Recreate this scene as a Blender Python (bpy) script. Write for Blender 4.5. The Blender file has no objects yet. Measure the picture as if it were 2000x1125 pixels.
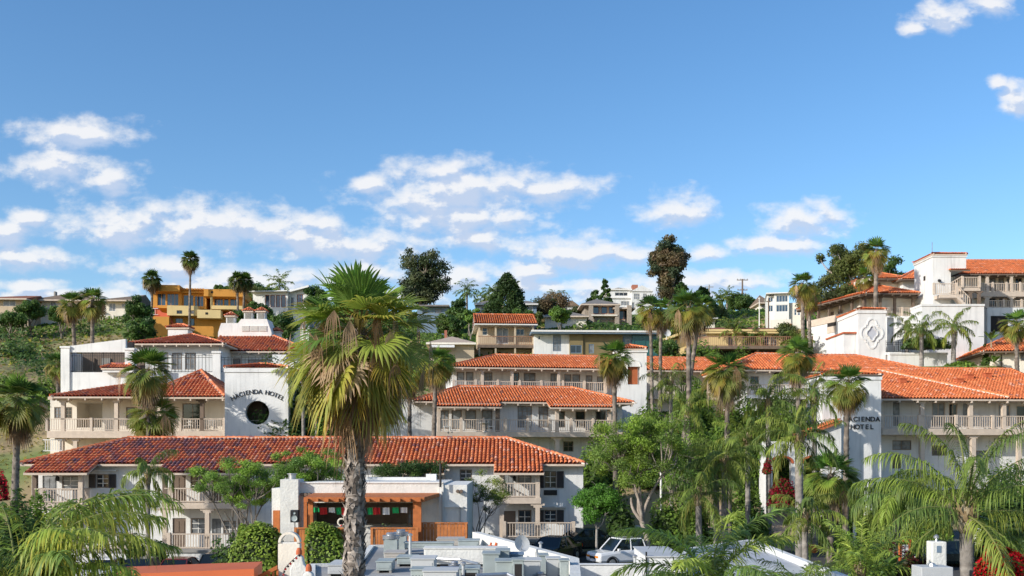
import bpy, math, random
import numpy as np
from mathutils import Vector, Matrix
# ------------------------------------------------------------------ camera, sky, sun
S = bpy.context.scene
C = S.collection
CAMH, HOR, FPX = 7.2, 890.0, 2000.0
cd = bpy.data.cameras.new("Camera"); cam = bpy.data.objects.new("Camera", cd); C.objects.link(cam)
cam.location = (0, 0, CAMH); cam.rotation_euler = (math.radians(90), 0, 0)
cd.lens = 36; cd.sensor_width = 36; cd.shift_y = (HOR - 562.5) / 2000; cd.clip_end = 6000; cd.clip_start = 0.5
S.camera = cam
S.view_settings.view_transform = 'Standard'; S.view_settings.look = 'None'
S.view_settings.exposure = 0.52; S.view_settings.gamma = 1
SUNV = Vector((-1.45, -1.0, 0.80)).normalized()
el = math.asin(SUNV.z); az = math.atan2(SUNV.x, SUNV.y)
sl = bpy.data.lights.new("sun", 'SUN'); sl.energy = 3.55; sl.angle = math.radians(0.5); sl.color = (1, .955, .87)
so = bpy.data.objects.new("sun", sl); C.objects.link(so); so.rotation_euler = SUNV.to_track_quat('Z', 'Y').to_euler(); so.location = (-40, -30, 60)
wd = bpy.data.worlds.new("World"); S.world = wd; wd.use_nodes = True
WT = wd.node_tree; WT.nodes.clear()
def N(t, typ, **kw):
    n = t.nodes.new(typ)
    for k, v in kw.items(): setattr(n, k, v)
    return n
def LK(t, a, b): t.links.new(a, b)
def M2(t, op, a, b=None, clamp=False):
    n = N(t, 'ShaderNodeMath', operation=op); n.use_clamp = clamp
    for i, v in enumerate((a, b)):
        if v is None: continue
        if isinstance(v, (int, float)): n.inputs[i].default_value = v
        else: LK(t, v, n.inputs[i])
    return n.outputs[0]
sky = N(WT, 'ShaderNodeTexSky', sky_type='NISHITA'); sky.sun_disc = False
sky.sun_elevation = el; sky.sun_rotation = az; sky.air_density = 1.0; sky.dust_density = 0.9; sky.ozone_density = 3.0; sky.altitude = 100
# clouds live in direction space (x/y, z/y)
CL = [(150,262,125,30),(120,330,130,34),(215,350,60,28),(-10,460,85,30),(60,425,50,18),(40,505,120,26),(230,445,150,42),(400,440,190,46),(560,455,140,38),
      (610,438,60,22),(700,480,190,34),(330,525,105,28),(480,545,160,26),(680,540,150,30),(850,335,90,26),(900,375,200,48),(1060,365,130,26),(900,425,190,34),(730,360,60,20),
      (940,465,70,22),(1120,495,145,36),(1230,500,60,20),(1325,408,78,34),(1570,432,98,34),(1530,480,100,18),(900,545,110,30),
      (1380,550,170,22),(1090,560,200,16),(1840,30,62,30),(1930,8,50,22),(1785,55,30,13),(1985,195,34,34),(1945,160,22,12),(450,562,260,20),(760,578,220,18),(1230,575,300,18),(120,575,200,14),(60,560,90,14),(1020,530,120,24),(1380,495,50,14)]
G = bpy.data.node_groups.new("cloud_mask", 'ShaderNodeTree')
G.interface.new_socket('P', in_out='INPUT', socket_type='NodeSocketVector'); G.interface.new_socket('D', in_out='OUTPUT', socket_type='NodeSocketFloat')
gi = N(G, 'NodeGroupInput'); go = N(G, 'NodeGroupOutput'); cur = None
for (cx, cy, rx, ry) in CL:
    mp = N(G, 'ShaderNodeVectorMath', operation='SUBTRACT'); LK(G, gi.outputs[0], mp.inputs[0]); mp.inputs[1].default_value = ((cx-1000)/2000, (HOR-cy)/2000, 0)
    m2 = N(G, 'ShaderNodeVectorMath', operation='MULTIPLY'); LK(G, mp.outputs[0], m2.inputs[0]); m2.inputs[1].default_value = (2000/rx/1.7, 2000/ry/2.0, 0)
    gr = N(G, 'ShaderNodeTexGradient', gradient_type='SPHERICAL'); LK(G, m2.outputs[0], gr.inputs[0])
    cur = gr.outputs[1] if cur is None else M2(G, 'MAXIMUM', cur, gr.outputs[1])
nz = N(G, 'ShaderNodeTexNoise'); nz.inputs['Scale'].default_value = 1; nz.inputs['Detail'].default_value = 8; nz.inputs['Roughness'].default_value = .56
sc = N(G, 'ShaderNodeVectorMath', operation='MULTIPLY'); sc.inputs[1].default_value = (30, 46, 1); LK(G, gi.outputs[0], sc.inputs[0]); LK(G, sc.outputs[0], nz.inputs['Vector'])
f = M2(G, 'ADD', M2(G, 'MULTIPLY', M2(G, 'SUBTRACT', nz.outputs[0], .5), 1.5), cur)
gate = N(G, 'ShaderNodeMapRange'); gate.inputs[1].default_value = 0; gate.inputs[2].default_value = .12; LK(G, cur, gate.inputs[0])
LK(G, M2(G, 'ADD', M2(G, 'SUBTRACT', f, .38), M2(G, 'SUBTRACT', gate.outputs[0], 1.)), go.inputs[0])
tc = N(WT, 'ShaderNodeTexCoord'); sp = N(WT, 'ShaderNodeSeparateXYZ'); LK(WT, tc.outputs['Generated'], sp.inputs[0])
ay = M2(WT, 'MAXIMUM', M2(WT, 'ABSOLUTE', sp.outputs[1]), .02)
cb = N(WT, 'ShaderNodeCombineXYZ'); LK(WT, M2(WT, 'DIVIDE', sp.outputs[0], ay), cb.inputs[0]); LK(WT, M2(WT, 'DIVIDE', sp.outputs[2], ay), cb.inputs[1])
def cl_at(dx, dy):
    a = N(WT, 'ShaderNodeVectorMath', operation='ADD'); LK(WT, cb.outputs[0], a.inputs[0]); a.inputs[1].default_value = (dx, dy, 0)
    g = N(WT, 'ShaderNodeGroup'); g.node_tree = G; LK(WT, a.outputs[0], g.inputs[0]); return g.outputs[0]
d0 = cl_at(0, 0); d1 = cl_at(-.004, .0085)
def smap(v, a, b, c=0., d=1.):
    m = N(WT, 'ShaderNodeMapRange', interpolation_type='SMOOTHSTEP'); m.inputs[1].default_value = a; m.inputs[2].default_value = b
    m.inputs[3].default_value = c; m.inputs[4].default_value = d; LK(WT, v, m.inputs[0]); return m.outputs[0]
alpha = smap(d0, -.14, .50, 0, .92)
shade = smap(M2(WT, 'ADD', M2(WT, 'MULTIPLY', d1, .55), M2(WT, 'SUBTRACT', d1, d0)), -.04, .30)
mx = N(WT, 'ShaderNodeMix', data_type='RGBA'); LK(WT, shade, mx.inputs[0]); mx.inputs[6].default_value = (.66, .66, .67, 1); mx.inputs[7].default_value = (.40, .47, .60, 1)
b1 = N(WT, 'ShaderNodeBackground'); b2 = N(WT, 'ShaderNodeBackground')
hsv = N(WT, 'ShaderNodeHueSaturation'); hsv.inputs['Saturation'].default_value = 1.18
LK(WT, sky.outputs[0], hsv.inputs['Color']); LK(WT, hsv.outputs[0], b1.inputs[0]); b1.inputs[1].default_value = .135
LK(WT, mx.outputs[2], b2.inputs[0]); b2.inputs[1].default_value = 1.0
ms = N(WT, 'ShaderNodeMixShader'); LK(WT, alpha, ms.inputs[0]); LK(WT, b1.outputs[0], ms.inputs[1]); LK(WT, b2.outputs[0], ms.inputs[2])
wo = N(WT, 'ShaderNodeOutputWorld'); LK(WT, ms.outputs[0], wo.inputs[0])
# ------------------------------------------------------------------ materials
def srgb(r, g, b):
    return tuple(((c/255)/12.92 if c/255 <= .04045 else ((c/255+.055)/1.055)**2.4) for c in (r, g, b))
def mat(name, col, rough=.8, var=.12, scale=1.5, bump=0., bscale=20, attr=False, spec=.3, metal=0., trans=0., streak=0., col2=None, var2=(.4,.6)):
    m = bpy.data.materials.new(name); m.use_nodes = True; t = m.node_tree; p = t.nodes['Principled BSDF']
    p.inputs['Roughness'].default_value = rough; p.inputs['Metallic'].default_value = metal; p.inputs['Specular IOR Level'].default_value = spec
    co = N(t, 'ShaderNodeTexCoord')
    nz = N(t, 'ShaderNodeTexNoise'); nz.inputs['Scale'].default_value = scale; nz.inputs['Detail'].default_value = 6; LK(t, co.outputs['Object'], nz.inputs['Vector'])
    mr = N(t, 'ShaderNodeMapRange'); mr.inputs[1].default_value = .3; mr.inputs[2].default_value = .7; mr.inputs[3].default_value = 1-var; mr.inputs[4].default_value = 1+var*.6; LK(t, nz.outputs[0], mr.inputs[0])
    base = None
    if attr:
        a = N(t, 'ShaderNodeAttribute', attribute_name='Col'); base = a.outputs['Color']
    else:
        r = N(t, 'ShaderNodeRGB'); r.outputs[0].default_value = (*col, 1); base = r.outputs[0]
        if col2:
            n3 = N(t, 'ShaderNodeTexNoise'); n3.inputs['Scale'].default_value = scale*.35; n3.inputs['Detail'].default_value = 5; LK(t, co.outputs['Object'], n3.inputs['Vector'])
            m3 = N(t, 'ShaderNodeMapRange'); m3.inputs[1].default_value = var2[0]; m3.inputs[2].default_value = var2[1]; LK(t, n3.outputs[0], m3.inputs[0])
            mc = N(t, 'ShaderNodeMix', data_type='RGBA'); LK(t, m3.outputs[0], mc.inputs[0]); LK(t, base, mc.inputs[6]); mc.inputs[7].default_value = (*col2, 1); base = mc.outputs[2]
    fac = mr.outputs[0]
    if streak:
        sv = N(t, 'ShaderNodeVectorMath', operation='MULTIPLY'); sv.inputs[1].default_value = (2.2, 2.2, .22); LK(t, co.outputs['Object'], sv.inputs[0])
        n2 = N(t, 'ShaderNodeTexNoise'); n2.inputs['Scale'].default_value = 1.3; n2.inputs['Detail'].default_value = 4; LK(t, sv.outputs[0], n2.inputs['Vector'])
        m2 = N(t, 'ShaderNodeMapRange'); m2.inputs[1].default_value = .52; m2.inputs[2].default_value = .78; m2.inputs[3].default_value = 1; m2.inputs[4].default_value = 1-streak; LK(t, n2.outputs[0], m2.inputs[0])
        fac = M2(t, 'MULTIPLY', fac, m2.outputs[0])
    vm = N(t, 'ShaderNodeVectorMath', operation='SCALE'); LK(t, base, vm.inputs[0]); LK(t, fac, vm.inputs['Scale']); LK(t, vm.outputs[0], p.inputs['Base Color'])
    if bump:
        bn = N(t, 'ShaderNodeTexNoise'); bn.inputs['Scale'].default_value = bscale; bn.inputs['Detail'].default_value = 4; LK(t, co.outputs['Object'], bn.inputs['Vector'])
        bu = N(t, 'ShaderNodeBump'); bu.inputs['Strength'].default_value = bump; bu.inputs['Distance'].default_value = .03; LK(t, bn.outputs[0], bu.inputs['Height']); LK(t, bu.outputs[0], p.inputs['Normal'])
    if trans:
        tr = N(t, 'ShaderNodeBsdfTranslucent'); LK(t, vm.outputs[0], tr.inputs[0]); mi = N(t, 'ShaderNodeMixShader'); mi.inputs[0].default_value = trans
        LK(t, p.outputs[0], mi.inputs[1]); LK(t, tr.outputs[0], mi.inputs[2]); LK(t, mi.outputs[0], t.nodes['Material Output'].inputs[0])
    return m
MT = dict(
 white=mat('white_stucco', (.69,.68,.655), .85, .10, .8, .5, 9, streak=.28),
 rough_white=mat('rough_white_plaster', (.66,.645,.60), .9, .10, 1.5, .8, 9, streak=.12),
 cream=mat('cream_stucco', (.72,.66,.56), .85, .07, .8, .35, 14, streak=.12),
 beige=mat('beige_stucco', (.55,.46,.36), .85, .08, .8, .3, 14, streak=.12),
 tan=mat('tan_stucco', (.50,.40,.28), .85, .08, .8, .3, 14, streak=.15),
 trim=mat('beige_wood_trim', (.55,.45,.36), .7, .12, 3),
 dtrim=mat('dark_wood_trim', (.16,.115,.085), .7, .2, 3),
 door=mat('brown_door_paint', (.17,.125,.095), .5, .12, 2),
 shutter=mat('dark_shutter_paint', (.055,.045,.042), .55, .15, 4),
 frame=mat('window_frame_paint', (.22,.17,.13), .6, .1, 3),
 wframe=mat('white_window_frame', (.68,.66,.62), .5, .05, 3),
 glass=mat('window_glass', (.022,.028,.034), .06, .5, .6, spec=.7),
 bglass=mat('blue_window_glass', (.03,.06,.10), .05, .4, .6, spec=1.),
 curtain=mat('curtained_glass', (.22,.23,.24), .25, .5, 2.2, spec=.6),
 dark=mat('interior_shade_paint', (.03,.026,.024), .9, .3, 1),  # near-black colour standing in for the shade inside openings
 iron=mat('black_iron', (.022,.022,.024), .5, .2, 8),
 tile=mat('clay_roof_tile', (.5,.12,.05), .78, .16, 5, attr=True, bump=.2, bscale=30),
 pan=mat('clay_roof_pan', (.26,.07,.04), .9, .3, 3),  # pans coloured darker than the tiles to add shade between the barrels
 mortar=mat('ridge_mortar', (.62,.53,.45), .9, .15, 6),
 leaf=mat('leaf', (.1,.2,.05), .5, .22, 1.2, attr=True, spec=.3, trans=.42),
 bark=mat('bark', (.2,.16,.12), .9, .35, 3, .8, 12, attr=True),
 asphalt=mat('asphalt', (.055,.053,.052), .9, .2, .5, .4, 30, col2=(.075,.07,.066)),
 conc=mat('concrete', (.42,.39,.35), .9, .14, .6, .3, 20, streak=.1),
 gconc=mat('weathered_grey_concrete', (.30,.285,.26), .9, .2, 1.2, .4, 20),
 plaza=mat('tan_paving', (.40,.29,.20), .85, .15, .8, .3, 12),
 roofw=mat('white_roof_membrane', (.52,.52,.50), .7, .16, .5, .2, 8, col2=(.42,.43,.45)),
 roofg=mat('grey_roof_membrane', (.40,.385,.36), .75, .25, .5, .2, 8, col2=(.27,.26,.25)),
 metal=mat('galvanised_metal', (.42,.43,.45), .35, .2, 3, metal=.7),
 gmetal=mat('painted_duct_metal', (.33,.37,.36), .5, .2, 2),
 blackp=mat('black_plastic', (.02,.02,.022), .45, .2, 6),
 rbrown=mat('red_brown_wood', (.30,.16,.10), .75, .2, 4),
 recess_shade=mat('painted_recess_shade', (.45,.46,.50), .9, .1, 2),  # grey-blue colour standing for plaster in shade
 orange=mat('orange_stained_wood', (.44,.135,.038), .65, .22, 4, .3, 10, streak=.2),
 owood=mat('orange_fence_wood', (.47,.165,.05), .7, .22, 4, .3, 10, streak=.25),
 oroof=mat('orange_metal_roof', (.56,.13,.045), .6, .08, 1),
 terra=mat('terracotta_trim', (.46,.12,.05), .8, .12, 3),
 niche=mat('orange_brown_paint', (.36,.105,.04), .8, .12, 2),
 letter=mat('black_lettering', (.03,.03,.032), .6, .1, 5),
 mustard=mat('mustard_stucco', (.60,.28,.055), .8, .08, .7, .2, 10, streak=.1),
 salmon=mat('salmon_stucco', (.62,.13,.065), .8, .08, .7),
 yellow=mat('pale_yellow_stucco', (.66,.50,.24), .8, .08, .7, streak=.08),
 brownroof=mat('brown_shingle', (.19,.135,.095), .9, .25, 2.5, .5, 8),
 redroof=mat('red_brown_shingle', (.26,.095,.05), .9, .25, 2.5, .5, 8),
 greyroof=mat('grey_shingle', (.20,.18,.165), .9, .25, 2.5, .5, 8),
 stone=mat('stone_cladding', (.36,.30,.24), .9, .4, 6, .8, 6),
 teal=mat('teal_glass_panel', (.015,.085,.08), .25, .3, 1, spec=.7),
 olive=mat('olive_panel', (.20,.155,.075), .7, .15, 1),
 bluep=mat('blue_grey_paint', (.16,.22,.29), .6, .1, 1),
 brick=mat('brick_red', (.36,.14,.09), .9, .3, 8),
 red=mat('red_paint', (.6,.03,.02), .4, .1, 2),
 green=mat('green_cloth', (.02,.38,.12), .7, .1, 2),
 redc=mat('red_cloth', (.62,.03,.03), .7, .1, 2),
 whitec=mat('white_cloth', (.75,.75,.75), .7, .05, 2),
 carwhite=mat('white_car_paint', (.72,.72,.72), .18, .03, 1, spec=.6),
 cardark=mat('dark_car_paint', (.012,.016,.016), .15, .1, 1, spec=.7),
 cargreen=mat('dark_green_car_paint', (.012,.022,.02), .2, .1, 1, spec=.6),
 carglass=mat('car_glass', (.008,.011,.013), .05, .2, 1, spec=.6),
 tyre=mat('tyre_rubber', (.018,.018,.018), .85, .2, 5),
 rim=mat('wheel_alloy', (.5,.5,.52), .3, .1, 3, metal=.8),
 lamp=mat('lamp_lens', (.6,.6,.6), .1, .1, 3, spec=.8),
 redlamp=mat('red_lens', (.45,.01,.01), .15, .1, 3, spec=.7),
 orangelamp=mat('amber_lens', (.7,.22,.02), .2, .1, 3),
)
MT['ground'] = mat('hill_ground', (.15,.19,.055), .95, .35, .25, .6, 3, col2=(.34,.25,.13), var2=(.40,.54))
# ------------------------------------------------------------------ mesh helpers
def X(px, Y): return (px-1000)/FPX*Y
def ZZ(py, Y): return CAMH+(HOR-py)/FPX*Y
_tY = [-60,66,70,78,92,104,120,135,150,175,205,240,330,600,1500]
_tZ = [0,0,.9,3.0,7.6,11.3,17,20,23.5,30,35.3,38,36,24,10]
def gz(x, y):
    z = np.interp(y, _tY, _tZ)
    k = np.clip((y-95)/40, 0, 1)
    s = lambda v, a, b: np.clip((v-a)/(b-a), 0, 1)
    z = np.maximum(z, .9*s(x, 0, 5)*s(y, 46, 56))
    z = np.maximum(z, 16.0*s(x, 36.5, 38)*s(y, 97, 99)*(1-s(y, 112, 116)))
    z = z + k*(1.0*np.sin(x*.06+1.3)*np.cos(y*.05) + .6*np.sin(x*.17+y*.11)) + k*np.clip((-x-20)/40, 0, 1)*1.4
    return z
def gzf(x, y): return float(gz(np.float64(x), np.float64(y)))
def link(o, parent=None):
    C.objects.link(o)
    if parent is not None: o.parent = parent
    return o
def thing(name, label, cat, loc=(0,0,0), rz=0, group=None):
    o = bpy.data.objects.new(name, None); o.empty_display_size = .2; C.objects.link(o)
    o.location = loc; o.rotation_euler = (0, 0, rz); o['label'] = label; o['category'] = cat
    if group: o['group'] = group
    return o
def tag(o, label, cat, group=None):
    o['label'] = label; o['category'] = cat
    if group: o['group'] = group
    return o
class MB:
    def __init__(s): s.v = []; s.f = []; s.m = []; s.cur = 0; s.smooth = False
    def add(s, vs, fs):
        b = len(s.v); s.v += [tuple(p) for p in vs]; s.f += [tuple(i+b for i in f) for f in fs]; s.m += [s.cur]*len(fs); return s
    def box(s, x0, x1, y0, y1, z0, z1):
        if x1 < x0: x0, x1 = x1, x0
        if y1 < y0: y0, y1 = y1, y0
        if z1 < z0: z0, z1 = z1, z0
        return s.add([(x0,y0,z0),(x1,y0,z0),(x1,y1,z0),(x0,y1,z0),(x0,y0,z1),(x1,y0,z1),(x1,y1,z1),(x0,y1,z1)],
              [(0,3,2,1),(4,5,6,7),(0,1,5,4),(1,2,6,5),(2,3,7,6),(3,0,4,7)])
    def quad(s, a, b, c, d): return s.add([a,b,c,d], [(0,1,2,3)])
    def prism(s, pts, y0, y1):      # polygon in xz extruded along y
        n = len(pts); v = [(p[0], y0, p[1]) for p in pts]+[(p[0], y1, p[1]) for p in pts]
        return s.add(v, [tuple(range(n)), tuple(range(2*n-1, n-1, -1))]+[(i, i+n, (i+1)%n+n, (i+1)%n) for i in range(n)])
    def hprism(s, pts, z0, z1):     # polygon in xy extruded along z
        n = len(pts); v = [(p[0], p[1], z0) for p in pts]+[(p[0], p[1], z1) for p in pts]
        return s.add(v, [tuple(range(n-1, -1, -1)), tuple(range(n, 2*n))]+[(i, (i+1)%n, (i+1)%n+n, i+n) for i in range(n)])
    def tube(s, pts, rad, n=8, cap=True):
        pts = [Vector(p) for p in pts]; b = len(s.v); k = len(pts)
        if not hasattr(rad, '__len__'): rad = [rad]*k
        pn = None
        for i, p in enumerate(pts):
            d = (pts[min(i+1,k-1)]-pts[max(i-1,0)]).normalized()
            if pn is None: pn = d.orthogonal().normalized()
            pn = (pn-d*pn.dot(d)).normalized(); q = d.cross(pn)
            for j in range(n):
                a = 2*math.pi*j/n; s.v.append(tuple(p+(pn*math.cos(a)+q*math.sin(a))*rad[i]))
        for i in range(k-1):
            for j in range(n):
                s.f.append((b+i*n+j, b+i*n+(j+1)%n, b+(i+1)*n+(j+1)%n, b+(i+1)*n+j)); s.m.append(s.cur)
        if cap:
            s.f.append(tuple(b+j for j in range(n-1,-1,-1))); s.m.append(s.cur)
            s.f.append(tuple(b+(k-1)*n+j for j in range(n))); s.m.append(s.cur)
        return s
    def lathe(s, cx, cy, prof, n=16):   # prof: list (r,z)
        b = len(s.v); k = len(prof)
        for (r, z) in prof:
            for j in range(n):
                a = 2*math.pi*j/n; s.v.append((cx+r*math.cos(a), cy+r*math.sin(a), z))
        for i in range(k-1):
            for j in range(n):
                s.f.append((b+i*n+j, b+i*n+(j+1)%n, b+(i+1)*n+(j+1)%n, b+(i+1)*n+j)); s.m.append(s.cur)
        s.f.append(tuple(b+j for j in range(n-1,-1,-1))); s.m.append(s.cur)
        s.f.append(tuple(b+(k-1)*n+j for j in range(n))); s.m.append(s.cur)
        return s
    def sphere(s, c, r, n=10, m=6):
        rr = r if hasattr(r, '__len__') else (r, r, r)
        b = len(s.v)
        for i in range(m+1):
            t = math.pi*i/m
            for j in range(n):
                a = 2*math.pi*j/n; s.v.append((c[0]+rr[0]*math.sin(t)*math.cos(a), c[1]+rr[1]*math.sin(t)*math.sin(a), c[2]+rr[2]*math.cos(t)))
        for i in range(m):
            for j in range(n):
                s.f.append((b+i*n+j, b+(i+1)*n+j, b+(i+1)*n+(j+1)%n, b+i*n+(j+1)%n)); s.m.append(s.cur)
        return s
    def build(s, name, mats, parent=None, smooth=False, bevel=0):
        if not isinstance(mats, (list, tuple)): mats = [mats]
        me = bpy.data.meshes.new(name); me.from_pydata(s.v, [], s.f)
        for m in mats: me.materials.append(MT[m] if isinstance(m, str) else m)
        if len(mats) > 1: me.polygons.foreach_set('material_index', s.m)
        if smooth: me.polygons.foreach_set('use_smooth', [True]*len(me.polygons))
        me.update(); o = bpy.data.objects.new(name, me); link(o, parent)
        if bevel:
            bm = o.modifiers.new('bevel', 'BEVEL'); bm.width = bevel; bm.segments = 2; bm.limit_method = 'ANGLE'
        return o
def npmesh(name, V, Q=None, T=None, col=None, mats=('leaf',), parent=None, midx=None, smooth=False):
    me = bpy.data.meshes.new(name); V = np.asarray(V, np.float32)
    nq = 0 if Q is None else len(Q); nt = 0 if T is None else len(T)
    me.vertices.add(len(V)); me.vertices.foreach_set('co', V.ravel())
    loops = np.concatenate([np.asarray(Q, np.int32).ravel() if nq else np.zeros(0, np.int32), np.asarray(T, np.int32).ravel() if nt else np.zeros(0, np.int32)])
    me.loops.add(len(loops)); me.loops.foreach_set('vertex_index', loops)
    me.polygons.add(nq+nt)
    st = np.concatenate([np.arange(nq)*4, nq*4+np.arange(nt)*3]).astype(np.int32); me.polygons.foreach_set('loop_start', st)
    for m in mats: me.materials.append(MT[m] if isinstance(m, str) else m)
    if midx is not None: me.polygons.foreach_set('material_index', np.asarray(midx, np.int32))
    if smooth: me.polygons.foreach_set('use_smooth', np.ones(nq+nt, bool))
    if col is not None:
        a = me.color_attributes.new('Col', 'FLOAT_COLOR', 'POINT'); c = np.ones((len(V), 4), np.float32); c[:, :3] = col; a.data.foreach_set('color', c.ravel())
    me.update(); me.validate()
    o = bpy.data.objects.new(name, me); link(o, parent); return o
class NB:       # numpy batch
    def __init__(s): s.V = []; s.Q = []; s.T = []; s.Cc = []; s.n = 0
    def add(s, V, Q=None, T=None, col=(1,1,1)):
        V = np.asarray(V, float).reshape(-1, 3); c = np.asarray(col, float)
        if c.ndim == 1: c = np.tile(c, (len(V), 1))
        if Q is not None and len(Q): s.Q.append(np.asarray(Q)+s.n)
        if T is not None and len(T): s.T.append(np.asarray(T)+s.n)
        s.V.append(V); s.Cc.append(c); s.n += len(V)
    def build(s, name, mats, parent=None, smooth=False):
        return npmesh(name, np.concatenate(s.V), np.concatenate(s.Q) if s.Q else None, np.concatenate(s.T) if s.T else None, np.concatenate(s.Cc), mats, parent, smooth=smooth)
# ------------------------------------------------------------------ tiled roofs
TILE_OR = [((.70,.19,.065),6),((.75,.23,.085),4),((.60,.155,.055),2.5),((.77,.33,.20),.6),((.38,.14,.09),.25)]
TILE_RD = [((.66,.19,.08),5),((.72,.24,.10),3),((.55,.155,.07),2.2),((.74,.33,.20),.6),((.30,.11,.095),.9)]
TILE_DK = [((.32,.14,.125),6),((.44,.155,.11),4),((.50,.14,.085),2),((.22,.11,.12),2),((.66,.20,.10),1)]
def pick(pal, n, rng):
    w = np.array([p[1] for p in pal], float); w /= w.sum(); i = rng.choice(len(pal), n, p=w)
    return np.array([p[0] for p in pal])[i]*rng.uniform(.88, 1.10, (n, 1))
def tile_slope(nb, O, U, Vv, width, vbot, vtop, pal, rng, pitch=.25, course=.42, palf=None):
    O = np.array(O, float); U = np.array(U, float); Vv = np.array(Vv, float); U /= np.linalg.norm(U); Vv /= np.linalg.norm(Vv); Nn = np.cross(U, Vv)
    if Nn[2] < 0: Nn = -Nn
    nc = max(1, int(round(width/pitch))); p = width/nc; uc = []; v0 = []; v1 = []
    for c in range(nc):
        u = (c+.5)*p; b = vbot(u); t = vtop(u)
        if t-b < .1: continue
        k = 0
        while b+k*course < t-.05:
            uc.append(u); v0.append(b+k*course-.05); v1.append(min(b+(k+1)*course, t)+.02); k += 1
    if not uc: return
    uc = np.array(uc); v0 = np.array(v0); v1 = np.array(v1); n = len(uc); K = 6
    al = np.linspace(0, math.pi, K); V = np.zeros((n, 2*K, 3)); jit = rng.normal(0, .006, n); j2 = rng.normal(0, .008, n)
    for e, (vv, r, lift) in enumerate(((v0, .46*p, .035), (v1, .39*p, .0))):
        for i in range(K):
            du = r*math.cos(al[i]); dn = r*1.12*math.sin(al[i])+lift+.012
            V[:, e*K+i] = O+np.outer(uc+du+jit, U)+np.outer(vv+j2, Vv)+dn*Nn
    q = np.array([(i, i+1, K+i+1, K+i) for i in range(K-1)]); Q = (q[None]+(np.arange(n)*2*K)[:, None, None]).reshape(-1, 4)
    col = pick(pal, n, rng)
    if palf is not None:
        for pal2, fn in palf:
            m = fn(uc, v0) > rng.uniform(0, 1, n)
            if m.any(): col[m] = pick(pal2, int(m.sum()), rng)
    nb.add(V.reshape(-1, 3), Q, None, np.repeat(col, 2*K, axis=0))
def cap_line(A, B, parent, rng, pal, r=.13, mort=True, step=.38):
    A = np.array(A, float); B = np.array(B, float); L = np.linalg.norm(B-A)
    if L < .3: return
    D = (B-A)/L; Sd = np.cross(D, (0, 0, 1)); Sd /= np.linalg.norm(Sd); Nn = np.cross(Sd, D); n = int(L/step)+1; K = 6; nb = NB(); al = np.linspace(-.15, math.pi+.15, K)
    for k in range(n):
        a = A+D*(k*step-.03); b = A+D*min(L, (k+1)*step+.03); V = []
        for e, (P, rr, lf) in enumerate(((a, r*1.08, .05), (b, r*.9, .02))):
            for t in al: V.append(P+Sd*rr*math.cos(t)+Nn*(rr*math.sin(t)+lf+.04))
        nb.add(V, [(i, i+1, K+i+1, K+i) for i in range(K-1)], None, pick(pal, 1, rng)[0])
    nb.build('ridge_cap', ('tile',), parent)
    if mort:
        mb = MB()
        for k in range(n):
            P = A+D*(k*step); w = r*1.15
            for sg in (-1, 1):
                c0 = P+Sd*sg*w*.95; ln = step*.8
                vs = []
                for dz in (0, .11):
                    for (dd, ds) in ((0, -.04), (ln, -.04), (ln, .04), (0, .04)): vs.append(tuple(c0+D*dd+Sd*ds+np.array((0, 0, dz-.02))))
                mb.add(vs, [(0,3,2,1),(4,5,6,7),(0,1,5,4),(1,2,6,5),(2,3,7,6),(3,0,4,7)])
        mb.build('mortar', 'mortar', parent)
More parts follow.
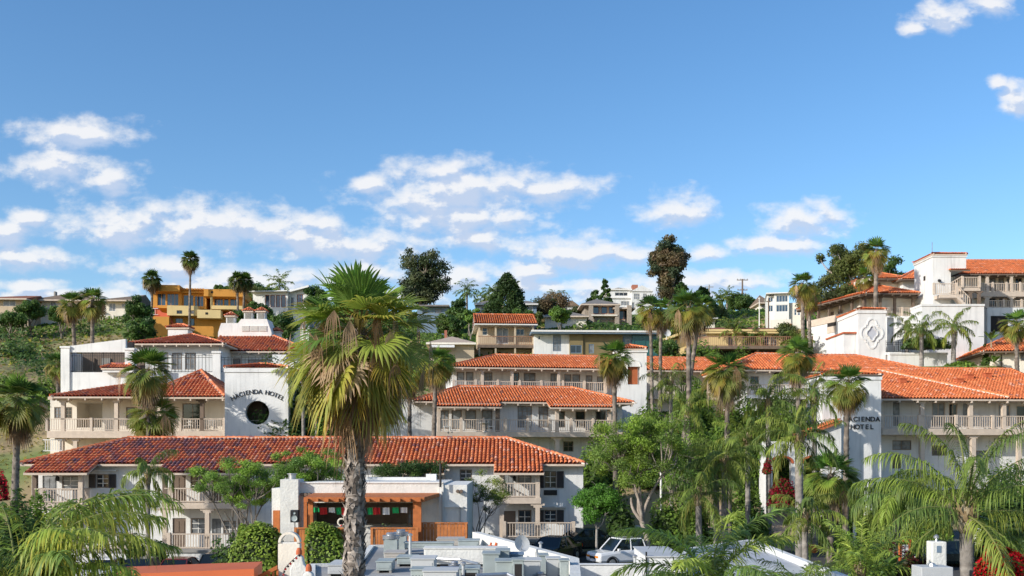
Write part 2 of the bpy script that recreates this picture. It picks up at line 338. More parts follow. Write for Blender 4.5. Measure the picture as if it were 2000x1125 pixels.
def clay_roof(parent, x0, x1, y0, y1, ze, rise, hipL=True, hipR=True, ext=(), pal=TILE_OR, seed=1, pitch=.25, course=.42, palf=None, ridge=True, back=True, rafters=0, soff='trim', mort=True, shed=False, name='roof'):
    """local frame: eave at y0 (towards the viewer), ridge parallel to x. ext=[(xa,xb,d)] pieces of eave carried further out and down"""
    rng = np.random.default_rng(seed); d = (y1-y0)/(1 if shed else 2); yr = y0+d; sl = math.hypot(d, rise); hl = (d if hipL is True else hipL) if hipL else 0; hr = (d if hipR is True else hipR) if hipR else 0; tanp = rise/d
    if (x1-x0) < hl+hr: f = (x1-x0)/(hl+hr); hl *= f; hr *= f
    xa, xb = x0+hl, x1-hr; zr = ze+rise
    nb = NB()
    def vb(u):
        xx = x0+u
        for (a, b, e) in ext:
            if a <= xx <= b: return -e*sl/d
        return 0.
    def vt(u):
        xx = x0+u; t = sl
        if hl and xx < xa: t = min(t, (xx-x0)/hl*sl)
        if hr and xx > xb: t = min(t, (x1-xx)/hr*sl)
        return t
    tile_slope(nb, (x0, y0, ze), (1,0,0), (0, d, rise), x1-x0, vb, vt, pal, rng, pitch, course, palf)
    dp = 2*d if not shed else d
    if hl: s2 = math.hypot(hl, rise); tile_slope(nb, (x0, y0+dp, ze), (0,-1,0), (hl, 0, rise), dp, lambda u: 0, lambda u: s2*min(u, dp-u)/(dp/2) if not shed else s2*(u and (dp-u)/dp), pal, rng, pitch, course)
    if hr: s3 = math.hypot(hr, rise); tile_slope(nb, (x1, y0, ze), (0,1,0), (-hr, 0, rise), dp, lambda u: 0, lambda u: s3*min(u, dp-u)/(dp/2) if not shed else s3*(u/dp), pal, rng, pitch, course)
    r = nb.build(name, ('tile',), parent)
    # deck with thickness under the tiles
    mb = MB(); T = .10; yb = y0+2*d if not shed else yr
    P = [(x0,y0,ze),(x1,y0,ze),(x1,yb,ze if not shed else zr),(x0,yb,ze if not shed else zr),(xa,yr,zr),(xb,yr,zr)]
    mb.cur = 0
    if not shed: mb.add(P, [(0,1,5,4),(1,2,5),(2,3,4,5),(3,0,4)])
    else: mb.add([P[0],P[1],(xb,yr,zr),(xa,yr,zr)], [(0,1,2,3)])
    for (a, b, e) in ext:
        mb.add([(a,y0-e,ze-e*tanp),(b,y0-e,ze-e*tanp),(b,y0,ze),(a,y0,ze)], [(0,1,2,3)])
    mb.cur = 1
    def eave(a, b, e):
        z = ze-e*tanp; y = y0-e
        mb.box(a, b, y-.02, y+.05, z-.14, z-.005)
    xs = sorted([(a, b, e) for (a, b, e) in ext]); cx = x0
    for (a, b, e) in xs:
        if a > cx+.02: eave(cx, a, 0)
        eave(a, b, e); cx = b
        for xx in (a, b): mb.add([(xx-.03,y0-e,ze-e*tanp-.14),(xx+.03,y0-e,ze-e*tanp-.14),(xx+.03,y0,ze-.14),(xx-.03,y0,ze-.14),(xx-.03,y0-e,ze-e*tanp-.004),(xx+.03,y0-e,ze-e*tanp-.004),(xx+.03,y0,ze-.004),(xx-.03,y0,ze-.004)], [(0,3,2,1),(4,5,6,7),(0,1,5,4),(1,2,6,5),(2,3,7,6),(3,0,4,7)])
        mb.quad((a,y0-e,ze-e*tanp-.13),(b,y0-e,ze-e*tanp-.13),(b,y0+.6,ze-.13+.0),(a,y0+.6,ze-.13))
    if cx < x1: eave(cx, x1, 0)
    if not shed:
        mb.box(x0-.02, x0+.05, y0+.051, yb-.051, ze-.14, ze-.005); mb.box(x1-.05, x1+.02, y0+.051, yb-.051, ze-.14, ze-.005); mb.box(x0, x1, yb-.05, yb+.02, ze-.14, ze-.005)
        mb.quad((x0+.05,y0+.05,ze-.12),(x0+.05,yb-.05,ze-.12),(x1-.05,yb-.05,ze-.12),(x1-.05,y0+.05,ze-.12))
        if not hl: mb.add([(x0,y0,ze-.1),(x0,yb,ze-.1),(x0,yr,zr-.01)], [(0,1,2)])
        if not hr: mb.add([(x1,y0,ze-.1),(x1,yb,ze-.1),(x1,yr,zr-.01)], [(0,2,1)])
    else: mb.quad((x0+.05,y0+.05,ze-.12),(x0+.05,yr,zr-.12),(x1-.05,yr,zr-.12),(x1-.05,y0+.05,ze-.12))
    mb.build('roof_deck', ['pan', soff], r)
    if rafters:
        m = MB(); n = int((x1-x0)/rafters)
        for i in range(n+1):
            xx = x0+.15+i*(x1-x0-.3)/n; e = 0
            for (a, b, ee) in ext:
                if a <= xx <= b: e = ee
            m.box(xx-.05, xx+.05, y0-e-.06, y0-e+.5, ze-e*tanp-.30, ze-e*tanp-.145)
        m.build('rafter_tails', soff, r)
    if ridge:
        if xb-xa > .3: cap_line((xa,yr,zr),(xb,yr,zr), r, rng, pal, mort=mort)
        if hl: cap_line((x0,y0,ze),(xa,yr,zr), r, rng, pal, mort=mort)
        if hr: cap_line((xb,yr,zr),(x1,y0,ze), r, rng, pal, mort=mort)
        if hl and not shed: cap_line((x0,yb,ze),(xa,yr,zr), r, rng, pal, mort=False)
        if hr and not shed: cap_line((xb,yr,zr),(x1,yb,ze), r, rng, pal, mort=False)
        if not hl: cap_line((x0+.08,y0,ze),(x0+.08,yr,zr), r, rng, pal, mort=False)
        if not hr: cap_line((x1-.08,y0,ze),(x1-.08,yr,zr), r, rng, pal, mort=False)
    return r
def plain_roof(parent, x0, x1, y0, y1, ze, rise, hipL=True, hipR=True, m='greyroof', fascia='trim', name='roof'):
    d = (y1-y0)/2; hl = d if hipL else 0; hr = d if hipR else 0
    if (x1-x0) < hl+hr: f = (x1-x0)/(hl+hr); hl *= f; hr *= f
    mb = MB(); xa, xb, yr, zr = x0+hl, x1-hr, y0+d, ze+rise
    mb.add([(x0,y0,ze),(x1,y0,ze),(x1,y1,ze),(x0,y1,ze),(xa,yr,zr),(xb,yr,zr)], [(0,1,5,4),(1,2,5),(2,3,4,5),(3,0,4)])
    mb.cur = 1; mb.add([(x0,y0,ze-.22),(x1,y0,ze-.22),(x1,y1,ze-.22),(x0,y1,ze-.22),(x0,y0,ze-.003),(x1,y0,ze-.003),(x1,y1,ze-.003),(x0,y1,ze-.003)], [(0,3,2,1),(0,1,5,4),(1,2,6,5),(2,3,7,6),(3,0,4,7)])
    return mb.build(name, [m, fascia], parent)
# ------------------------------------------------------------------ buildings
random.seed(4)
class Bd:
    def __init__(s, name, label, cat, px, Y, yaw=0, z0=0, group=None):
        s.O = Vector((X(px, Y), Y, z0)); s.yaw = math.radians(yaw); s.z0 = z0; s.root = thing(name, label, cat, s.O, s.yaw, group)
        s.ux = (math.cos(s.yaw), math.sin(s.yaw)); s.uy = (-math.sin(s.yaw), math.cos(s.yaw))
    def x(s, px, ly=0.):
        t = (px-1000)/FPX
        return (t*(s.O.y+ly*s.uy[1])-s.O.x-ly*s.uy[0])/(s.ux[0]-t*s.ux[1])
    def z(s, px, py, ly=0.):
        a = s.x(px, ly); Yw = s.O.y+a*s.ux[1]+ly*s.uy[1]; return ZZ(py, Yw)-s.z0
    def R(s, a, b, t, bt, ly=0.):
        m = (a+b)/2; return s.x(a, ly), s.x(b, ly), s.z(m, bt, ly), s.z(m, t, ly)
    def box(s, name, x0, x1, y0, y1, z0, z1, m, bevel=0): return MB().box(x0, x1, y0, y1, z0, z1).build(name, m, s.root, bevel=bevel)
    def window(s, x0, x1, z0, z1, y, cols=2, rows=3, fm='frame', pm='glass', dep=.12, kind='w', mm=None):
        w = .07 if kind != 'd' else .05
        if pm == 'glass' and random.random() < .38: pm = 'curtain'
        if kind == 'd':
            mb = MB(); mb.box(x0, x1, y+dep-.05, y+dep, z0, z1); W_ = x1-x0; H_ = z1-z0
            for i in range(2):
                for (a, b) in ((.08, .42), (.5, .9)): mb.box(x0+W_*(.14+.40*i), x0+W_*(.46+.40*i), y+dep-.075, y+dep-.048, z0+H_*a, z0+H_*b)
            o = mb.build('door', pm if pm != 'glass' else 'door', s.root)
            MB().sphere((x0+W_*.1, y+dep-.09, z0+H_*.47), .035).build('handle', 'metal', o); return o
        mb = MB(); yy0, yy1 = y+dep-.09, y+dep
        mb.box(x0, x0+w, yy0, yy1, z0, z1); mb.box(x1-w, x1, yy0, yy1, z0, z1); mb.box(x0+w, x1-w, yy0, yy1, z1-w, z1); mb.box(x0+w, x1-w, yy0, yy1, z0, z0+w)
        if mm: mb.cur = 1
        for i in range(1, cols):
            xx = x0+(x1-x0)*i/cols; mb.box(xx-.025, xx+.025, yy0+.02, yy1-.01, z0+w, z1-w)
        for i in range(1, rows):
            zz = z0+(z1-z0)*i/rows; mb.box(x0+w, x1-w, yy0+.023, yy1-.013, zz-.02, zz+.02)
        o = mb.build('window' if kind != 'g' else 'glass_door', [fm, mm] if mm else fm, s.root)
        MB().box(x0+w*.5, x1-w*.5, y+dep-.045, y+dep-.03, z0+w*.5, z1-w*.5).build('pane', pm, o)
        return o
    def facade(s, x0, x1, z0, z1, y, ops=(), m='white', depth=None, px=True, rev=.16, name='wall', th=None, **kw):
        """front wall with real openings; ops: (px0,px1,py0,py1,kind,cols,rows[,frame,pane]); depth closes the block behind"""
        hs = []
        for o in ops:
            a, b, c, d = s.R(o[0], o[1], o[2], o[3], y) if px else (o[0], o[1], o[2], o[3])
            a = max(a, x0+.05); b = min(b, x1-.05); c = max(c, z0+.02); d = min(d, z1-.05)
            if b-a < .1 or d-c < .1: continue
            hs.append((a, b, c, d, o))
        xs = sorted({x0, x1, *[h[0] for h in hs], *[h[1] for h in hs]}); zs = sorted({z0, z1, *[h[2] for h in hs], *[h[3] for h in hs]}); mb = MB()
        for i in range(len(xs)-1):
            for j in range(len(zs)-1):
                cx = (xs[i]+xs[i+1])/2; cz = (zs[j]+zs[j+1])/2
                if any(h[0] < cx < h[1] and h[2] < cz < h[3] for h in hs): continue
                mb.quad((xs[i],y,zs[j]),(xs[i+1],y,zs[j]),(xs[i+1],y,zs[j+1]),(xs[i],y,zs[j+1]))
        for (a, b, c, d, o) in hs:
            r = rev if o[4] != 'o' else (o[5] if len(o) > 5 else 1.2)
            mb.quad((a,y,c),(a,y+r,c),(a,y+r,d),(a,y,d)); mb.quad((b,y,c),(b,y,d),(b,y+r,d),(b,y+r,c)); mb.quad((a,y,d),(a,y+r,d),(b,y+r,d),(b,y,d)); mb.quad((a,y,c),(b,y,c),(b,y+r,c),(a,y+r,c))
            if o[4] == 'o': mb.quad((a,y+r,c),(b,y+r,c),(b,y+r,d),(a,y+r,d))
        D = depth if depth else .25
        mb.quad((x0,y,z0),(x0,y,z1),(x0,y+D,z1),(x0,y+D,z0)); mb.quad((x1,y,z0),(x1,y+D,z0),(x1,y+D,z1),(x1,y,z1)); mb.quad((x0,y,z1),(x1,y,z1),(x1,y+D,z1),(x0,y+D,z1))
        mb.quad((x0,y+D,z0),(x0,y+D,z1),(x1,y+D,z1),(x1,y+D,z0)); mb.quad((x0,y,z0),(x0,y+D,z0),(x1,y+D,z0),(x1,y,z0))
        w = mb.build(name, m, s.root)
        for (a, b, c, d, o) in hs:
            if o[4] == 'o': continue
            k = dict(kind=o[4]); k['cols'] = o[5] if len(o) > 5 else 2; k['rows'] = o[6] if len(o) > 6 else 3
            if len(o) > 7 and o[7]: k['fm'] = o[7]
            if len(o) > 8 and o[8]: k['pm'] = o[8]
            k.update(kw); s.window(a, b, c, d, y, **k)
        return w
    def rail(s, x0, x1, y, zb, h=1.0, m='trim', sp=.16, post=2.2, bw=.045, pw=.11, ends=True, dirx=True, name='railing', knob=True):
        mb = MB()
        def bx(a, b, c, d, e, f):
            if dirx: mb.box(a, b, y+c, y+d, e, f)
            else: mb.box(y+c, y+d, a, b, e, f)
        L = x1-x0; np_ = max(1, int(round(L/post))) if post else 1
        bx(x0, x1, -.05, .05, zb+h-.07, zb+h); bx(x0, x1, -.03, .03, zb+.06, zb+.12)
        n = int(L/sp)
        for i in range(1, n): xx = x0+L*i/n; bx(xx-bw/2, xx+bw/2, -.02, .02, zb+.12, zb+h-.07)
        if post:
            for i in range(np_+1):
                if not ends and i in (0, np_): continue
                xx = x0+L*i/np_; bx(xx-pw, xx+pw, -pw, pw, zb, zb+h+.06)
                if knob: bx(xx-pw*.6, xx+pw*.6, -pw*.6, pw*.6, zb+h+.06, zb+h+.14)
        return mb.build(name, m, s.root)
    def posts(s, pts, w=.15, m='trim', cap=True):
        for (x, y, z0, z1) in pts:
            mb = MB(); mb.box(x-w, x+w, y-w, y+w, z0, z1-.26 if cap else z1)
            if cap:
                mb.box(x-w*1.25, x+w*1.25, y-w*1.25, y+w*1.25, z0, z0+.12) if False else None
                mb.box(x-w*1.9, x+w*1.9, y-w*.9, y+w*.9, z1-.26, z1-.13); mb.box(x-w*3.2, x+w*3.2, y-w*.9, y+w*.9, z1-.13, z1)
            mb.build('post', m, s.root)
    def shutters(s, px0, px1, py0, py1, ly, w, m='shutter'):
        x0, x1, z0, z1 = s.R(px0, px1, py0, py1, ly)
        for (a, b) in ((x0-w-.02, x0-.02), (x1+.02, x1+w+.02)):
            mb = MB(); mb.box(a, a+.06, ly-.07, ly-.01, z0, z1); mb.box(b-.06, b, ly-.07, ly-.01, z0, z1); mb.box(a+.06, b-.06, ly-.07, ly-.01, z0, z0+.07); mb.box(a+.06, b-.06, ly-.07, ly-.01, z1-.07, z1)
            mb.box(a+.06, b-.06, ly-.03, ly-.012, z0+.07, z1-.07); n = int((z1-z0-.14)/.09)
            for i in range(n): zz = z0+.09+i*.09; mb.add([(a+.06,ly-.06,zz),(b-.06,ly-.06,zz),(b-.06,ly-.031,zz+.06),(a+.06,ly-.031,zz+.06)], [(0,1,2,3)])
            mb.build('shutter', m, s.root)
def text_mesh(chars, m, parent, name='lettering', weight=.012, depth=.03):
    """chars: (char, x, y, z, size, tilt); one joined mesh facing -y; flared strokes get small serifs"""
    V = []; Fc = []
    for (ch, x, y, z, size, tilt) in chars:
        cu = bpy.data.curves.new('t', 'FONT'); cu.body = ch; cu.size = size; cu.extrude = depth; cu.offset = weight*size*.5; cu.align_x = 'CENTER'; cu.resolution_u = 3
        ob = bpy.data.objects.new('t', cu); C.objects.link(ob); bpy.context.view_layer.update()
        me = bpy.data.meshes.new_from_object(ob); R_ = Matrix.Translation((x, y, z)) @ Matrix.Rotation(tilt, 4, 'Y') @ Matrix.Rotation(math.radians(90), 4, 'X')
        b = len(V); V += [tuple(R_ @ v.co) for v in me.vertices]; Fc += [tuple(i+b for i in p.vertices) for p in me.polygons]
        bpy.data.objects.remove(ob); bpy.data.meshes.remove(me); bpy.data.curves.remove(cu)
    me = bpy.data.meshes.new(name); me.from_pydata(V, [], Fc); me.materials.append(MT[m]); me.update()
    return link(bpy.data.objects.new(name, me), parent)
# ------------------------------------------------------------------ plants
GA = 2.399963
def unit(v): return v/np.maximum(np.linalg.norm(v, axis=-1, keepdims=True), 1e-9)
def fan_leaf(nb, rng, P, az, el, L, nseg, droop, spread, cb, ct, pl, fold=.25, pw=.018, rag=.12, split=.5, pcol=(.28,.22,.08), blade_drop=25):
    """one fan leaf: petiole from P in direction (az, el deg above horizon), pleated blade split into drooping segments"""
    e = math.radians(el); d = np.array([math.cos(az)*math.cos(e), math.sin(az)*math.cos(e), math.sin(e)])
    K = 5; pts = [np.array(P, float)]; dd = d.copy()
    for k in range(K):
        pts.append(pts[-1]+dd*pl/K); dd = dd+np.array((0,0,-.05-.05*droop)); dd /= np.linalg.norm(dd)
    pts = np.array(pts); sd = np.cross(dd, (0,0,1)); sd = sd/max(np.linalg.norm(sd), 1e-6) if np.linalg.norm(sd) > .05 else np.array([-math.sin(az), math.cos(az), 0])
    V = np.concatenate([pts+sd*pw, pts-sd*pw]); nb.add(V, [(i, i+1, K+1+i+1, K+1+i) for i in range(K)], None, pcol)
    # blade frame
    e2 = math.asin(max(-1, min(1, dd[2])))-math.radians(blade_drop); f = np.array([math.cos(az)*math.cos(e2), math.sin(az)*math.cos(e2), math.sin(e2)])
    tw = rng.normal(0, .25); nrm = np.cross(sd, f); nrm = nrm if nrm[2] > 0 or abs(e2) > 1.2 else -nrm
    s2 = sd*math.cos(tw)+nrm*math.sin(tw); n2 = np.cross(s2, f)
    if n2 @ nrm < 0: n2 = -n2
    th = np.linspace(-spread, spread, nseg)+rng.normal(0, .01, nseg); dth = 2*spread/nseg
    Ls = L*(.80+.2*np.cos(th*.8))*rng.uniform(1-rag, 1, nseg)
    dirs = np.outer(np.cos(th), f)+np.outer(np.sin(th), s2)+np.outer(np.abs(np.sin(th))*fold, n2); dirs = unit(dirs); lat = np.outer(-np.sin(th), f)+np.outer(np.cos(th), s2)
    ss = (.04, split, split+(1-split)*.5, 1.); ws = (.5, 1.03, .62, .06); V = np.zeros((nseg, 10, 3)); Cc = np.zeros((nseg, 10, 3)); O = pts[-1]
    br = rng.uniform(.85, 1.15, nseg)[:, None]; dr = droop*rng.uniform(.7, 1.3, nseg); idx = 0
    for k, (s_, w_) in enumerate(zip(ss, ws)):
        g = np.outer(dr*Ls*max(0, s_-split*.8)**1.7*1.25, (0, 0, -1)); shrink = 1-.28*dr*max(0, s_-split)**1.2
        c = O+dirs*(Ls*s_*shrink)[:, None]+g; hw = (Ls*min(s_, split)*math.tan(dth/2)*w_)[:, None]; cc = cb*(1-s_**2.2)+ct*s_**2.2 if True else cb
        for j in ((0,) if k == 3 else (-1, 0, 1)):
            V[:, idx] = c+lat*hw*j+(n2*hw*.55 if j == 0 and k < 3 else 0); Cc[:, idx] = cc*br; idx += 1
    q = [(0,3,4,1),(1,4,5,2),(3,6,7,4),(4,7,8,5)]; t = [(6,9,7),(7,9,8)]
    off = (np.arange(nseg)*10)[:, None, None]
    nb.add(V.reshape(-1,3), (np.array(q)[None]+off).reshape(-1,4), (np.array(t)[None]+off).reshape(-1,3), Cc.reshape(-1,3))
GR1 = np.array([(.13,.25,.035),(.10,.20,.035),(.18,.31,.045),(.07,.15,.035)])
YEL = np.array([(.42,.30,.06),(.50,.30,.05),(.36,.33,.08)]); DRY = np.array([(.40,.25,.13),(.48,.33,.20),(.30,.18,.09),(.52,.40,.29)])
def fan_crown(parent, rng, top, L=1.0, pl=.9, n=42, nseg=30, skirt=14, sk_len=1.3, dead=5, lo=-58, hi=84, tmul=1.25, old=.45, split=.56):
    nb = NB(); top = np.array(top)
    for i in range(n):
        f = (i+.5)/n; el = hi-(hi-lo)*f**.95+rng.normal(0, 9); az_ = i*GA+rng.normal(0, .2); c = GR1[rng.integers(4)]*rng.uniform(.8,1.2); ct = c*1.0
        if f > .3: ct = c*(1-.55)+YEL[rng.integers(3)]*.55
        if f > 1-old: ct = YEL[rng.integers(3)]; c = c*(.75)+ct*.25
        if f > .9 and rng.random() < .6: ct = DRY[rng.integers(4)]; c = c*.4+YEL[rng.integers(3)]*.6
        if f < .12: c = c*1.25
        fan_leaf(nb, rng, top+np.array((math.cos(az_)*.1, math.sin(az_)*.1, -.35*f)), az_, el, L*rng.uniform(.85,1.1), nseg, .10+.45*f+rng.uniform(0,.2), math.radians(rng.uniform(80,112))*(1-.2*max(0,f-.7)), c*tmul, ct*tmul, pl*(.55+.5*f)*rng.uniform(.75,1.1), blade_drop=6+30*f, split=split)
    nb.build('crown', ('leaf',), parent)
    if skirt:
        nb = NB()
        for i in range(skirt):
            az_ = i*GA+rng.normal(0,.3); f = i/max(1,skirt-1); c = DRY[rng.integers(4)]*rng.uniform(.6,1.05)
            fan_leaf(nb, rng, top+np.array((math.cos(az_)*.12, math.sin(az_)*.12, -.3-.5*f)), az_, -52-26*f+rng.normal(0,6), sk_len*rng.uniform(.7,1.1), max(10,nseg*2//3), 1.1, math.radians(rng.uniform(22,48)), c*.75, c*1.1, pl*rng.uniform(.5,.9), pcol=c*.8, blade_drop=22)
        for i in range(dead):
            az_ = rng.uniform(0, 6.28); c = DRY[rng.integers(4)]
            fan_leaf(nb, rng, top, az_, rng.uniform(-30, 25), L*.9, max(8,nseg//2), 2.6, math.radians(30), c, c*1.1, pl*1.5, pcol=c, rag=.4, blade_drop=45)
        nb.build('dead_skirt', ('leaf',), parent)
def palm_trunk(parent, rng, pts, r0, r1, boots=0, c0=(.20,.16,.125), c1=(.34,.28,.22), n=12, rings=60, smooth_bark=False, boot_len=.16):
    pts = np.array(pts, float); nb = NB(); t = np.linspace(0, 1, rings); seg = np.linspace(0, 1, len(pts))
    P = np.stack([np.interp(t, seg, pts[:, k]) for k in range(3)], 1)
    a = np.linspace(0, 2*math.pi, n, endpoint=False); R_ = r0+(r1-r0)*t
    if smooth_bark: R_ = R_*(1+.03*np.sin(np.arange(rings)*2.1))
    else: R_ = R_*(1+.06*rng.normal(0, 1, rings))
    V = P[:, None]+np.stack([np.cos(a)[None]*R_[:, None], np.sin(a)[None]*R_[:, None], np.zeros((rings, n))], 2)
    Q = [(i*n+j, i*n+(j+1)%n, (i+1)*n+(j+1)%n, (i+1)*n+j) for i in range(rings-1) for j in range(n)]
    mixf = rng.uniform(0, 1, rings)[:, None, None]; Cc = (np.array(c0)*(1-mixf)+np.array(c1)*mixf)*rng.uniform(.8, 1.15, (rings, n, 1))
    nb.add(V.reshape(-1,3), Q, None, Cc.reshape(-1,3))
    for b in range(boots):
        u = (b+.5)/boots; c = np.array([np.interp(u, seg, pts[:, k]) for k in range(3)]); r = r0+(r1-r0)*u; az_ = b*GA+rng.normal(0,.25); o = np.array((math.cos(az_), math.sin(az_), 0)); sdv = np.array((-math.sin(az_), math.cos(az_), 0))
        w = boot_len*rng.uniform(.45,.8); L = boot_len*rng.uniform(.7,1.6); sk = rng.normal(0,.35); up = 1 if rng.random() < .72 else -1; k = rng.uniform(0,1); col = (np.array(c0)*(1-k)+np.array(c1)*k)*rng.uniform(.6,1.35)
        b0 = c+o*r*.96; V = [b0-sdv*w*.5, b0+sdv*w*.5, b0+sdv*w*(.42+sk*.4)+o*L*.22+np.array((0,0,up*L*.6)), b0-sdv*w*(.42-sk*.4)+o*L*.22+np.array((0,0,up*L*.6)), b0+sdv*w*(sk+.1)+o*L*rng.uniform(.3,.6)+np.array((0,0,up*L)), b0-np.array((0,0,up*.02))+o*.05]
        nb.add(V, [(0,1,2,3)], [(3,2,4),(0,5,1)], np.array([col*.5,col*.5,col,col,col*1.2,col*.6]))
    return nb.build('trunk', ('bark',), parent)
def fan_palm(px, py, Y, by=None, bpx=None, L=1.0, pl=.8, n=34, nseg=20, skirt=8, r=.17, label='', seed=0, group='tall fan palms on the hotel grounds', boots=90, base=None, name='fan_palm', **kw):
    """growing point at pixel (px, py) and depth Y; trunk runs down to the ground (bpx = pixel column of its foot)"""
    rng = np.random.default_rng(seed+100); x = X(px, Y); z = ZZ(py, Y); bx = X(bpx if bpx else px, Y); g = gzf(bx, Y)-.1 if base is None else base
    t = thing(name, label, 'palm tree', (bx, Y, g), 0, group); h = z-g; dx = x-bx
    palm_trunk(t, rng, [(0,0,0),(dx*.15,0,h*.33),(dx*.5,.05,h*.66),(dx,0,h)], r*1.25, r*.85, boots, rings=max(12,int(h*6)), n=10, boot_len=.14, c0=(.125,.10,.08), c1=(.27,.225,.185))
    fan_crown(t, rng, (dx,0,h), L, pl, n, nseg, skirt, L*1.05, kw.pop('dead', 2), **kw); return t
def feather_frond(nb, rng, P, az, el, L, npair, curve, ll, lw, droop, col, tip, rc=(.30,.32,.10), K=14, plum=.5, twist=0, seg3=False):
    e = math.radians(el); pts = [np.array(P, float)]; dirs = []; a = az
    for k in range(K):
        d = np.array([math.cos(a)*math.cos(e), math.sin(a)*math.cos(e), math.sin(e)]); dirs.append(d); pts.append(pts[-1]+d*L/K); e -= math.radians(curve)/K*(.6+.8*k/K); a += twist/K
    pts = np.array(pts); dirs.append(dirs[-1]); dirs = np.array(dirs); nb_r = 4; w = np.linspace(.03, .006, K+1)*L/3
    sd0 = unit(np.cross(dirs, np.array((0,0,1.))+np.zeros_like(dirs))); up0 = np.cross(sd0, dirs)
    V = np.concatenate([pts+sd0*w[:, None], pts+up0*w[:, None], pts-sd0*w[:, None]]); n1 = K+1
    nb.add(V, [(i, i+1, n1+i+1, n1+i) for i in range(K)]+[(n1+i, n1+i+1, 2*n1+i+1, 2*n1+i) for i in range(K)], None, rc)
    t = np.concatenate([np.linspace(.13, .99, npair)]*2)+rng.normal(0, .004, npair*2); t = np.clip(t, 0, 1); sg = np.concatenate([np.ones(npair), -np.ones(npair)])
    ti = t*K; B = np.stack([np.interp(ti, np.arange(K+1), pts[:, k]) for k in range(3)], 1); D = unit(np.stack([np.interp(ti, np.arange(K+1), dirs[:, k]) for k in range(3)], 1))
    Sd = unit(np.cross(D, np.array((0,0,1.))+np.zeros_like(D)))*sg[:, None]; Up = np.cross(Sd*sg[:, None], D)
    fw = .45+.75*t; ld = unit(Sd+D*fw[:, None]+Up*(.15+rng.normal(0, plum, len(t)))[:, None])
    ln = ll*(np.sin(np.clip(t, .02, 1)**.75*math.pi)**.45*.85+.18)*rng.uniform(.8, 1.1, len(t)); dr = droop*rng.uniform(.6, 1.35, len(t))
    def at(s_): return B+ld*(ln*s_*(1-.35*dr*s_))[:, None]+np.outer(dr*ln*s_**2*.9, (0,0,-1))
    wv = unit(np.cross(ld, np.array((0,0,1.))+rng.normal(0,.35,ld.shape)))*lw*.5; ss = (0,.35,.7,1) if seg3 else (0,.5,1)
    Vs = []; 
    for k, s_ in enumerate(ss[:-1]): c = at(s_); wk = (.55, 1., .8)[k]; Vs += [c-wv*wk, c+wv*wk]
    Vs.append(at(1.)); m = len(Vs); V = np.stack(Vs, 1); off = (np.arange(len(t))*m)[:, None, None]
    q = [(2*i, 2*i+1, 2*i+3, 2*i+2) for i in range(len(ss)-2)]; tr = [(m-3, m-2, m-1)]
    mixl = rng.uniform(0,1,len(t))[:, None]**2; c0 = np.array(col)*rng.uniform(.75,1.25,(len(t),1)); c1 = c0*(1-mixl)+np.array(tip)*mixl
    Cc = np.stack([c0]*(m-3)+[c0*.6+c1*.4]*2+[c1], 1)
    nb.add(V.reshape(-1,3), (np.array(q)[None]+off).reshape(-1,4), (np.array(tr)[None]+off).reshape(-1,3), Cc.reshape(-1,3))
QG = np.array([(.20,.28,.055),(.24,.32,.055),(.15,.23,.055),(.29,.35,.065)]); QT = np.array([(.32,.30,.06),(.22,.26,.06),(.40,.28,.05)])
def queen_palm(px, py, Y, bpx=None, L=3.0, n=16, npair=45, r=.15, label='', seed=0, ll=.75, lw=.035, droop=.9, hi=75, lo=-35, curve=85, base=None, azs=None, group='feather leaved palms around the hotel', seg3=False, shaft=True, trunk=True, name='feather_palm', tip=None, cmul=1.):
    rng = np.random.default_rng(seed+300); x = X(px, Y); z = ZZ(py, Y); bx = X(bpx if bpx else px, Y); g = gzf(bx, Y)-.1 if base is None else base
    t = thing(name, label, 'palm tree', (bx, Y, g), 0, group); h = z-g; dx = x-bx
    if trunk: palm_trunk(t, rng, [(0,0,0),(dx*.3,0,h*.4),(dx,0,h-.25)], r*1.2, r, 0, c0=(.21,.185,.165), c1=(.31,.28,.25), smooth_bark=True, rings=max(10, int(h*9)), n=12)
    if shaft:
        mb = MB(); mb.lathe(dx, 0, [(r*.95,h-.7),(r*1.35,h-.5),(r*1.25,h-.1),(r*.7,h+.25),(r*.35,h+.5)], 12); mb.build('crownshaft', 'bark_l', t, smooth=True)
        nb = NB()
        for i in range(14):
            a = i*GA; o = np.array((math.cos(a), math.sin(a), 0)); sdv = np.array((-math.sin(a), math.cos(a), 0)); z0 = h-.55+.5*rng.random(); c = np.array((dx,0,z0))+o*r; ww = r*.5
            nb.add([c-sdv*ww, c+sdv*ww, c+o*r*1.2+np.array((0,0,.55))+sdv*ww*.3, c+o*r*1.2+np.array((0,0,.55))-sdv*ww*.3], [(0,1,2,3)], None, np.array((.38,.27,.15))*rng.uniform(.6,1.2))
        nb.build('leaf_base', ('bark',), t)
    nb = NB()
    for i in range(n):
        f = (i+.5)/n; a = (i*GA+rng.normal(0,.15)) if azs is None else azs[i % len(azs)]+rng.normal(0,.08)
        c = QG[rng.integers(4)]*rng.uniform(.8,1.15)*cmul; tp = QT[rng.integers(3)]*.5+c*.5 if f < .7 else QT[rng.integers(3)]
        feather_frond(nb, rng, (dx, 0, h+.2-.3*f), a, hi-(hi-lo)*f**1.15+rng.normal(0,5), L*rng.uniform(.85,1.1)*(1-.1*f), npair, curve*rng.uniform(.8,1.2), ll, lw, droop, c, tp if tip is None else tip, twist=rng.normal(0,.25), seg3=seg3)
    nb.build('fronds', ('leaf',), t); return t
MT['bark_l'] = mat('pale_palm_sheath', (.36,.29,.19), .8, .35, 4, .5, 10)
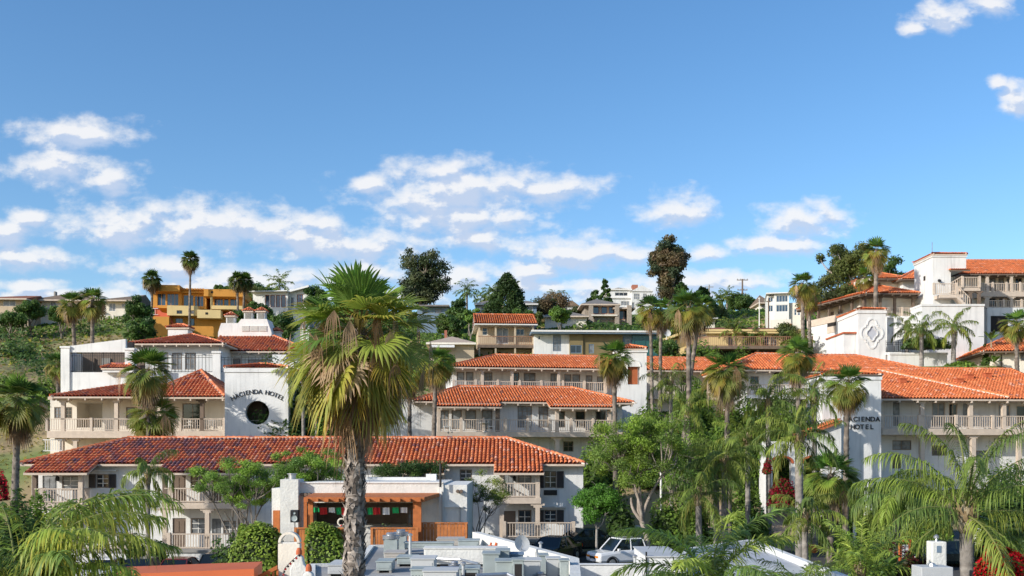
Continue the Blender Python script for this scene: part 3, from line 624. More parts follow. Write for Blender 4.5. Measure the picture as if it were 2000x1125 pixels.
def clump_leaves(nb, rng, centers, rads, per, size, cols, flat=.8, shell=.55, up=.25, aspect=.45, jit=.18):
    """leaf sized diamonds filling leaf clumps"""
    centers = np.asarray(centers, float); rads = np.asarray(rads, float)
    for c, r in zip(centers, rads):
        n = max(4, int(per*(r/np.mean(rads))**2)); d = unit(rng.normal(0,1,(n,3))); rr = r*(shell+(1-shell)*rng.random(n)**.6)[:, None]*rng.uniform(.72,1.12,(n,1)); inn = rng.random(n) < .25; rr[inn] *= rng.random((int(inn.sum()),1))**.5
        P = c+d*rr*np.array((1,1,flat)); nm = unit(d*.8+rng.normal(0,.6,(n,3))+np.array((0,0,up))); a = unit(np.cross(nm, rng.normal(0,1,(n,3)))); b = np.cross(nm, a)
        s_ = size*rng.uniform(.6,1.35,(n,1)); V = np.stack([P-a*s_, P+b*s_*aspect, P+a*s_, P-b*s_*aspect], 1).reshape(-1,3)
        base = cols[rng.integers(len(cols))]*rng.uniform(.8,1.2); cc = base*rng.uniform(1-jit,1+jit,(n,1))*np.array((1,1,1))
        nb.add(V, (np.arange(n)*4)[:, None]+np.arange(4)[None], None, np.repeat(cc, 4, axis=0))
def curve_pts(a, b, rng, k=5, wob=.08, rise=.15):
    a = np.array(a, float); b = np.array(b, float); L = np.linalg.norm(b-a); w1 = rng.normal(0, wob*L, 3); out = []
    for i in range(k+1): t = i/k; out.append(tuple(a+(b-a)*t+w1*math.sin(t*math.pi)+np.array((0,0,-rise*L*math.sin(t*math.pi)*.5))))
    return out
def leafy_tree(name, label, cat, x, y, g, h, env, nclump=26, crad=.9, per=160, leaf=.12, cols=GR1, trunk_r=.14, fork=.35, lean=0, seed=0, group=None, flat=.7, tcol=((.17,.14,.115),(.28,.24,.20)), shell=.4, limbs=None, low=-.9, multi=1, aspect=.45, power=.5, zc=None, env_off=(0,0)):
    """env=(rx,ry,rz) crown envelope; tapered trunk, limbs that reach every clump, leaf clumps with gaps"""
    rng = np.random.default_rng(seed+700); t = thing(name, label, cat, (x, y, g), 0, group); rx, ry, rz = env; cz = h-rz if zc is None else zc; cs = []
    while len(cs) < nclump:
        d = rng.normal(0,1,3); d /= np.linalg.norm(d); d *= rng.random()**power
        if d[2] < low: continue
        cs.append((d[0]*rx+lean+env_off[0], d[1]*ry+env_off[1], cz+d[2]*rz))
    cs = np.array(cs); rads = crad*rng.uniform(.6,1.3,nclump); nb = NB(); clump_leaves(nb, rng, cs, rads, per, leaf, cols, flat, shell, aspect=aspect); nb.build('crown', ('leaf',), t)
    mb = NB(); fz = h*fork
    def tub(pts, r0, r1, n=6):
        m = MB(); m.tube(pts, list(np.linspace(r0, r1, len(pts))), n); V = np.array(m.v); q = [f for f in m.f if len(f) == 4]; k = rng.uniform(0,1,len(V))[:, None]
        mb.add(V, q, None, np.array(tcol[0])*(1-k)+np.array(tcol[1])*k)
    tops = []
    for m_ in range(multi):
        a = m_*2.1+rng.uniform(0,6); sp = .0 if multi == 1 else .25*rx; ft = np.array((lean*.4+math.cos(a)*sp, math.sin(a)*sp, fz)); tub(curve_pts((math.cos(a)*.1*(multi>1),math.sin(a)*.1*(multi>1),-.2), ft, rng, 5, .05, 0), trunk_r, trunk_r*.75, 8); tops.append(ft)
    nm = max(3, nclump//5) if limbs is None else limbs; order = rng.permutation(nclump)[:nm]; mids = []
    for i in order:
        tp = tops[rng.integers(len(tops))]; m1 = tp+(cs[i]-tp)*.6; tub(curve_pts(tp, m1, rng, 5, .08, .25), trunk_r*.6, trunk_r*.3); mids.append(m1)
    for i in range(nclump):
        j = int(np.argmin([np.linalg.norm(cs[i]-m) for m in mids])); tub(curve_pts(mids[j], cs[i], rng, 4, .08, .1), trunk_r*.3, trunk_r*.08, 5)
        for q in range(2): e = cs[i]+rng.normal(0,1,3)*rads[i]*.6; tub(curve_pts(cs[i], e, rng, 2, .05, 0), trunk_r*.1, trunk_r*.03, 4)
    mb.build('trunk', ('bark',), t); return t
def bush(name, label, cat, x, y, g, r, n=2200, leaf=.1, cols=GR1, seed=0, group=None, core=(.06,.10,.03), lump=.28, flow=None):
    rng = np.random.default_rng(seed+900); t = thing(name, label, cat, (x, y, g), 0, group); rx, ry, rz = r
    d = unit(rng.normal(0,1,(n,3))); d[:, 2] = np.abs(d[:, 2])*1.0-.12; d = unit(d); k = rng.uniform(2.0,5,(5,3)); ph = rng.uniform(0,6,5)
    kz = 1/(1+lump*.75); lm = 1+lump*sum(np.sin(d@k[i]*1.6+ph[i]) for i in range(5))/2.6; P = d*lm[:, None]*np.array((rx,ry,rz*kz))*rng.uniform(.82,1.06,(n,1)); P[:, 2] = np.maximum(P[:, 2], .0)
    nm = unit(d+rng.normal(0,.55,(n,3))+np.array((0,0,.3))); a = unit(np.cross(nm, rng.normal(0,1,(n,3)))); b = np.cross(nm, a); s_ = leaf*rng.uniform(.6,1.3,(n,1))
    V = np.stack([P-a*s_, P+b*s_*.55, P+a*s_, P-b*s_*.55], 1).reshape(-1,3); ci = cols[rng.integers(len(cols), size=n)]*rng.uniform(.75,1.2,(n,1))
    if flow is not None: m = rng.random(n) < flow[1]; ci[m] = np.array(flow[0])*rng.uniform(.7,1.2,(int(m.sum()),1))
    nb = NB(); nb.add(V, (np.arange(n)*4)[:, None]+np.arange(4)[None], None, np.repeat(ci, 4, axis=0))
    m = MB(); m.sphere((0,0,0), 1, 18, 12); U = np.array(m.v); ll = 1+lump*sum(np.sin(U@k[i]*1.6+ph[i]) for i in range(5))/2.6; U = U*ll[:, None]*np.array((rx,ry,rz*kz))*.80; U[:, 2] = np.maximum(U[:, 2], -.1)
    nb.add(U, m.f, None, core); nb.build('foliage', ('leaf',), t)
    mb = MB(); mb.tube([(0,0,-.15),(0,0,rz*.5)], [.06,.04], 6); mb.build('stem', 'bark_l', t); return t
def hedge_box(name, label, cat, x0, x1, y0, y1, z0, z1, n, leaf, cols, seed=0, round_=.25, wave=.12, group=None):
    rng = np.random.default_rng(seed+1200); t = thing(name, label, cat, ((x0+x1)/2, (y0+y1)/2, z0), 0, group); hx, hy, h = (x1-x0)/2, (y1-y0)/2, z1-z0
    def shape(p):   # p in [-1,1]^2 x [0,1] superellipsoid
        q = np.array(p, float); return q
    d = unit(rng.normal(0,1,(n,3))); d[:, 2] = np.abs(d[:, 2]); 
    def sup(d):
        e = 9.; s_ = (np.abs(d[:, 0])**e+np.abs(d[:, 1])**e+np.abs(d[:, 2])**e)**(-1/e); return d*s_[:, None]
    w = lambda P: 1+wave*np.sin(P[:, 0]*hx*1.9+seed)*np.cos(P[:, 2]*h*2.3+P[:, 1]*2)
    P = sup(d); P = P*w(P)[:, None]*np.array((hx,hy,h)); P *= rng.uniform(.95,1.04,(n,1)); nm = unit(sup(d)**3+rng.normal(0,.5,(n,3))+np.array((0,0,.35))); a = unit(np.cross(nm, rng.normal(0,1,(n,3)))); b = np.cross(nm, a); s_ = leaf*rng.uniform(.6,1.3,(n,1))
    V = np.stack([P-a*s_, P+b*s_*.6, P+a*s_, P-b*s_*.6], 1).reshape(-1,3); ci = cols[rng.integers(len(cols), size=n)]*rng.uniform(.7,1.25,(n,1)); nb = NB(); nb.add(V, (np.arange(n)*4)[:, None]+np.arange(4)[None], None, np.repeat(ci, 4, axis=0))
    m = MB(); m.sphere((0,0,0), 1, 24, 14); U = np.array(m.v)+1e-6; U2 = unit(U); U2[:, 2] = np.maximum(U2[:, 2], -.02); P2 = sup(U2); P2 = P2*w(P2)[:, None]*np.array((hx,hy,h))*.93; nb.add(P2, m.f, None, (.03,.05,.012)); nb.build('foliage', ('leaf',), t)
    mb = MB(); mb.tube([(0,0,-.1),(0,0,h*.4)], [.07,.04], 6); mb.build('stem', 'bark_l', t); return t
def conifer(name, label, x, y, g, h, r, n=5000, leaf=.22, cols=GR1, seed=0, group=None, cat='conifer', power=1.0, trunk=.1):
    rng = np.random.default_rng(seed+1500); t = thing(name, label, cat, (x, y, g), 0, group); nbz = 22; nb = NB(); cs = []; rads = []
    for i in range(int(n/70)):
        f = rng.random()**.8; z = h*(trunk+(1-trunk)*f); rr = r*(1-f)**power*rng.uniform(.45,1.0)+.1; a = rng.uniform(0,6.28); cs.append((math.cos(a)*rr, math.sin(a)*rr, z)); rads.append(max(.25,r*.30*(1-f*.6)))
    clump_leaves(nb, rng, cs, rads, 70, leaf, cols, .8, .3); nb.build('crown', ('leaf',), t)
    mb = MB(); mb.tube([(0,0,-.3),(0,0,h*.95)], [.2,.03], 7)
    for c in cs[::4]: mb.tube([(0,0,c[2]-.3),c], [.05,.02], 4)
    mb.build('trunk', 'bark_l', t); return t
# ------------------------------------------------------------------ the setting: ground, roads
def structure(o): o['kind'] = 'structure'; return o
xs = np.concatenate([np.linspace(-900,-160,14), np.linspace(-150,150,121), np.linspace(160,900,14)]); ys = np.concatenate([np.linspace(-60,36,8), np.linspace(40,260,170), np.linspace(270,1500,40)])
gx, gy = np.meshgrid(xs, ys); gzz = gz(gx, gy); nx, ny = len(xs), len(ys); V = np.stack([gx.ravel(), gy.ravel(), gzz.ravel()], 1)
ii = (np.arange(ny-1)[:, None]*nx+np.arange(nx-1)[None]).ravel(); structure(npmesh('ground', V, np.stack([ii, ii+1, ii+nx+1, ii+nx], 1), None, None, ('ground',), smooth=True))
def sheet(name, pts, m, dz=.05, sub=1):
    """flat sheet following the terrain: pts = quad corners (x,y)"""
    a, b, c, d = [np.array(p, float) for p in pts]; K = max(sub, 14); V = []
    for i in range(K+1):
        for j in range(K+1): p = (a*(1-i/K)+b*i/K)*(1-j/K)+(d*(1-i/K)+c*i/K)*j/K; V.append((p[0], p[1], gzf(*p)+dz))
    Q = [(i*(K+1)+j, (i+1)*(K+1)+j, (i+1)*(K+1)+j+1, i*(K+1)+j+1) for i in range(K) for j in range(K)]
    return structure(npmesh(name, V, Q, None, None, (m,), smooth=True))
sheet('parking_lot', [(-60,12),(60,12),(60,67.5),(-60,67.5)], 'asphalt', .05, 110)
sheet('driveway', [(X(1330,67.6),67.6),(X(1760,67.6),67.6),(X(1600,79),79),(X(1400,79),79)], 'plaza', .03)
# ------------------------------------------------------------------ front two storey hotel wing
b = Bd('hotel_wing', 'long two storey white hotel wing with brown clay tile roof nearest the car park', 'hotel building', 62, 67, 0, 0, 'white hotel buildings with clay tile roofs')
X0, X1 = b.x(62), b.x(1139); fl = 1.25
ops = [(83,111,929,983,'d'),(121,154,929,958,'w',2,3,None,None),(188,213,926,953,'w',2,3),(189,213,1016,1045,'w',2,3),(83,111,1014,1068,'d'),(121,154,1014,1044,'w',2,3),
 (337,363,927,980,'d'),(372,402,929,958,'w',2,3),(414,432,928,980,'d'),(436,461,931,957,'w',2,3),(337,363,1012,1068,'d'),(372,402,1012,1043,'w',2,3),(414,432,1013,1068,'d'),(436,461,1017,1043,'w',2,3),
 (500,524,927,953,'w',2,3),(600,624,925,950,'w',2,3),(775,797,917,935,'w',2,2),(812,840,917,935,'w',2,2),(898,922,917,942,'w',2,3),
 (983,1004,918,968,'d'),(1012,1038,919,945,'w',2,2),(1063,1087,920,953,'w',2,3),(982,1007,998,1046,'d'),(1012,1038,996,1023,'w',2,2),(1063,1087,996,1023,'w',2,3)]
b.facade(X0, X1, .1, 6.62, 0, ops, 'white', depth=7.6, mm='wframe')
for q in ((188,213,926,953),(189,213,1016,1045),(1063,1087,920,953),(1063,1087,996,1023)): b.shutters(*q, 0, .45)
ex = [(b.x(p, -1.9), b.x(q, -1.9), 1.45) for (p, q) in ((50,173),(306,472),(760,868),(965,1062))]
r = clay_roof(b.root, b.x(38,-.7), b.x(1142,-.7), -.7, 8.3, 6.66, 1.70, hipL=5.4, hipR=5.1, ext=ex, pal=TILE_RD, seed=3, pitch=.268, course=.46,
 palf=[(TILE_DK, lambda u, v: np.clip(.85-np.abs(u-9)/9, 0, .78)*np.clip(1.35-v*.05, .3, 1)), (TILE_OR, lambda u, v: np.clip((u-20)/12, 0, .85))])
for (pa, pb, py, pz, ppx) in ((68,158,983,1066,(68,158)),(322,470,982,1066,(322,405,468)),(762,866,940,1000,(764,864)),(980,1052,972,1048,(980,1050))):
    xa, xb = b.x(pa,-1.5), b.x(pb,-1.5); zs_ = b.z((pa+pb)/2, py, -1.6)
    b.box('balcony_slab', xa-.15, xb+.15, -1.65, -.003, zs_-.38, zs_, 'trim'); b.rail(xa, xb, -1.55, zs_, .95, sp=.17, post=0)
    for sx in (xa, xb): b.rail(-1.5, -.05, sx, zs_, .95, sp=.17, post=0, dirx=False)
    for p in ppx:
        xx = b.x(p, -1.5); b.posts([(xx,-1.45,zs_,6.35)], .14, 'trim' if p != 68 and p != 322 else 'dtrim'); b.posts([(xx,-1.45,fl if p < 700 else 1.95,zs_-.38)], .14)
for (pa, pb) in ((60,255),(330,462),(985,1120)):
    b.rail(b.x(pa,-1.9), b.x(pb,-1.9), -1.9, fl if pa < 700 else 1.97, 1.0, sp=.17, post=3.2, knob=False)
mb = MB(); c = b.R(1062,1088,957,967,0); mb.box(c[0], c[1], -.06, -.003, c[2], c[3])
for i in range(5): zz = c[2]+.03+i*.06; mb.box(c[0]+.04, c[1]-.04, -.09, -.061, zz, zz+.03)
mb.build('air_conditioner_grille', 'blackp', b.root)
for p in (114, 1005):   # porch lanterns
    mb = MB(); x_ = b.x(p); z_ = b.z(p, 936); mb.box(x_-.09, x_+.09, -.25, -.07, z_-.12, z_+.12); mb.box(x_-.02, x_+.02, -.16, -.003, z_+.13, z_+.17); mb.lathe(x_, -.16, [(.13,z_+.12),(.02,z_+.25)], 6); mb.build('wall_lantern', 'blackp', b.root)
for (pa, pb, py) in ((1052,1104,912),(180,230,918),(1052,1104,989)):       # little wooden shelf brackets above the windows
    x0_, x1_, z0_, z1_ = b.R(pa, pb, py, py+2); b.box('window_hood', x0_, x1_, -.3, -.003, z0_, z1_, 'white')
# terrace wall in front of the wing
t = tag(MB().box(X(40,64.2), X(605,64.2), 64.2, 64.55, -.2, 1.13).build('retaining_wall', 'white'), 'long low white retaining wall under the balcony railings behind the parked cars', 'retaining wall')
MB().box(X(40,64.2), X(605,64.2), 64.1, 65.2, 1.132, 1.28).build('wall_cap', 'gconc', t)
t = tag(MB().box(X(965,64.2), X(1125,64.2), 64.2, 64.5, -.2, 1.8).build('retaining_wall', 'gconc'), 'short grey terrace wall below the right end balcony of the long wing', 'retaining wall')
MB().box(X(965,64.2), X(1125,64.2), 64.1, 66.8, 1.802, 1.95).build('wall_cap', 'gconc', t)
structure(MB().box(X(60,65.2), X(1125,65.2), 65.21, 67, .2, 1.24).build('terrace', 'gconc'))
# ------------------------------------------------------------------ round-window sign tower
b = Bd('sign_tower', 'white tower with a round hole under arched black lettering', 'tower', 438, 80, 0, 2.5)
x0, x1 = b.x(439), b.x(563); zt = b.z(500, 727); zc = b.z(503, 806); xc = b.x(502.5); R_ = .93; mb = MB(); n = 48
ring = [(xc+R_*math.cos(2*math.pi*i/n), zc+R_*math.sin(2*math.pi*i/n)) for i in range(n)]
def toedge(i):
    a = 2*math.pi*i/n; c_, s_ = math.cos(a), math.sin(a); H_ = 1.7; k = H_/max(abs(c_), abs(s_)); return (xc+c_*k, zc+s_*k)
for i in range(n):
    p, q = ring[i], ring[(i+1) % n]; P, Q_ = toedge(i), toedge((i+1) % n)
    mb.quad((p[0],0,p[1]),(P[0],0,P[1]),(Q_[0],0,Q_[1]),(q[0],0,q[1])); mb.quad((p[0],0,p[1]),(q[0],0,q[1]),(q[0],.45,q[1]),(p[0],.45,p[1]))
a0, a1, c0, c1 = xc-1.7, xc+1.7, zc-1.7, zc+1.7
for (u0, u1, v0, v1) in ((x0,a0,0,zt),(a1,x1,0,zt),(a0,a1,0,c0),(a0,a1,c1,zt)): mb.quad((u0,0,v0),(u1,0,v0),(u1,0,v1),(u0,0,v1))
D = 4.4
mb.quad((x0,0,0),(x0,0,zt),(x0,D,zt),(x0,D,0)); mb.quad((x1,0,0),(x1,D,0),(x1,D,zt),(x1,0,zt)); mb.quad((x0,D,0),(x0,D,zt),(x1,D,zt),(x1,D,0)); mb.quad((x0,.45,0),(x1,.45,0),(x1,.45,zt),(x0,.45,zt)) if False else None
mb.build('wall', 'white', b.root)
b.box('cornice', x0-.06, x1+.06, -.07, D+.06, zt+.002, zt+.32, 'white')
b.box('inner_wall', x0+.1, x1-.1, 2.2, 2.3, .5, zt-.1, 'door'); b.box('inner_wall', xc-.1, xc+.55, 2.05, 2.19, zc-2, zc+1.5, 'shutter'); b.box('inner_rail', x0+.1, x1-.1, 1.0, 1.06, zc-.62, zc-.55, 'trim'); b.box('inner_rail', x0+.1, x1-.1, 1.0, 1.06, zc-.8, zc-.74, 'trim')
clay_roof(b.root, x0-.02, x1+.02, .0, D, zt+.34, .42, pal=TILE_RD, seed=5, pitch=.22, course=.3)
txt = "HACIENDA HOTEL"; r_ = 3.74; zb = zc+1.03-r_+.44; tot = 1.10; adv = {'I':.55,' ':.6,'E':.88,'L':.82,'N':1.08,'H':1.1,'D':1.08,'A':1.0,'C':1.0,'O':1.12,'T':.9}; ws_ = [adv.get(c, 1) for c in txt]; sw = sum(ws_); acc = 0; ch = []
span = 4.2/r_
for c, w_ in zip(txt, ws_):
    an = (acc+w_/2)/sw*span-span/2; acc += w_
    if c != ' ': ch.append((c, xc+.02+r_*math.sin(an), -.035, zb+r_*math.cos(an), .50, an))
text_mesh(ch, 'letter', b.root, weight=.012, depth=.02)
# ------------------------------------------------------------------ left wing with the covered balcony
b = Bd('hotel_wing', 'left balcony wing of the hotel under a low clay roof beside the round-hole tower', 'hotel building', 95, 84, 0, 3.5, 'white hotel buildings with clay tile roofs')
zd = b.z(250, 842, -2); ze = b.z(250, 778, -2.6)
b.facade(b.x(98), b.x(440), 0, ze+.35, 0, [(106,121,795,817,'w',2,3),(127,141,795,817,'w',2,3),(150,200,786,835,'o',2.5),(356,396,788,838,'g',2,1),(246,268,795,838,'g',2,1),(300,322,795,838,'d')], 'cream', depth=7)
b.box('balcony_slab', b.x(92,-2.2), b.x(439,-2.2), -2.25, -.003, zd-.55, zd, 'trim')
b.rail(b.x(92,-2.1), b.x(439,-2.1), -2.1, zd, 1.0, sp=.18, post=3.4, knob=False)
b.posts([(b.x(p,-2.0), -2.0, zd, ze-.05) for p in (124,228,312)], .15); b.posts([(b.x(395,-2.0), -2.0, zd, ze-.05)], .15, 'dtrim'); b.posts([(b.x(p,-1.8), -1.8, 0, zd-.55) for p in (121,148,225,320)], .16)
b.box('beam', b.x(95,-2), b.x(439,-2), -2.15, -1.85, ze-.08, ze+.16, 'trim')
clay_roof(b.root, b.x(98,-2.6), b.x(300,-2.6), -2.6, 6, ze+.14, 1.15, hipR=False, pal=TILE_RD, seed=6, pitch=.29, rafters=1.3)
clay_roof(b.root, b.x(275,-2.6), b.x(438.5,-2.6), -2.62, 7, ze+.10, 2.45, hipL=True, hipR=True, pal=TILE_RD, seed=7, pitch=.29, rafters=1.3)
b.rail(b.x(84,-2.0), b.x(122,-2.0), -2.0, 0.1+b.z(100,885,-2), 1.0, sp=.18, post=0, m='white')
# ------------------------------------------------------------------ upper left terrace block and house behind
b = Bd('terrace_block', 'white stucco block with a sloping parapet and black iron grille above the left wing', 'building', 120, 91.5, 0, 6.0)
mb = MB(); P = lambda px, py, ly=0: (b.x(px, ly), b.z(px, py, ly))
zb0 = b.z(180, 757); zg0, zg1 = b.z(190, 727), b.z(190, 688)
mb.box(b.x(137), b.x(262), 0, .4, zb0-3, zg0); mb.box(b.x(120), b.x(137), -.15, .55, zb0-3, b.z(128,680)); mb.box(b.x(245), b.x(262.5), -.15, .55, zg0+.002, b.z(253,684))
mb.box(b.x(118.5), b.x(138.5), -.22, .62, b.z(128,680)+.002, b.z(128,676.5)); mb.box(b.x(243.5), b.x(264), -.22, .62, b.z(253,684)+.002, b.z(253,680))
mb.box(b.x(137), b.x(245), 0, .4, zg1, b.z(190,676)); mb.prism([P(133,676), P(243,676,5.4), P(246,662,5.4)] if False else [(b.x(137), b.z(190,676)), (b.x(245), b.z(190,676)), (b.x(245), b.z(245,662)), (b.x(137), b.z(137,675.6))], .02, .38)
mb.box(b.x(120)+.05, b.x(120)+.3, .56, 6, zb0-3, b.z(128,684)); mb.build('wall', 'white', b.root)
b.box('inner_wall', b.x(137), b.x(262), 2.6, 2.8, zg0-2, zg1+.3, 'door'); b.box('inner_door', b.x(170,2.6), b.x(186,2.6), 2.45, 2.59, zg0-2, zg1-.3, 'dtrim'); b.box('inner_door', b.x(200,2.6), b.x(216,2.6), 2.45, 2.59, zg0-2, zg1-.3, 'gconc')
def iron(b, pa, pb, pt, pb_, ly, sp=.16):
    mb = MB(); xa, xb = b.x(pa, ly), b.x(pb, ly); z0, z1 = b.z((pa+pb)/2, pb_, ly), b.z((pa+pb)/2, pt, ly)
    for zz in (z0+.05, z1-.25, z1-.05): mb.box(xa, xb, ly-.02, ly+.02, zz, zz+.04)
    n = int((xb-xa)/sp)
    for i in range(n+1):
        xx = xa+(xb-xa)*i/n; mb.box(xx-.014, xx+.014, ly-.014, ly+.014, z0, z1+(.12 if i % 2 == 0 else 0))
    for i in range(0, n, 6): xx = xa+(xb-xa)*i/n; mb.box(xx-.03, xx+.03, ly-.03, ly+.03, z0, z1+.18)
    return mb.build('iron_railing', 'iron', b.root)
iron(b, 138, 244, 690, 727, .2); clay_roof(b.root, b.x(198,-.6), b.x(262,-.6), -.7, .7, b.z(220,719,-.6), .35, pal=TILE_RD, seed=8, pitch=.24, mort=False); b.box('ledge', b.x(200,-.6), b.x(262,-.6), -.6, -.155, b.z(220,727,-.6), b.z(220,719,-.6)-.15, 'white'); b.box('lantern', b.x(246,1.2), b.x(259,1.2), 1.2, 1.7, b.z(252,680,1), b.z(252,668,1), 'blackp')
for p in (228, ): b.box('wall_vent', b.x(p-7), b.x(p+16), -.04, -.003, b.z(p,736), b.z(p,733), 'trim')
b = Bd('hotel_house', 'white upper hotel house with three dark windows and a hipped clay roof', 'hotel building', 262, 96.5, 0, 8.0, 'white hotel buildings with clay tile roofs')
ze = b.z(340, 671, -.9); b.facade(b.x(264), b.x(428), 0, ze+.25, 0, [(309,328,688,722,'w',2,3,'frame','curtain'),(336,355,689,722,'w',2,3,'frame','curtain'),(362,381,689,722,'w',2,3,'frame','curtain')], 'white', depth=8)
clay_roof(b.root, b.x(252,-.9), b.x(438,-.9), -.9, 8.6, ze, 1.35, pal=TILE_RD, seed=9, pitch=.30, rafters=1.0); iron(b, 262, 415, 693, 727, -3.0, .3)
b.box('pillar', b.x(415.5,-3.2), b.x(431,-3.2), -3.3, -2.7, 0, b.z(423,690,-3.2), 'white'); b.box('pillar_cap', b.x(414,-3.2), b.x(432.5,-3.2), -3.38, -2.62, b.z(423,690,-3.2)+.002, b.z(423,686,-3.2), 'white'); iron(b, 432, 532, 698, 727, -3.0, .3)
b.box('terrace_wall', b.x(262,-3), b.x(562,-3), -2.9, -2.6, -3, b.z(400,728,-3), 'white')
b = Bd('hotel_house', 'white hotel house with a broad clay roof carrying white louvred chimneys', 'hotel building', 430, 101, 0, 8.5, 'white hotel buildings with clay tile roofs')
ze = b.z(520, 686, -.9); b.facade(b.x(425), b.x(596), 0, ze+.25, 0, [(455,470,700,728,'w',2,3,'frame','curtain'),(484,530,702,728,'w',4,2,'frame','curtain'),(430,448,694,728,'o',1.5)], 'white', depth=9)
clay_roof(b.root, b.x(404,-.9), b.x(607,-.9), -.9, 8.4, ze, 1.95, hipL=False, pal=TILE_RD, seed=10, pitch=.30, rafters=1.0)
b.box('pillar', b.x(533,-4), b.x(560,-4), -4.2, -3.7, -3, b.z(545,693,-4), 'white')
mb = MB(); mb.prism([P_ for P_ in [(b.x(428,4), b.z(428,650,4)), (b.x(428,4), b.z(428,650,4)-1.2), (b.x(532,4), b.z(532,650,4)-1.2), (b.x(532,4), b.z(532,650,4)), (b.x(523,4), b.z(523,624,4)), (b.x(473,4), b.z(473,624,4)), (b.x(467,4), b.z(467,632,4)), (b.x(434,4), b.z(434,632,4))]], 3.6, 6.0); ch = mb.build('chimney_block', 'white', b.root)
for i in range(3):
    mb = MB(); xa, xb = b.x(472+i*17, 3.6), b.x(487+i*17, 3.6)
    for k in range(7): zz = b.z(490,647,3.6)+k*.085; mb.box(xa, xb, 3.52, 3.597, zz, zz+.05)
    mb.build('louvre', 'wframe', ch)
for (pc, pt, pbm) in ((449,617,632),(484,608,624),(509,608,624)):
    xa, xb = b.x(pc-8,4), b.x(pc+8,4); z0_, z1_ = b.z(pc,pbm,4), b.z(pc,pt,4); st = MB().box(xa, xb, 4.1, 4.9, z0_-.3, z1_).build('vent_stack', 'white', ch); mb = MB()
    for k in range(6): mb.box(xa+.1, xb-.1, 4.03, 4.095, z0_+.08+k*.10, z0_+.13+k*.10)
    mb.build('louvre', 'gconc', st); clay_roof(st, xa-.12, xb+.12, 3.95, 5.05, z1_+.05, .38, pal=TILE_RD, seed=pc, pitch=.2, course=.25, ridge=False, mort=False)
    for o_ in [o for o in bpy.data.objects if o.parent and o.parent.parent == st]: pass
b = Bd('rooftop_vent', 'small white flue with a clay tile cap behind the left hipped roof', 'vent', 347, 104, 0, 14)
b.box('flue', b.x(328), b.x(367), 0, 1.5, 0, b.z(347,641), 'white'); clay_roof(b.root, b.x(325), b.x(370), -.1, 1.6, b.z(347,640), .35, pal=TILE_RD, seed=12, pitch=.24, mort=False)
b = Bd('rooftop_vent', 'small white flue with a clay cap right of the louvred chimneys', 'vent', 540, 106, 0, 14)
b.box('flue', b.x(532), b.x(546), 0, 1.0, 0, b.z(540,647), 'white'); clay_roof(b.root, b.x(530), b.x(548), -.1, 1.1, b.z(540,647), .3, pal=TILE_RD, seed=13, pitch=.24, mort=False)
# ------------------------------------------------------------------ middle building
b = Bd('hotel_wing', 'middle hotel building with a long beige railed balcony below two clay roofs', 'hotel building', 750, 85, 9, 2.5, 'white hotel buildings with clay tile roofs')
zd = b.z(900, 843, -1.9); ze = b.z(1000, 785, -.8)
b.facade(b.x(750), b.x(1215), -1, ze+.2, 0, [(752,777,794,830,'w',2,3,'trim'),(859,877,801,838,'g',2,2,'frame'),(882,902,801,838,'g',1,1,'frame','curtain'),(909,930,801,838,'g',1,1,'frame','curtain'),(941,962,801,838,'g',1,1,'frame','curtain'),
  (1011,1039,793,835,'w',3,4,'frame','curtain'),(1052,1071,794,835,'w',2,3,'frame','curtain'),(1089,1104,803,835,'g',1,2,'frame'),(1124,1143,803,835,'g',1,2,'frame'),(1163,1183,803,835,'g',1,2,'frame'),(905,925,862,880,'w',2,2),(1100,1120,862,882,'w',2,2)], 'white', depth=7.5)
b.box('balcony_slab', b.x(853,-2), b.x(1215,-2), -2.1, -.003, zd-.42, zd, 'trim'); b.rail(b.x(857,-1.95), b.x(1200,-1.95), -1.95, zd, 1.02, sp=.19, post=1.75)
b.posts([(b.x(p,-1.8), -1.8, zd, ze-.32) for p in (857,1088,1190)], .14); b.posts([(b.x(972,-1.8), -1.8, zd, ze-.32)], .16, 'dtrim'); b.posts([(b.x(p,-1.6), -1.6, -1, zd-.42) for p in (866,972,1088,1180)], .17, 'trim')
b.box('beam', b.x(857,-1.8), b.x(978,-1.8), -1.95, -1.65, ze-.42, ze-.2, 'trim'); b.box('beam', b.x(1080,-1.8), b.x(1200,-1.8), -1.95, -1.65, ze-.42, ze-.2, 'trim')
ex = [(b.x(p,-2.3), b.x(q,-2.3), 1.5) for (p, q) in ((853,980),(1076,1204))]
clay_roof(b.root, b.x(803,-.8), b.x(1238,-.8), -.8, 8.2, ze, 1.5, ext=ex, seed=20, pitch=.245, rafters=1.1)
b = Bd('hotel_wing', 'upper middle hotel building with french windows between two bright clay roofs', 'hotel building', 880, 97, 9, 6.5, 'white hotel buildings with clay tile roofs')
zd = b.z(950, 765, -1.9); ze = b.z(1000, 718, -2.4)
b.facade(b.x(884), b.x(1205), 0, ze+.5, 0, [(892,907,726,760,'g',1,2,'frame','curtain'),(910,925,726,760,'g',1,2,'frame','curtain'),(944,962,727,760,'g',3,4,'frame','curtain'),(1001,1014,728,760,'g',2,4,'frame'),(1023,1046,728,760,'g',2,2,'frame','curtain'),(1075,1091,729,760,'g',2,2,'frame','curtain'),(1102,1116,731,762,'g',1,2,'frame','curtain'),(1118,1133,731,762,'g',1,2,'frame','curtain'),(1144,1157,733,762,'g',2,3,'frame','curtain'),(1166,1180,735,762,'g',1,2,'frame','curtain')], 'white', depth=7)
b.box('balcony_slab', b.x(884,-2), b.x(1183,-2), -2.05, -.003, zd-.4, zd, 'trim'); b.rail(b.x(886,-1.95), b.x(1183,-1.95), -1.95, zd, 1.0, sp=.2, post=2.1)
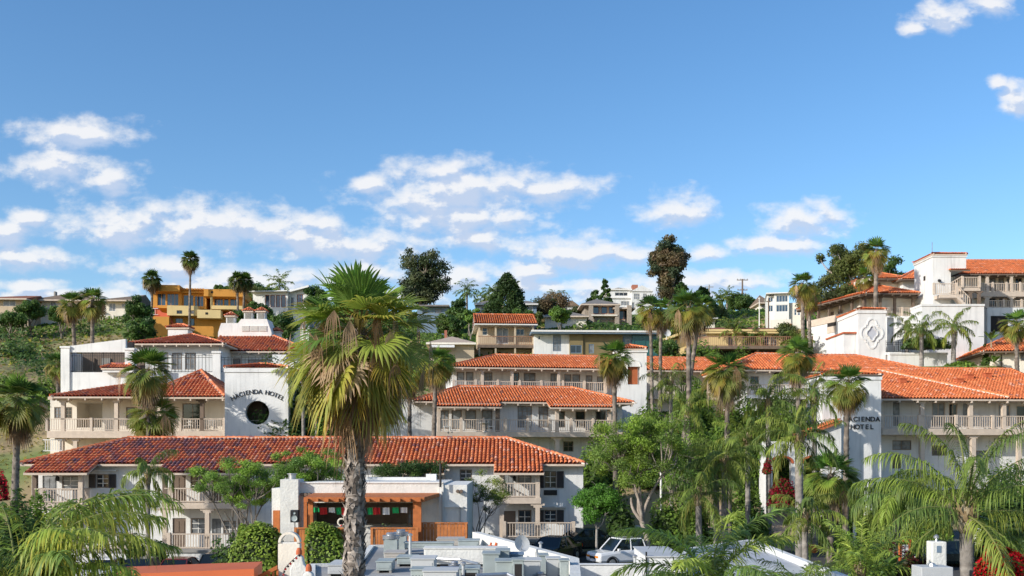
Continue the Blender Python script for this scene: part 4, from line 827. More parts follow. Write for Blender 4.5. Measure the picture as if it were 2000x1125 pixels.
b.posts([(b.x(p,-1.9), -1.9, zd, ze-.12) for p in (942,1000,1182)], .13); b.posts([(b.x(1091,-1.9), -1.9, zd, ze-.12)], .13)
b.box('beam', b.x(884,-1.9), b.x(1190,-1.9), -2.0, -1.75, ze-.14, ze+.08, 'trim'); clay_roof(b.root, b.x(874,-2.4), b.x(1212,-2.4), -2.4, 8, ze, 1.62, seed=21, pitch=.26, rafters=1.2, hipR=False)
# small belfry tower with niche
b = Bd('niche_tower', 'slim white tower with an orange-brown arched niche and tiled cap', 'tower', 1205, 94, 0, 8)
zt = b.z(1235, 688); b.facade(b.x(1205), b.x(1263), 0, zt, 0, [(1226,1250,716,751,'o',.5)], 'white', depth=3)
b.box('niche_panel', b.x(1227), b.x(1246), .30, .45, b.z(1236,750), b.z(1236,714), 'niche')
mb = MB(); xa, xb, zz = b.x(1226), b.x(1250), b.z(1238,716); xc_ = (xa+xb)/2; rr = (xb-xa)/2
for i in range(16):
    a, a2 = math.pi*i/16, math.pi*(i+1)/16; p, q = (xc_+rr*math.cos(a), zz-.0+rr*math.sin(a)-.002), (xc_+rr*math.cos(a2), zz+rr*math.sin(a2)-.002)
    o1, o2 = (xc_+(rr+.1)*math.cos(a), zz+(rr+.1)*math.sin(a)), (xc_+(rr+.1)*math.cos(a2), zz+(rr+.1)*math.sin(a2)); mb.quad((p[0],-.06,p[1]),(o1[0],-.06,o1[1]),(o2[0],-.06,o2[1]),(q[0],-.06,q[1])); mb.quad((o1[0],-.06,o1[1]),(o1[0],0,o1[1]),(o2[0],0,o2[1]),(o2[0],-.06,o2[1])); mb.quad((p[0],-.06,p[1]),(q[0],-.06,q[1]),(q[0],0,q[1]),(p[0],0,p[1]))
mb.build('arch_moulding', 'white', b.root)
b.box('cornice', b.x(1203), b.x(1265), -.1, 3.1, zt+.002, zt+.3, 'white'); clay_roof(b.root, b.x(1204), b.x(1264), -.1, 3.1, zt+.32, .42, pal=TILE_OR, seed=22, pitch=.22, course=.3)
# ------------------------------------------------------------------ right hotel: back range, sign tower, front range
b = Bd('hotel_wing', 'far hotel range with a low clay roof behind the tall palms', 'hotel building', 1263, 104, 8, 8.5, 'white hotel buildings with clay tile roofs')
ze = b.z(1350, 724, -1.8); b.facade(b.x(1265), b.x(1490), 0, ze+.3, 0, [(1300,1315,735,765,'g',1,2),(1330,1350,735,765,'g',2,2),(1390,1405,735,765,'g',1,2),(1440,1455,735,765,'g',2,2)], 'cream', depth=7); zd = b.z(1350, 772, -1.8)
b.box('balcony_slab', b.x(1265,-1.6), b.x(1490,-1.6), -1.7, -.003, zd-.4, zd, 'trim'); b.rail(b.x(1265,-1.6), b.x(1490,-1.6), -1.6, zd, 1., sp=.2, post=2.2); clay_roof(b.root, b.x(1262,-1.8), b.x(1500,-1.8), -1.8, 8, ze, 1.7, seed=23, pitch=.28, hipL=False, hipR=False, rafters=1.4)
b = Bd('hotel_wing', 'hotel range with white arches below a broad clay roof left of the right sign tower', 'hotel building', 1440, 96, 5, 6.5, 'white hotel buildings with clay tile roofs')
ze = b.z(1520, 723, -.9); b.facade(b.x(1462), b.x(1760), 0, ze+.3, 0, [(1466,1482,735,762,'w',2,2),(1510,1532,735,772,'o',1.5),(1545,1567,735,772,'o',1.5),(1580,1600,738,770,'o',1.5),(1480,1500,790,815,'w',2,2)], 'white', depth=8)
for pc in (1521,1556):
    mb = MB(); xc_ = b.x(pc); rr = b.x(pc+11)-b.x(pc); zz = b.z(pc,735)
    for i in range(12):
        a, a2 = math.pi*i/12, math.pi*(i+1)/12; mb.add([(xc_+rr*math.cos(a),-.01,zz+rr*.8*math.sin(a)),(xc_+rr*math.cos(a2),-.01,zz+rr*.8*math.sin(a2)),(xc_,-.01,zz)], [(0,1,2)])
    mb.build('arch_shade_fan', 'dark', b.root)  # dark fan laid on the wall, painted shade of the arch top
zd = b.z(1550, 772, -1.4); b.box('balcony_slab', b.x(1462,-1.4), b.x(1600,-1.4), -1.5, -.003, zd-.35, zd, 'white'); b.rail(b.x(1462,-1.4), b.x(1600,-1.4), -1.4, zd, 1.0, sp=.2, post=2.)
clay_roof(b.root, b.x(1420,-1.2), b.x(1560,-1.2), -1.2, 7, ze, 1.85, seed=24, pitch=.27, hipR=False, rafters=1.2); clay_roof(b.root, b.x(1548,-.9), b.x(1835,-.9), -.9, 10.5, ze-.1, 2.05, seed=25, pitch=.27, hipL=False)
b = Bd('hotel_wing', 'right front hotel range with a wide bright clay roof and railed balcony', 'hotel building', 1722, 82, 5, 2.5, 'white hotel buildings with clay tile roofs')
zd = b.z(1800, 837, -1.6); ze = b.z(1800, 779, -2.1)
b.facade(b.x(1715), b.x(2080), 0, ze+.4, 0, [(1744,1757,785,832,'d'),(1820,1846,786,832,'g',2,1,'trim'),(1853,1870,788,832,'g',2,1,'trim'),(1881,1896,788,832,'d'),(1950,1973,790,832,'g',2,1,'trim'),(1985,2003,792,832,'g',1,1,'trim'),(1743,1780,860,879,'w',2,2,'frame'),(1820,1850,870,890,'w',2,2,'frame'),(1743,1760,888,915,'d'),(1900,1930,880,920,'w',2,2,'frame')], 'white', depth=14)
b.box('balcony_slab', b.x(1723,-1.8), b.x(2080,-1.8), -1.85, -.003, zd-.5, zd, 'trim'); b.rail(b.x(1723,-1.7), b.x(2080,-1.7), -1.7, zd, 1.02, sp=.19, post=3.2, knob=False)
b.posts([(b.x(p,-1.6), -1.6, zd, ze-.1) for p in (1800,1895,1960)], .15); b.posts([(b.x(p,-1.5), -1.5, 0, zd-.5) for p in (1800,1900,1990)], .17)
b.box('beam', b.x(1723,-1.8), b.x(2080,-1.8), -1.9, -1.65, ze-.12, ze+.1, 'trim')
ra = clay_roof(b.root, b.x(1718,-2.1), b.x(2110,-2.1), -2.1, 17, ze, 3.15, seed=26, pitch=.265, rafters=1.5, hipL=False, hipR=False)
rg = np.random.default_rng(5); tp_ = 3.15/9.55; xA, xB = b.x(1722,6), b.x(1972,-2.0); cap_line((xA, 6.6, ze+8.7*tp_+.08), (xB, -2.0, ze+.1*tp_+.08), ra, rg, TILE_OR, r=.14)
for (p, ly) in ((1762,2.5),(1893,4),(1873,2.6),(1928,4.5)):
    xx = b.x(p,ly); zz = ze+(ly+2.1)*tp_; mb = MB(); mb.box(xx-.28, xx+.28, ly-.25, ly+.25, zz-.1, zz+.38); mb.box(xx-.34, xx+.34, ly-.31, ly+.31, zz+.382, zz+.45); mb.build('roof_vent', 'terra', ra)
b = Bd('sign_tower', 'white rectangular tower with two straight lines of black lettering', 'tower', 1605, 77, 0, 1.5)
x0, x1 = b.x(1606), b.x(1721); zt = b.z(1660, 742); b.facade(x0, x1, 0, zt, 0, [], 'white', depth=4)
b.box('cornice', x0-.06, x1+.06, -.07, 4.06, zt+.002, b.z(1660,733), 'white'); clay_roof(b.root, x0-.04, x1+.04, -.05, 4.05, b.z(1660,732), .4, seed=27, pitch=.22, course=.3)
adv2 = {'I':.5}
def line(txt, pxa, pxb, py, size):
    ws_ = [adv2.get(c, 1) for c in txt]; sw = sum(ws_); acc = 0; out = []; xa, xb = b.x(pxa), b.x(pxb)
    for c, w_ in zip(txt, ws_): out.append((c, xa+(xb-xa)*(acc+w_/2)/sw, -.035, b.z(1690,py), size, 0)); acc += w_
    return out
text_mesh(line("HACIENDA", 1646, 1719, 823, .50)+line("HOTEL", 1660, 1707, 838, .50), 'letter', b.root, weight=.03)
# entrance loggia wall with sloping tiled coping and arches
b = Bd('entrance_loggia', 'white entrance wall with orange trimmed arches and a sloping clay tile coping', 'wall', 1505, 75.5, 0, 1.0)
mb = MB(); zA, zB, zC = b.z(1535,862), b.z(1566,852), b.z(1641,822); arches = [(1509,1546), (1569,1606)]; xL, xM, xR = b.x(1505), b.x(1566), b.x(1643)
def topz(x): return zA if x < xM else zB+(zC-zB)*(x-xM)/(xR-xM)
edges = [xL]
for (pa, pb) in arches:
    xa, xb = b.x(pa), b.x(pb); zs_ = b.z(pa, 905); rr = (xb-xa)/2; xc_ = (xa+xb)/2; n = 14; ah = .62
    pts = [(xc_-rr*math.cos(math.pi*i/n), zs_+rr*ah*math.sin(math.pi*i/n)**.7) for i in range(n+1)]; l0 = edges[-1]; tr = MB()
    mb.quad((l0,0,-.5),(xa,0,-.5),(xa,0,topz(xa)),(l0,0,topz(l0)))
    for i in range(n):
        p, q = pts[i], pts[i+1]; mb.quad((p[0],0,p[1]),(q[0],0,q[1]),(q[0],0,topz(q[0])),(p[0],0,topz(p[0]))); mb.quad((p[0],0,p[1]),(p[0],.6,p[1]),(q[0],.6,q[1]),(q[0],0,q[1]))
        if True:
            def off(P): dx, dz = P[0]-xc_, P[1]-zs_; L = math.hypot(dx, dz) or 1; return (P[0]+dx/L*.16, P[1]+dz/L*.16)
            o1, o2 = off(p), off(q); tr.quad((p[0],-.04,p[1]),(q[0],-.04,q[1]),(o2[0],-.04,o2[1]),(o1[0],-.04,o1[1])); tr.quad((o1[0],-.04,o1[1]),(o2[0],-.04,o2[1]),(o2[0],0,o2[1]),(o1[0],0,o1[1])); tr.quad((p[0],-.04,p[1]),(p[0],.3,p[1]),(q[0],.3,q[1]),(q[0],-.04,q[1]))
    mb.quad((xa,0,-.5),(xa,.6,-.5),(xa,.6,zs_),(xa,0,zs_)); mb.quad((xb,0,-.5),(xb,.6,-.5),(xb,.6,zs_),(xb,0,zs_)); edges.append(xb); tr.build('arch_trim', 'terra', b.root)
l0 = edges[-1]; mb.quad((l0,0,-.5),(xR,0,-.5),(xR,0,zC),(l0,0,topz(l0))); mb.quad((xL,0,-.5),(xL,3.5,-.5),(xL,3.5,zA),(xL,0,zA)); mb.quad((xL,0,zA),(xM,0,zA),(xM,3.5,zA),(xL,3.5,zA)); mb.quad((xM,0,zA),(xM,0,zB),(xM,.6,zB),(xM,.6,zA)); mb.quad((xM,0,zB),(xR,0,zC),(xR,.6,zC),(xM,.6,zB))
mb.build('wall', 'white', b.root); b.box('inner_wall', xL+.05, xR, 3.0, 3.2, -.5, zA-.3, 'dark')  # back wall near-black, shade inside the loggia put into its colour
nb = NB(); rg = np.random.default_rng(3); sl_ = math.hypot(xR-xM, zC-zB); tile_slope(nb, (xM-.1, 1.6, zB+.08), (0,-1,0), (xR-xM, 0, zC-zB), 1.9, lambda u: 0, lambda u: sl_, TILE_OR, rg, .24, .36); cp = nb.build('tile_coping', ('tile',), b.root)
mb = MB(); mb.add([(xM-.1,-.3,zB-.12),(xR,-.3,zC-.12),(xR,-.3,zC+.06),(xM-.1,-.3,zB+.06),(xM-.1,1.6,zB-.12),(xR,1.6,zC-.12),(xR,1.6,zC+.06),(xM-.1,1.6,zB+.06)], [(0,1,2,3),(4,7,6,5),(0,3,7,4),(3,2,6,7),(0,4,5,1)]); mb.build('coping_base', 'terra', cp)
# ------------------------------------------------------------------ upper right hotel complex
b = Bd('hotel_wing', 'right hillside hotel wing with receding balcony under a long clay roof', 'hotel building', 1686, 115, -73.7, 14, 'white hotel buildings with clay tile roofs')
# local x runs from far left (negative) to the near corner (0)
xl, xr = b.x(1577), b.x(1686); ze = b.z(1686, 579); zrail = b.z(1686, 617); zrt = b.z(1686, 603)
b.facade(xl, xr, -8, ze+.3, 1.7, [(-9.5,-8.2,zrail,ze-.5,'d'),(-7.4,-6,zrail+.5,ze-.6,'w',2,2),(-4.6,-3.4,zrail,ze-.5,'d'),(-2.6,-1.2,zrail+.5,ze-.6,'w',2,2)], 'cream', depth=9, px=False)
mb = MB(); mb.box(xl, xr, 0, 1.69, -8, zrail); mb.build('lower_wall', 'white', b.root); b.box('balcony_parapet', xl, xr+.1, -.08, .12, zrail+.002, zrt, 'trim')
b.posts([(xl+(xr-xl)*k/5, .1, zrt, ze-.05) for k in range(6)], .13, 'dtrim'); b.box('beam', xl, xr, 0, .25, ze-.1, ze+.1, 'dtrim')
ow = [(1616,1633,627,650),(1640,1647,623,646)]
for (pa, pb, pt, pb_) in ow:
    a_, c_, z0_, z1_ = b.R(pa, pb, pt, pb_, -.01); mb = MB(); mb.box(a_, c_, -.03, -.004, z0_, z1_); mb.build('recess_shade_plate', 'dark', b.root); MB().box(a_, c_, -.06, -.031, z0_, z0_+.75).build('recess_parapet', 'trim', b.root)  # dark plates on the wall paint the shade of recesses, no hole cut
clay_roof(b.root, xl-1.0, xr+.7, -.9, 10, ze+.12, 1.5, hipL=False, hipR=True, seed=40, pitch=.27, soff='dtrim', rafters=1.4, mort=False)
f = Bd('hotel_wing', 'right hillside hotel wing facing forward with beige balcony under a clay roof', 'hotel building', 1686, 115, 3, 14, 'white hotel buildings with clay tile roofs')
ze = f.z(1735, 577); zr = f.z(1735, 617); f.facade(f.x(1690), f.x(1803), -6, ze+.3, 1.6, [(1702,1714,583,612,'d'),(1718,1726,585,600,'w',2,2),(1745,1757,583,612,'g',2,1),(1762,1775,583,612,'d')], 'cream', depth=8)
f.box('lower_wall', f.x(1687), f.x(1800), 0, 1.59, -6, zr, 'white'); f.rail(f.x(1688), f.x(1800), .1, zr, .95, sp=.2, post=2.4, knob=False); f.posts([(f.x(p), .1, zr, ze-.05) for p in (1690,1720,1748,1784)], .13, 'dtrim')
f.facade(f.x(1730), f.x(1800), -6, zr-.2, -.4, [(1731,1746,621,652,'o',1.5),(1752,1766,621,640,'o',1.2)], 'white', depth=.38, name='terrace_wall')
clay_roof(f.root, f.x(1683), f.x(1790), -.9, 8, ze+.12, 1.55, hipL=True, hipR=True, seed=41, pitch=.27, soff='dtrim', rafters=1.0)
u = Bd('hotel_wing', 'topmost hotel wing with stepped clay roofs left of the tall plain tower', 'hotel building', 1700, 125, 0, 17, 'white hotel buildings with clay tile roofs')
ze = u.z(1750, 545); u.facade(u.x(1690), u.x(1762), -4, ze+.3, 1.0, [(1705,1720,552,562,'w',2,1)], 'cream', depth=8); u.facade(u.x(1760), u.x(1806), -4, u.z(1780,541), -.5, [(1787,1803,546,572,'o',1.5)], 'white', depth=6)
u.box('balcony_parapet', u.x(1786), u.x(1806), -.7, -.51, u.z(1795,572), u.z(1795,557), 'trim')
clay_roof(u.root, u.x(1712,-.5), u.x(1775,-.5), -.5, 8, ze, 1.35, seed=42, pitch=.28, soff='dtrim', rafters=1.0); clay_roof(u.root, u.x(1758,-1.5), u.x(1830,-1.5), -1.5, 8, u.z(1780,545,-1.5), 2.3, seed=43, pitch=.28, soff='dtrim', hipL=True, hipR=False)
clay_roof(u.root, u.x(1640,3), u.x(1712,3), 3, 9, u.z(1680,565,3), 1.6, seed=44, pitch=.28, soff='dtrim', hipR=False)
# quatrefoil tower
q = Bd('quatrefoil_tower', 'white tower with a raised quatrefoil ornament and small clay cap', 'tower', 1676, 105, 0, 14)
x0, x1 = q.x(1676), q.x(1730); zt = q.z(1700, 612); q.facade(x0, x1, -6, zt, 0, [], 'white', depth=6.5); q.box('cornice', x0-.08, x1+.08, -.08, 6.6, zt+.002, q.z(1700,606.5), 'white'); clay_roof(q.root, x0-.05, x1+.05, -.05, 6.5, q.z(1700,605), .55, seed=45, pitch=.24, course=.3)
xc, zc = q.x(1703), q.z(1703, 651)
def foil(sc, k=40, lobes=4, rr=.62):
    pts = []
    for i in range(lobes*k//4*1):
        pass
    for i in range(160):
        a = 2*math.pi*i/160; best = 0
        for l in range(4):
            la = l*math.pi/2+math.pi/2; cx_, cz_ = math.cos(la)*.62, math.sin(la)*.62; d_ = (math.cos(a), math.sin(a)); bb = d_[0]*cx_+d_[1]*cz_; cc = cx_**2+cz_**2-rr*rr*.55; disc = bb*bb-cc
            if disc > 0: best = max(best, bb+math.sqrt(disc))
        sq = .62/max(abs(math.cos(a)), abs(math.sin(a))); pts.append((max(best, sq)*math.cos(a)*sc*.95, max(best, sq)*math.sin(a)*sc*1.28))
    return pts
o_, i_ = foil(1.16), foil(1.02); i2 = foil(.50); mb = MB(); n = len(o_)
def ringm(mb, A, B_, y0, y1):
    for i in range(n):
        j = (i+1) % n; a, b_, c, d = A[i], A[j], B_[j], B_[i]; f3 = lambda p, y: (xc+p[0], y, zc+p[1])
        mb.quad(f3(a,y0), f3(b_,y0), f3(c,y0), f3(d,y0)); mb.quad(f3(a,y0), f3(a,y1), f3(b_,y1), f3(b_,y0)); mb.quad(f3(d,y0), f3(c,y0), f3(c,y1), f3(d,y1))
ringm(mb, o_, i_, -.07, 0); mb.build('quatrefoil_moulding', 'white', q.root)
mb = MB(); i3 = foil(.60); ringm(mb, i3, i2, -.12, 0); mb.build('quatrefoil_inner_ring', 'white', q.root); mb = MB()
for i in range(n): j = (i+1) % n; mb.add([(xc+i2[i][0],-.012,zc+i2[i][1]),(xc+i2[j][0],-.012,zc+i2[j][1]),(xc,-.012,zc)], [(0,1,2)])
mb.build('quatrefoil_shade_panel', 'recess_shade', q.root)  # flat panel, the shade of a recess is in its colour
q.box('side_wing', q.x(1619,5.5), x0-.02, .6, 6.4, -6, q.z(1640,657,3), 'white'); q.box('ledge', q.x(1617,5.5), x0-.02, .4, 6.4, q.z(1640,657,3)+.002, q.z(1640,654,3), 'terra')
q.box('terrace_ledge', x1+.002, q.x(1760), -.2, 5.5, q.z(1740,693), q.z(1740,688), 'white'); q.box('terrace_wall', x1+.002, q.x(1752), .1, 5, -6, q.z(1740,693)-.002, 'white'); iron(q, 1730, 1775, 668, 688, .2, .2)
# tall plain tower
t = Bd('stair_tower', 'tall plain white stair tower with aerial, highest on the right hillside', 'tower', 1822, 112, 0, 16)
x0, x1 = t.x(1822), t.x(1887); zt = t.z(1850, 502); dd = 5.2; xs_ = t.x(1857)
t.facade(x0, xs_, -6, zt, 0, [], 'white', depth=dd); t.facade(xs_+.002, x1, t.z(1870,527), zt, .0, [], 'white', depth=dd); t.facade(xs_+.002, x1-.1, -6, t.z(1870,527)-.3, 2.6, [(1862,1873,535,560,'d')], 'cream', depth=dd-2.6)
t.box('cornice', x0-.08, x1+.08, -.08, dd+.08, zt+.002, t.z(1850,497), 'white'); clay_roof(t.root, x0-.1, x1+.1, -.1, dd+.1, t.z(1850,496.5), .55, seed=46, pitch=.24, course=.3)
clay_roof(t.root, t.x(1856,-.5), x1+.2, -.6, 1.4, t.z(1870,529), .3, shed=True, seed=47, pitch=.24, ridge=False, hipL=False, hipR=False, soff='dtrim')
mb = MB(); mb.tube([(x0+.05,.3,zt+.4),(x0+.05,.3,t.z(1822,472))], .04, 6); mb.build('aerial', 'metal', t.root)
MB().box(t.x(1812,3.5)-1, t.x(1812,3.5)-.9, 3, 3, 0, 0) if False else None
mb = MB(); mb.box(x0-.03, x0-.002, 2.0, 2.5, zt-2.2, zt-1.7); mb.build('vent_shade_plate', 'dark', t.root); mb = MB(); xx, zz = t.x(1834), t.z(1834,549); mb.box(xx-.1, xx+.1, -.35, -.003, zz-.1, zz+.1); mb.sphere((xx-.15,-.4,zz), .16, 8, 6); mb.build('wall_lamp', 'blackp', t.root)  # vent is a dark plate painted as the shade of a hole
# stair landing and flights beside the tower
zl = t.z(1850, 577, -.9); zl2 = t.z(1880,562,-.9)
t.box('landing', t.x(1824), t.x(1868), -1.6, -.003, zl-.35, zl, 'trim'); t.rail(t.x(1824,-1.5), t.x(1868,-1.5), -1.5, zl, 1.2, sp=.2, post=2.2, knob=False)
def flight(b, x0, z0, x1, z1, y0, y1):
    mb = MB(); mb.add([(x0,y0,z0-.35),(x1,y0,z1-.35),(x1,y0,z1),(x0,y0,z0),(x0,y1,z0-.35),(x1,y1,z1-.35),(x1,y1,z1),(x0,y1,z0)], [(0,1,2,3),(4,7,6,5),(3,2,6,7),(0,4,5,1)])
    n = int(abs(x1-x0)/.22)
    for i in range(n+1): xx = x0+(x1-x0)*i/n; z_ = z0+(z1-z0)*i/n; mb.box(xx-.03, xx+.03, y0, y0+.05, z_, z_+1.0)
    mb.add([(x0,y0-.02,z0+1),(x1,y0-.02,z1+1),(x1,y0-.02,z1+1.1),(x0,y0-.02,z0+1.1),(x0,y0+.08,z0+1),(x1,y0+.08,z1+1),(x1,y0+.08,z1+1.1),(x0,y0+.08,z0+1.1)], [(0,1,2,3),(4,7,6,5),(3,2,6,7),(0,4,5,1)])
    return mb.build('stair_flight', 'trim', b.root)
flight(t, t.x(1868,-1.6), zl, t.x(1894,-1.6), t.z(1894,601,-1.6), -1.62, -.6); flight(t, t.x(1858,-.5), zl+.4, t.x(1880,-.5), zl2+.3, -.45, .5)
t.box('landing', t.x(1879,-1), t.x(1915,-1), -1.0, 1.5, zl2-.35, zl2, 'trim'); t.rail(t.x(1880,-1), t.x(1913,-1), -1, zl2, 1.15, sp=.2, post=1.9, knob=False); t.posts([(t.x(p,-.8), -.8, 0, zl2-.35) for p in (1895,1912)], .14, 'dtrim')
w = Bd('hotel_wing', 'right edge hillside hotel wing with two balcony storeys under a bright clay roof', 'hotel building', 1880, 119, 0, 14, 'white hotel buildings with clay tile roofs')
ze = w.z(1940, 535, -1.8); z2 = w.z(1940, 570, -1.6); z1_ = w.z(1940, 601, -1.6)
w.facade(w.x(1885), w.x(2100), z1_-.3, ze+.4, 0, [(p, p+q_, 543, 569, 'g', 2, 1) for (p, q_) in ((1893,10),(1933,12),(1950,11),(1966,9),(1983,13))]+[(p, p+q_, 579, 600, 'g', 2, 1) for (p, q_) in ((1932,13),(1951,10),(1967,9),(1982,14))], 'cream', depth=11)
w.box('balcony_slab', w.x(1912,-1.6), w.x(2100,-1.6), -1.7, -.003, z2-.55, z2, 'trim'); w.rail(w.x(1912,-1.6), w.x(2100,-1.6), -1.6, z2, 1.0, sp=.2, post=1.5); w.rail(w.x(1925,-1.6), w.x(2100,-1.6), -1.6, z1_, .85, sp=.2, post=2.0)
w.posts([(w.x(p,-1.5), -1.5, z2, ze-.05) for p in (1928,1975)], .14, 'trim'); w.posts([(w.x(p,-1.5), -1.5, z1_, z2-.55) for p in (1928,1975)], .14, 'trim')
w.box('base_wall', w.x(1915), w.x(2100), -1.7, 5, -5, z1_-.002, 'white'); mb = MB(); a_ = w.R(1935,1968,617,648,-1.7); mb.box(a_[0], a_[1], -1.72, -1.703, a_[2], a_[3]); mb.build('recess_shade_plate', 'dark', w.root)  # dark plate on the base wall, painted shade without a real recess
clay_roof(w.root, w.x(1876,-1.8), w.x(2130,-1.8), -1.8, 13, ze, 2.9, seed=48, pitch=.28, soff='dtrim', rafters=1.0, hipL=False, hipR=False)
# retaining walls and terraces
for (nm, lab, pa, pb, pt, Yc, z0_, D_) in (('retaining_wall','tall white base wall below the stair landings with palm shadow',1800,1922,598,108,9,3),('retaining_wall','lower white garden wall behind the dark planter hedge',1738,1850,693,104,9,.6),('retaining_wall','white wall mass between the quatrefoil tower and the stairs',1768,1812,636,111,10,3)):
    g = Bd(nm, lab, 'retaining wall', pa, Yc, 0, z0_); g.facade(g.x(pa), g.x(pb), -1, g.z((pa+pb)/2, pt), 0, [], 'white', depth=D_); g.box('wall_cap', g.x(pa)-.05, g.x(pb)+.05, -.08, D_+.05, g.z((pa+pb)/2, pt)+.002, g.z((pa+pb)/2, pt)+.22, 'white')
h = Bd('hotel_house', 'small white house with a sloping clay roof cut by the right edge', 'hotel building', 1935, 100, -8, 9.5, 'white hotel buildings with clay tile roofs')
ze = h.z(1960, 686, -.8); h.facade(h.x(1936), h.x(2090), -2, ze+.2, 0, [(1954,1958,692,722,'w',1,3),(1993,2003,684,705,'w',2,3)], 'cream', depth=8); clay_roof(h.root, h.x(1918,-.8), h.x(2100,-.8), -.8, 9, ze, 2.0, seed=49, pitch=.27, rafters=1.0, soff='dtrim')
# ------------------------------------------------------------------ houses on the hill
HG = 'houses on the hillside'
def base(px, Y, d=3): return gzf(X(px, Y), Y)-d
h = Bd('tan_house', 'tan house with an orange clay gable roof and a wide wooden balcony', 'house', 937, 128, 4, base(980,128,4), HG)
ze = h.z(990, 633, -1.8); zd = h.z(990, 674, -1.6); h.facade(h.x(934), h.x(1044), 0, ze+.3, 0, [(942,952,640,655,'w',1,2,'wframe'),(970,993,640,672,'g',2,1,'wframe','curtain'),(1008,1024,642,655,'w',2,1,'wframe')], 'tan', depth=7.5)
h.box('balcony_deck', h.x(933,-1.7), h.x(1043,-1.7), -1.8, -.003, zd-.35, zd, 'dtrim'); h.rail(h.x(934,-1.7), h.x(1042,-1.7), -1.7, zd, 1.1, m='rbrown', sp=.24, post=0); h.posts([(h.x(p,-1.6), -1.6, -1, ze-.15) for p in (936,968,1006,1041)], .1, 'tan', cap=False)
h.box('lower_wall', h.x(912,3), h.x(935), .3, 7, -2, h.z(925,672), 'tan'); clay_roof(h.root, h.x(927,-2), h.x(1050,-2), -2.1, 8, ze, 1.75, seed=60, pitch=.28, hipL=False, hipR=False, soff='wframe', mort=False)
h = Bd('beige_house', 'small beige bungalow with a pale hipped roof beside the tan house', 'house', 840, 122, 2, base(880,122,4), HG)
h.facade(h.x(838), h.x(926), 0, h.z(880,668), 0, [(845,885,671,678,'w',4,1,'wframe')], 'tan', depth=8); plain_roof(h.root, h.x(832,-.6), h.x(930,-.6), -.7, 8.6, h.z(880,669,-.6), 1.25, m=mat('pale_gravel_roof', (.42,.33,.26), .9, .15, 2), fascia='cream')
mb = MB(); a_ = h.R(842,888,670,679,-.5); mb.add([(a_[0],-1.4,a_[2]),(a_[1],-1.4,a_[2]),(a_[1],-.02,a_[3]),(a_[0],-.02,a_[3]),(a_[0],-1.4,a_[2]-.06),(a_[1],-1.4,a_[2]-.06),(a_[1],-.02,a_[3]-.06),(a_[0],-.02,a_[3]-.06)], [(0,1,2,3),(4,7,6,5),(0,4,5,1),(0,3,7,4),(1,5,6,2)]); mb.build('awning', 'wframe', h.root)
MB().box(h.x(868,4), h.x(873,4), 4, 4.5, h.z(870,655,4)-.5, h.z(870,645,4)).build('chimney', 'brick', h.root)
h = Bd('flat_roofed_house', 'long white and teal house with a thin flat blue roof edge', 'house', 1042, 126, 3, base(1150,126,3), HG)
zt = h.z(1120, 649)
h.facade(h.x(1043), h.x(1112), -1, zt-.3, 0, [(1051,1056,656,664,'w',1,1,'wframe'),(1080,1096,654,686,'w',2,3,'bluep','curtain')], 'white', depth=8); h.facade(h.x(1112)+.002, h.x(1138), -1, zt-.3, -.4, [(1114,1136,674,690,'g',2,1,'bluep')], 'olive', depth=8); h.facade(h.x(1138)+.002, h.x(1216), -1, zt-.3, -.2, [(1150,1160,672,690,'w',1,1,'bluep')], 'olive', depth=8)
h.facade(h.x(1216)+.002, h.x(1234), -1, zt-.3, .0, [(1220,1232,660,685,'w',1,2,'bluep')], 'bluep', depth=8); h.facade(h.x(1234)+.002, h.x(1283), -1, zt-.4, -.5, [(1238,1257,656,684,'w',1,1,'teal','teal'),(1260,1280,656,684,'w',1,1,'teal','teal')], 'teal', depth=8)
h.box('roof', h.x(1036), h.x(1285), -1.3, 9, zt-.3, zt, 'bluep'); h.box('roof_edge', h.x(1036), h.x(1285), -1.42, -1.302, zt-.12, zt+.1, 'wframe'); mb = MB(); mb.box(h.x(1213), h.x(1216), 3, 3.3, zt, zt+.9); mb.build('flue', 'wframe', h.root)
h = Bd('yellow_house', 'pale yellow single storey house with a long railed deck', 'house', 1297, 126, 0, base(1400,126,3), HG)
zt = h.z(1450, 652); h.facade(h.x(1345), h.x(1588,-.1), -1, zt, 0, [(1355,1370,650,662,'w',2,1,'wframe'),(1370,1380,651,657,'w',1,1,'wframe'),(1422,1435,655,678,'g',1,1),(1450,1480,657,675,'w',2,1,'trim','curtain'),(1491,1503,657,677,'g',2,3,'trim'),(1505,1517,657,677,'g',2,3,'trim')], 'yellow', depth=8)
h.facade(h.x(1297,6), h.x(1345)-.002, -1, h.z(1320,664,2), .6, [(1304,1309,665,672,'w',1,1),(1312,1316,665,672,'w',1,1),(1318,1323,664,671,'w',1,1)], 'yellow', depth=6)
mb = MB(); xa, xb = h.x(1290,0), h.x(1345,0); za, zb_ = h.z(1300,664), h.z(1345,643); mb.add([(xa,-.6,za-.3),(xb,-.6,zb_-.3),(xb,-.6,zb_),(xa,-.6,za),(xa,7,za-.3),(xb,7,zb_-.3),(xb,7,zb_),(xa,7,za)], [(0,1,2,3),(4,7,6,5),(0,3,7,4),(3,2,6,7),(0,4,5,1)]); mb.build('roof', 'yellow', h.root)
h.box('roof', h.x(1340), h.x(1562), -.5, 9, zt+.0, zt+.28, 'yellow'); plain_roof(h.root, h.x(1338), h.x(1564), -.6, 9.1, zt+.50, .8, m='redroof', fascia='yellow'); h.box('chimney', h.x(1531,4), h.x(1547,4), 4, 5, zt+.4, h.z(1540,632,4), 'brick')
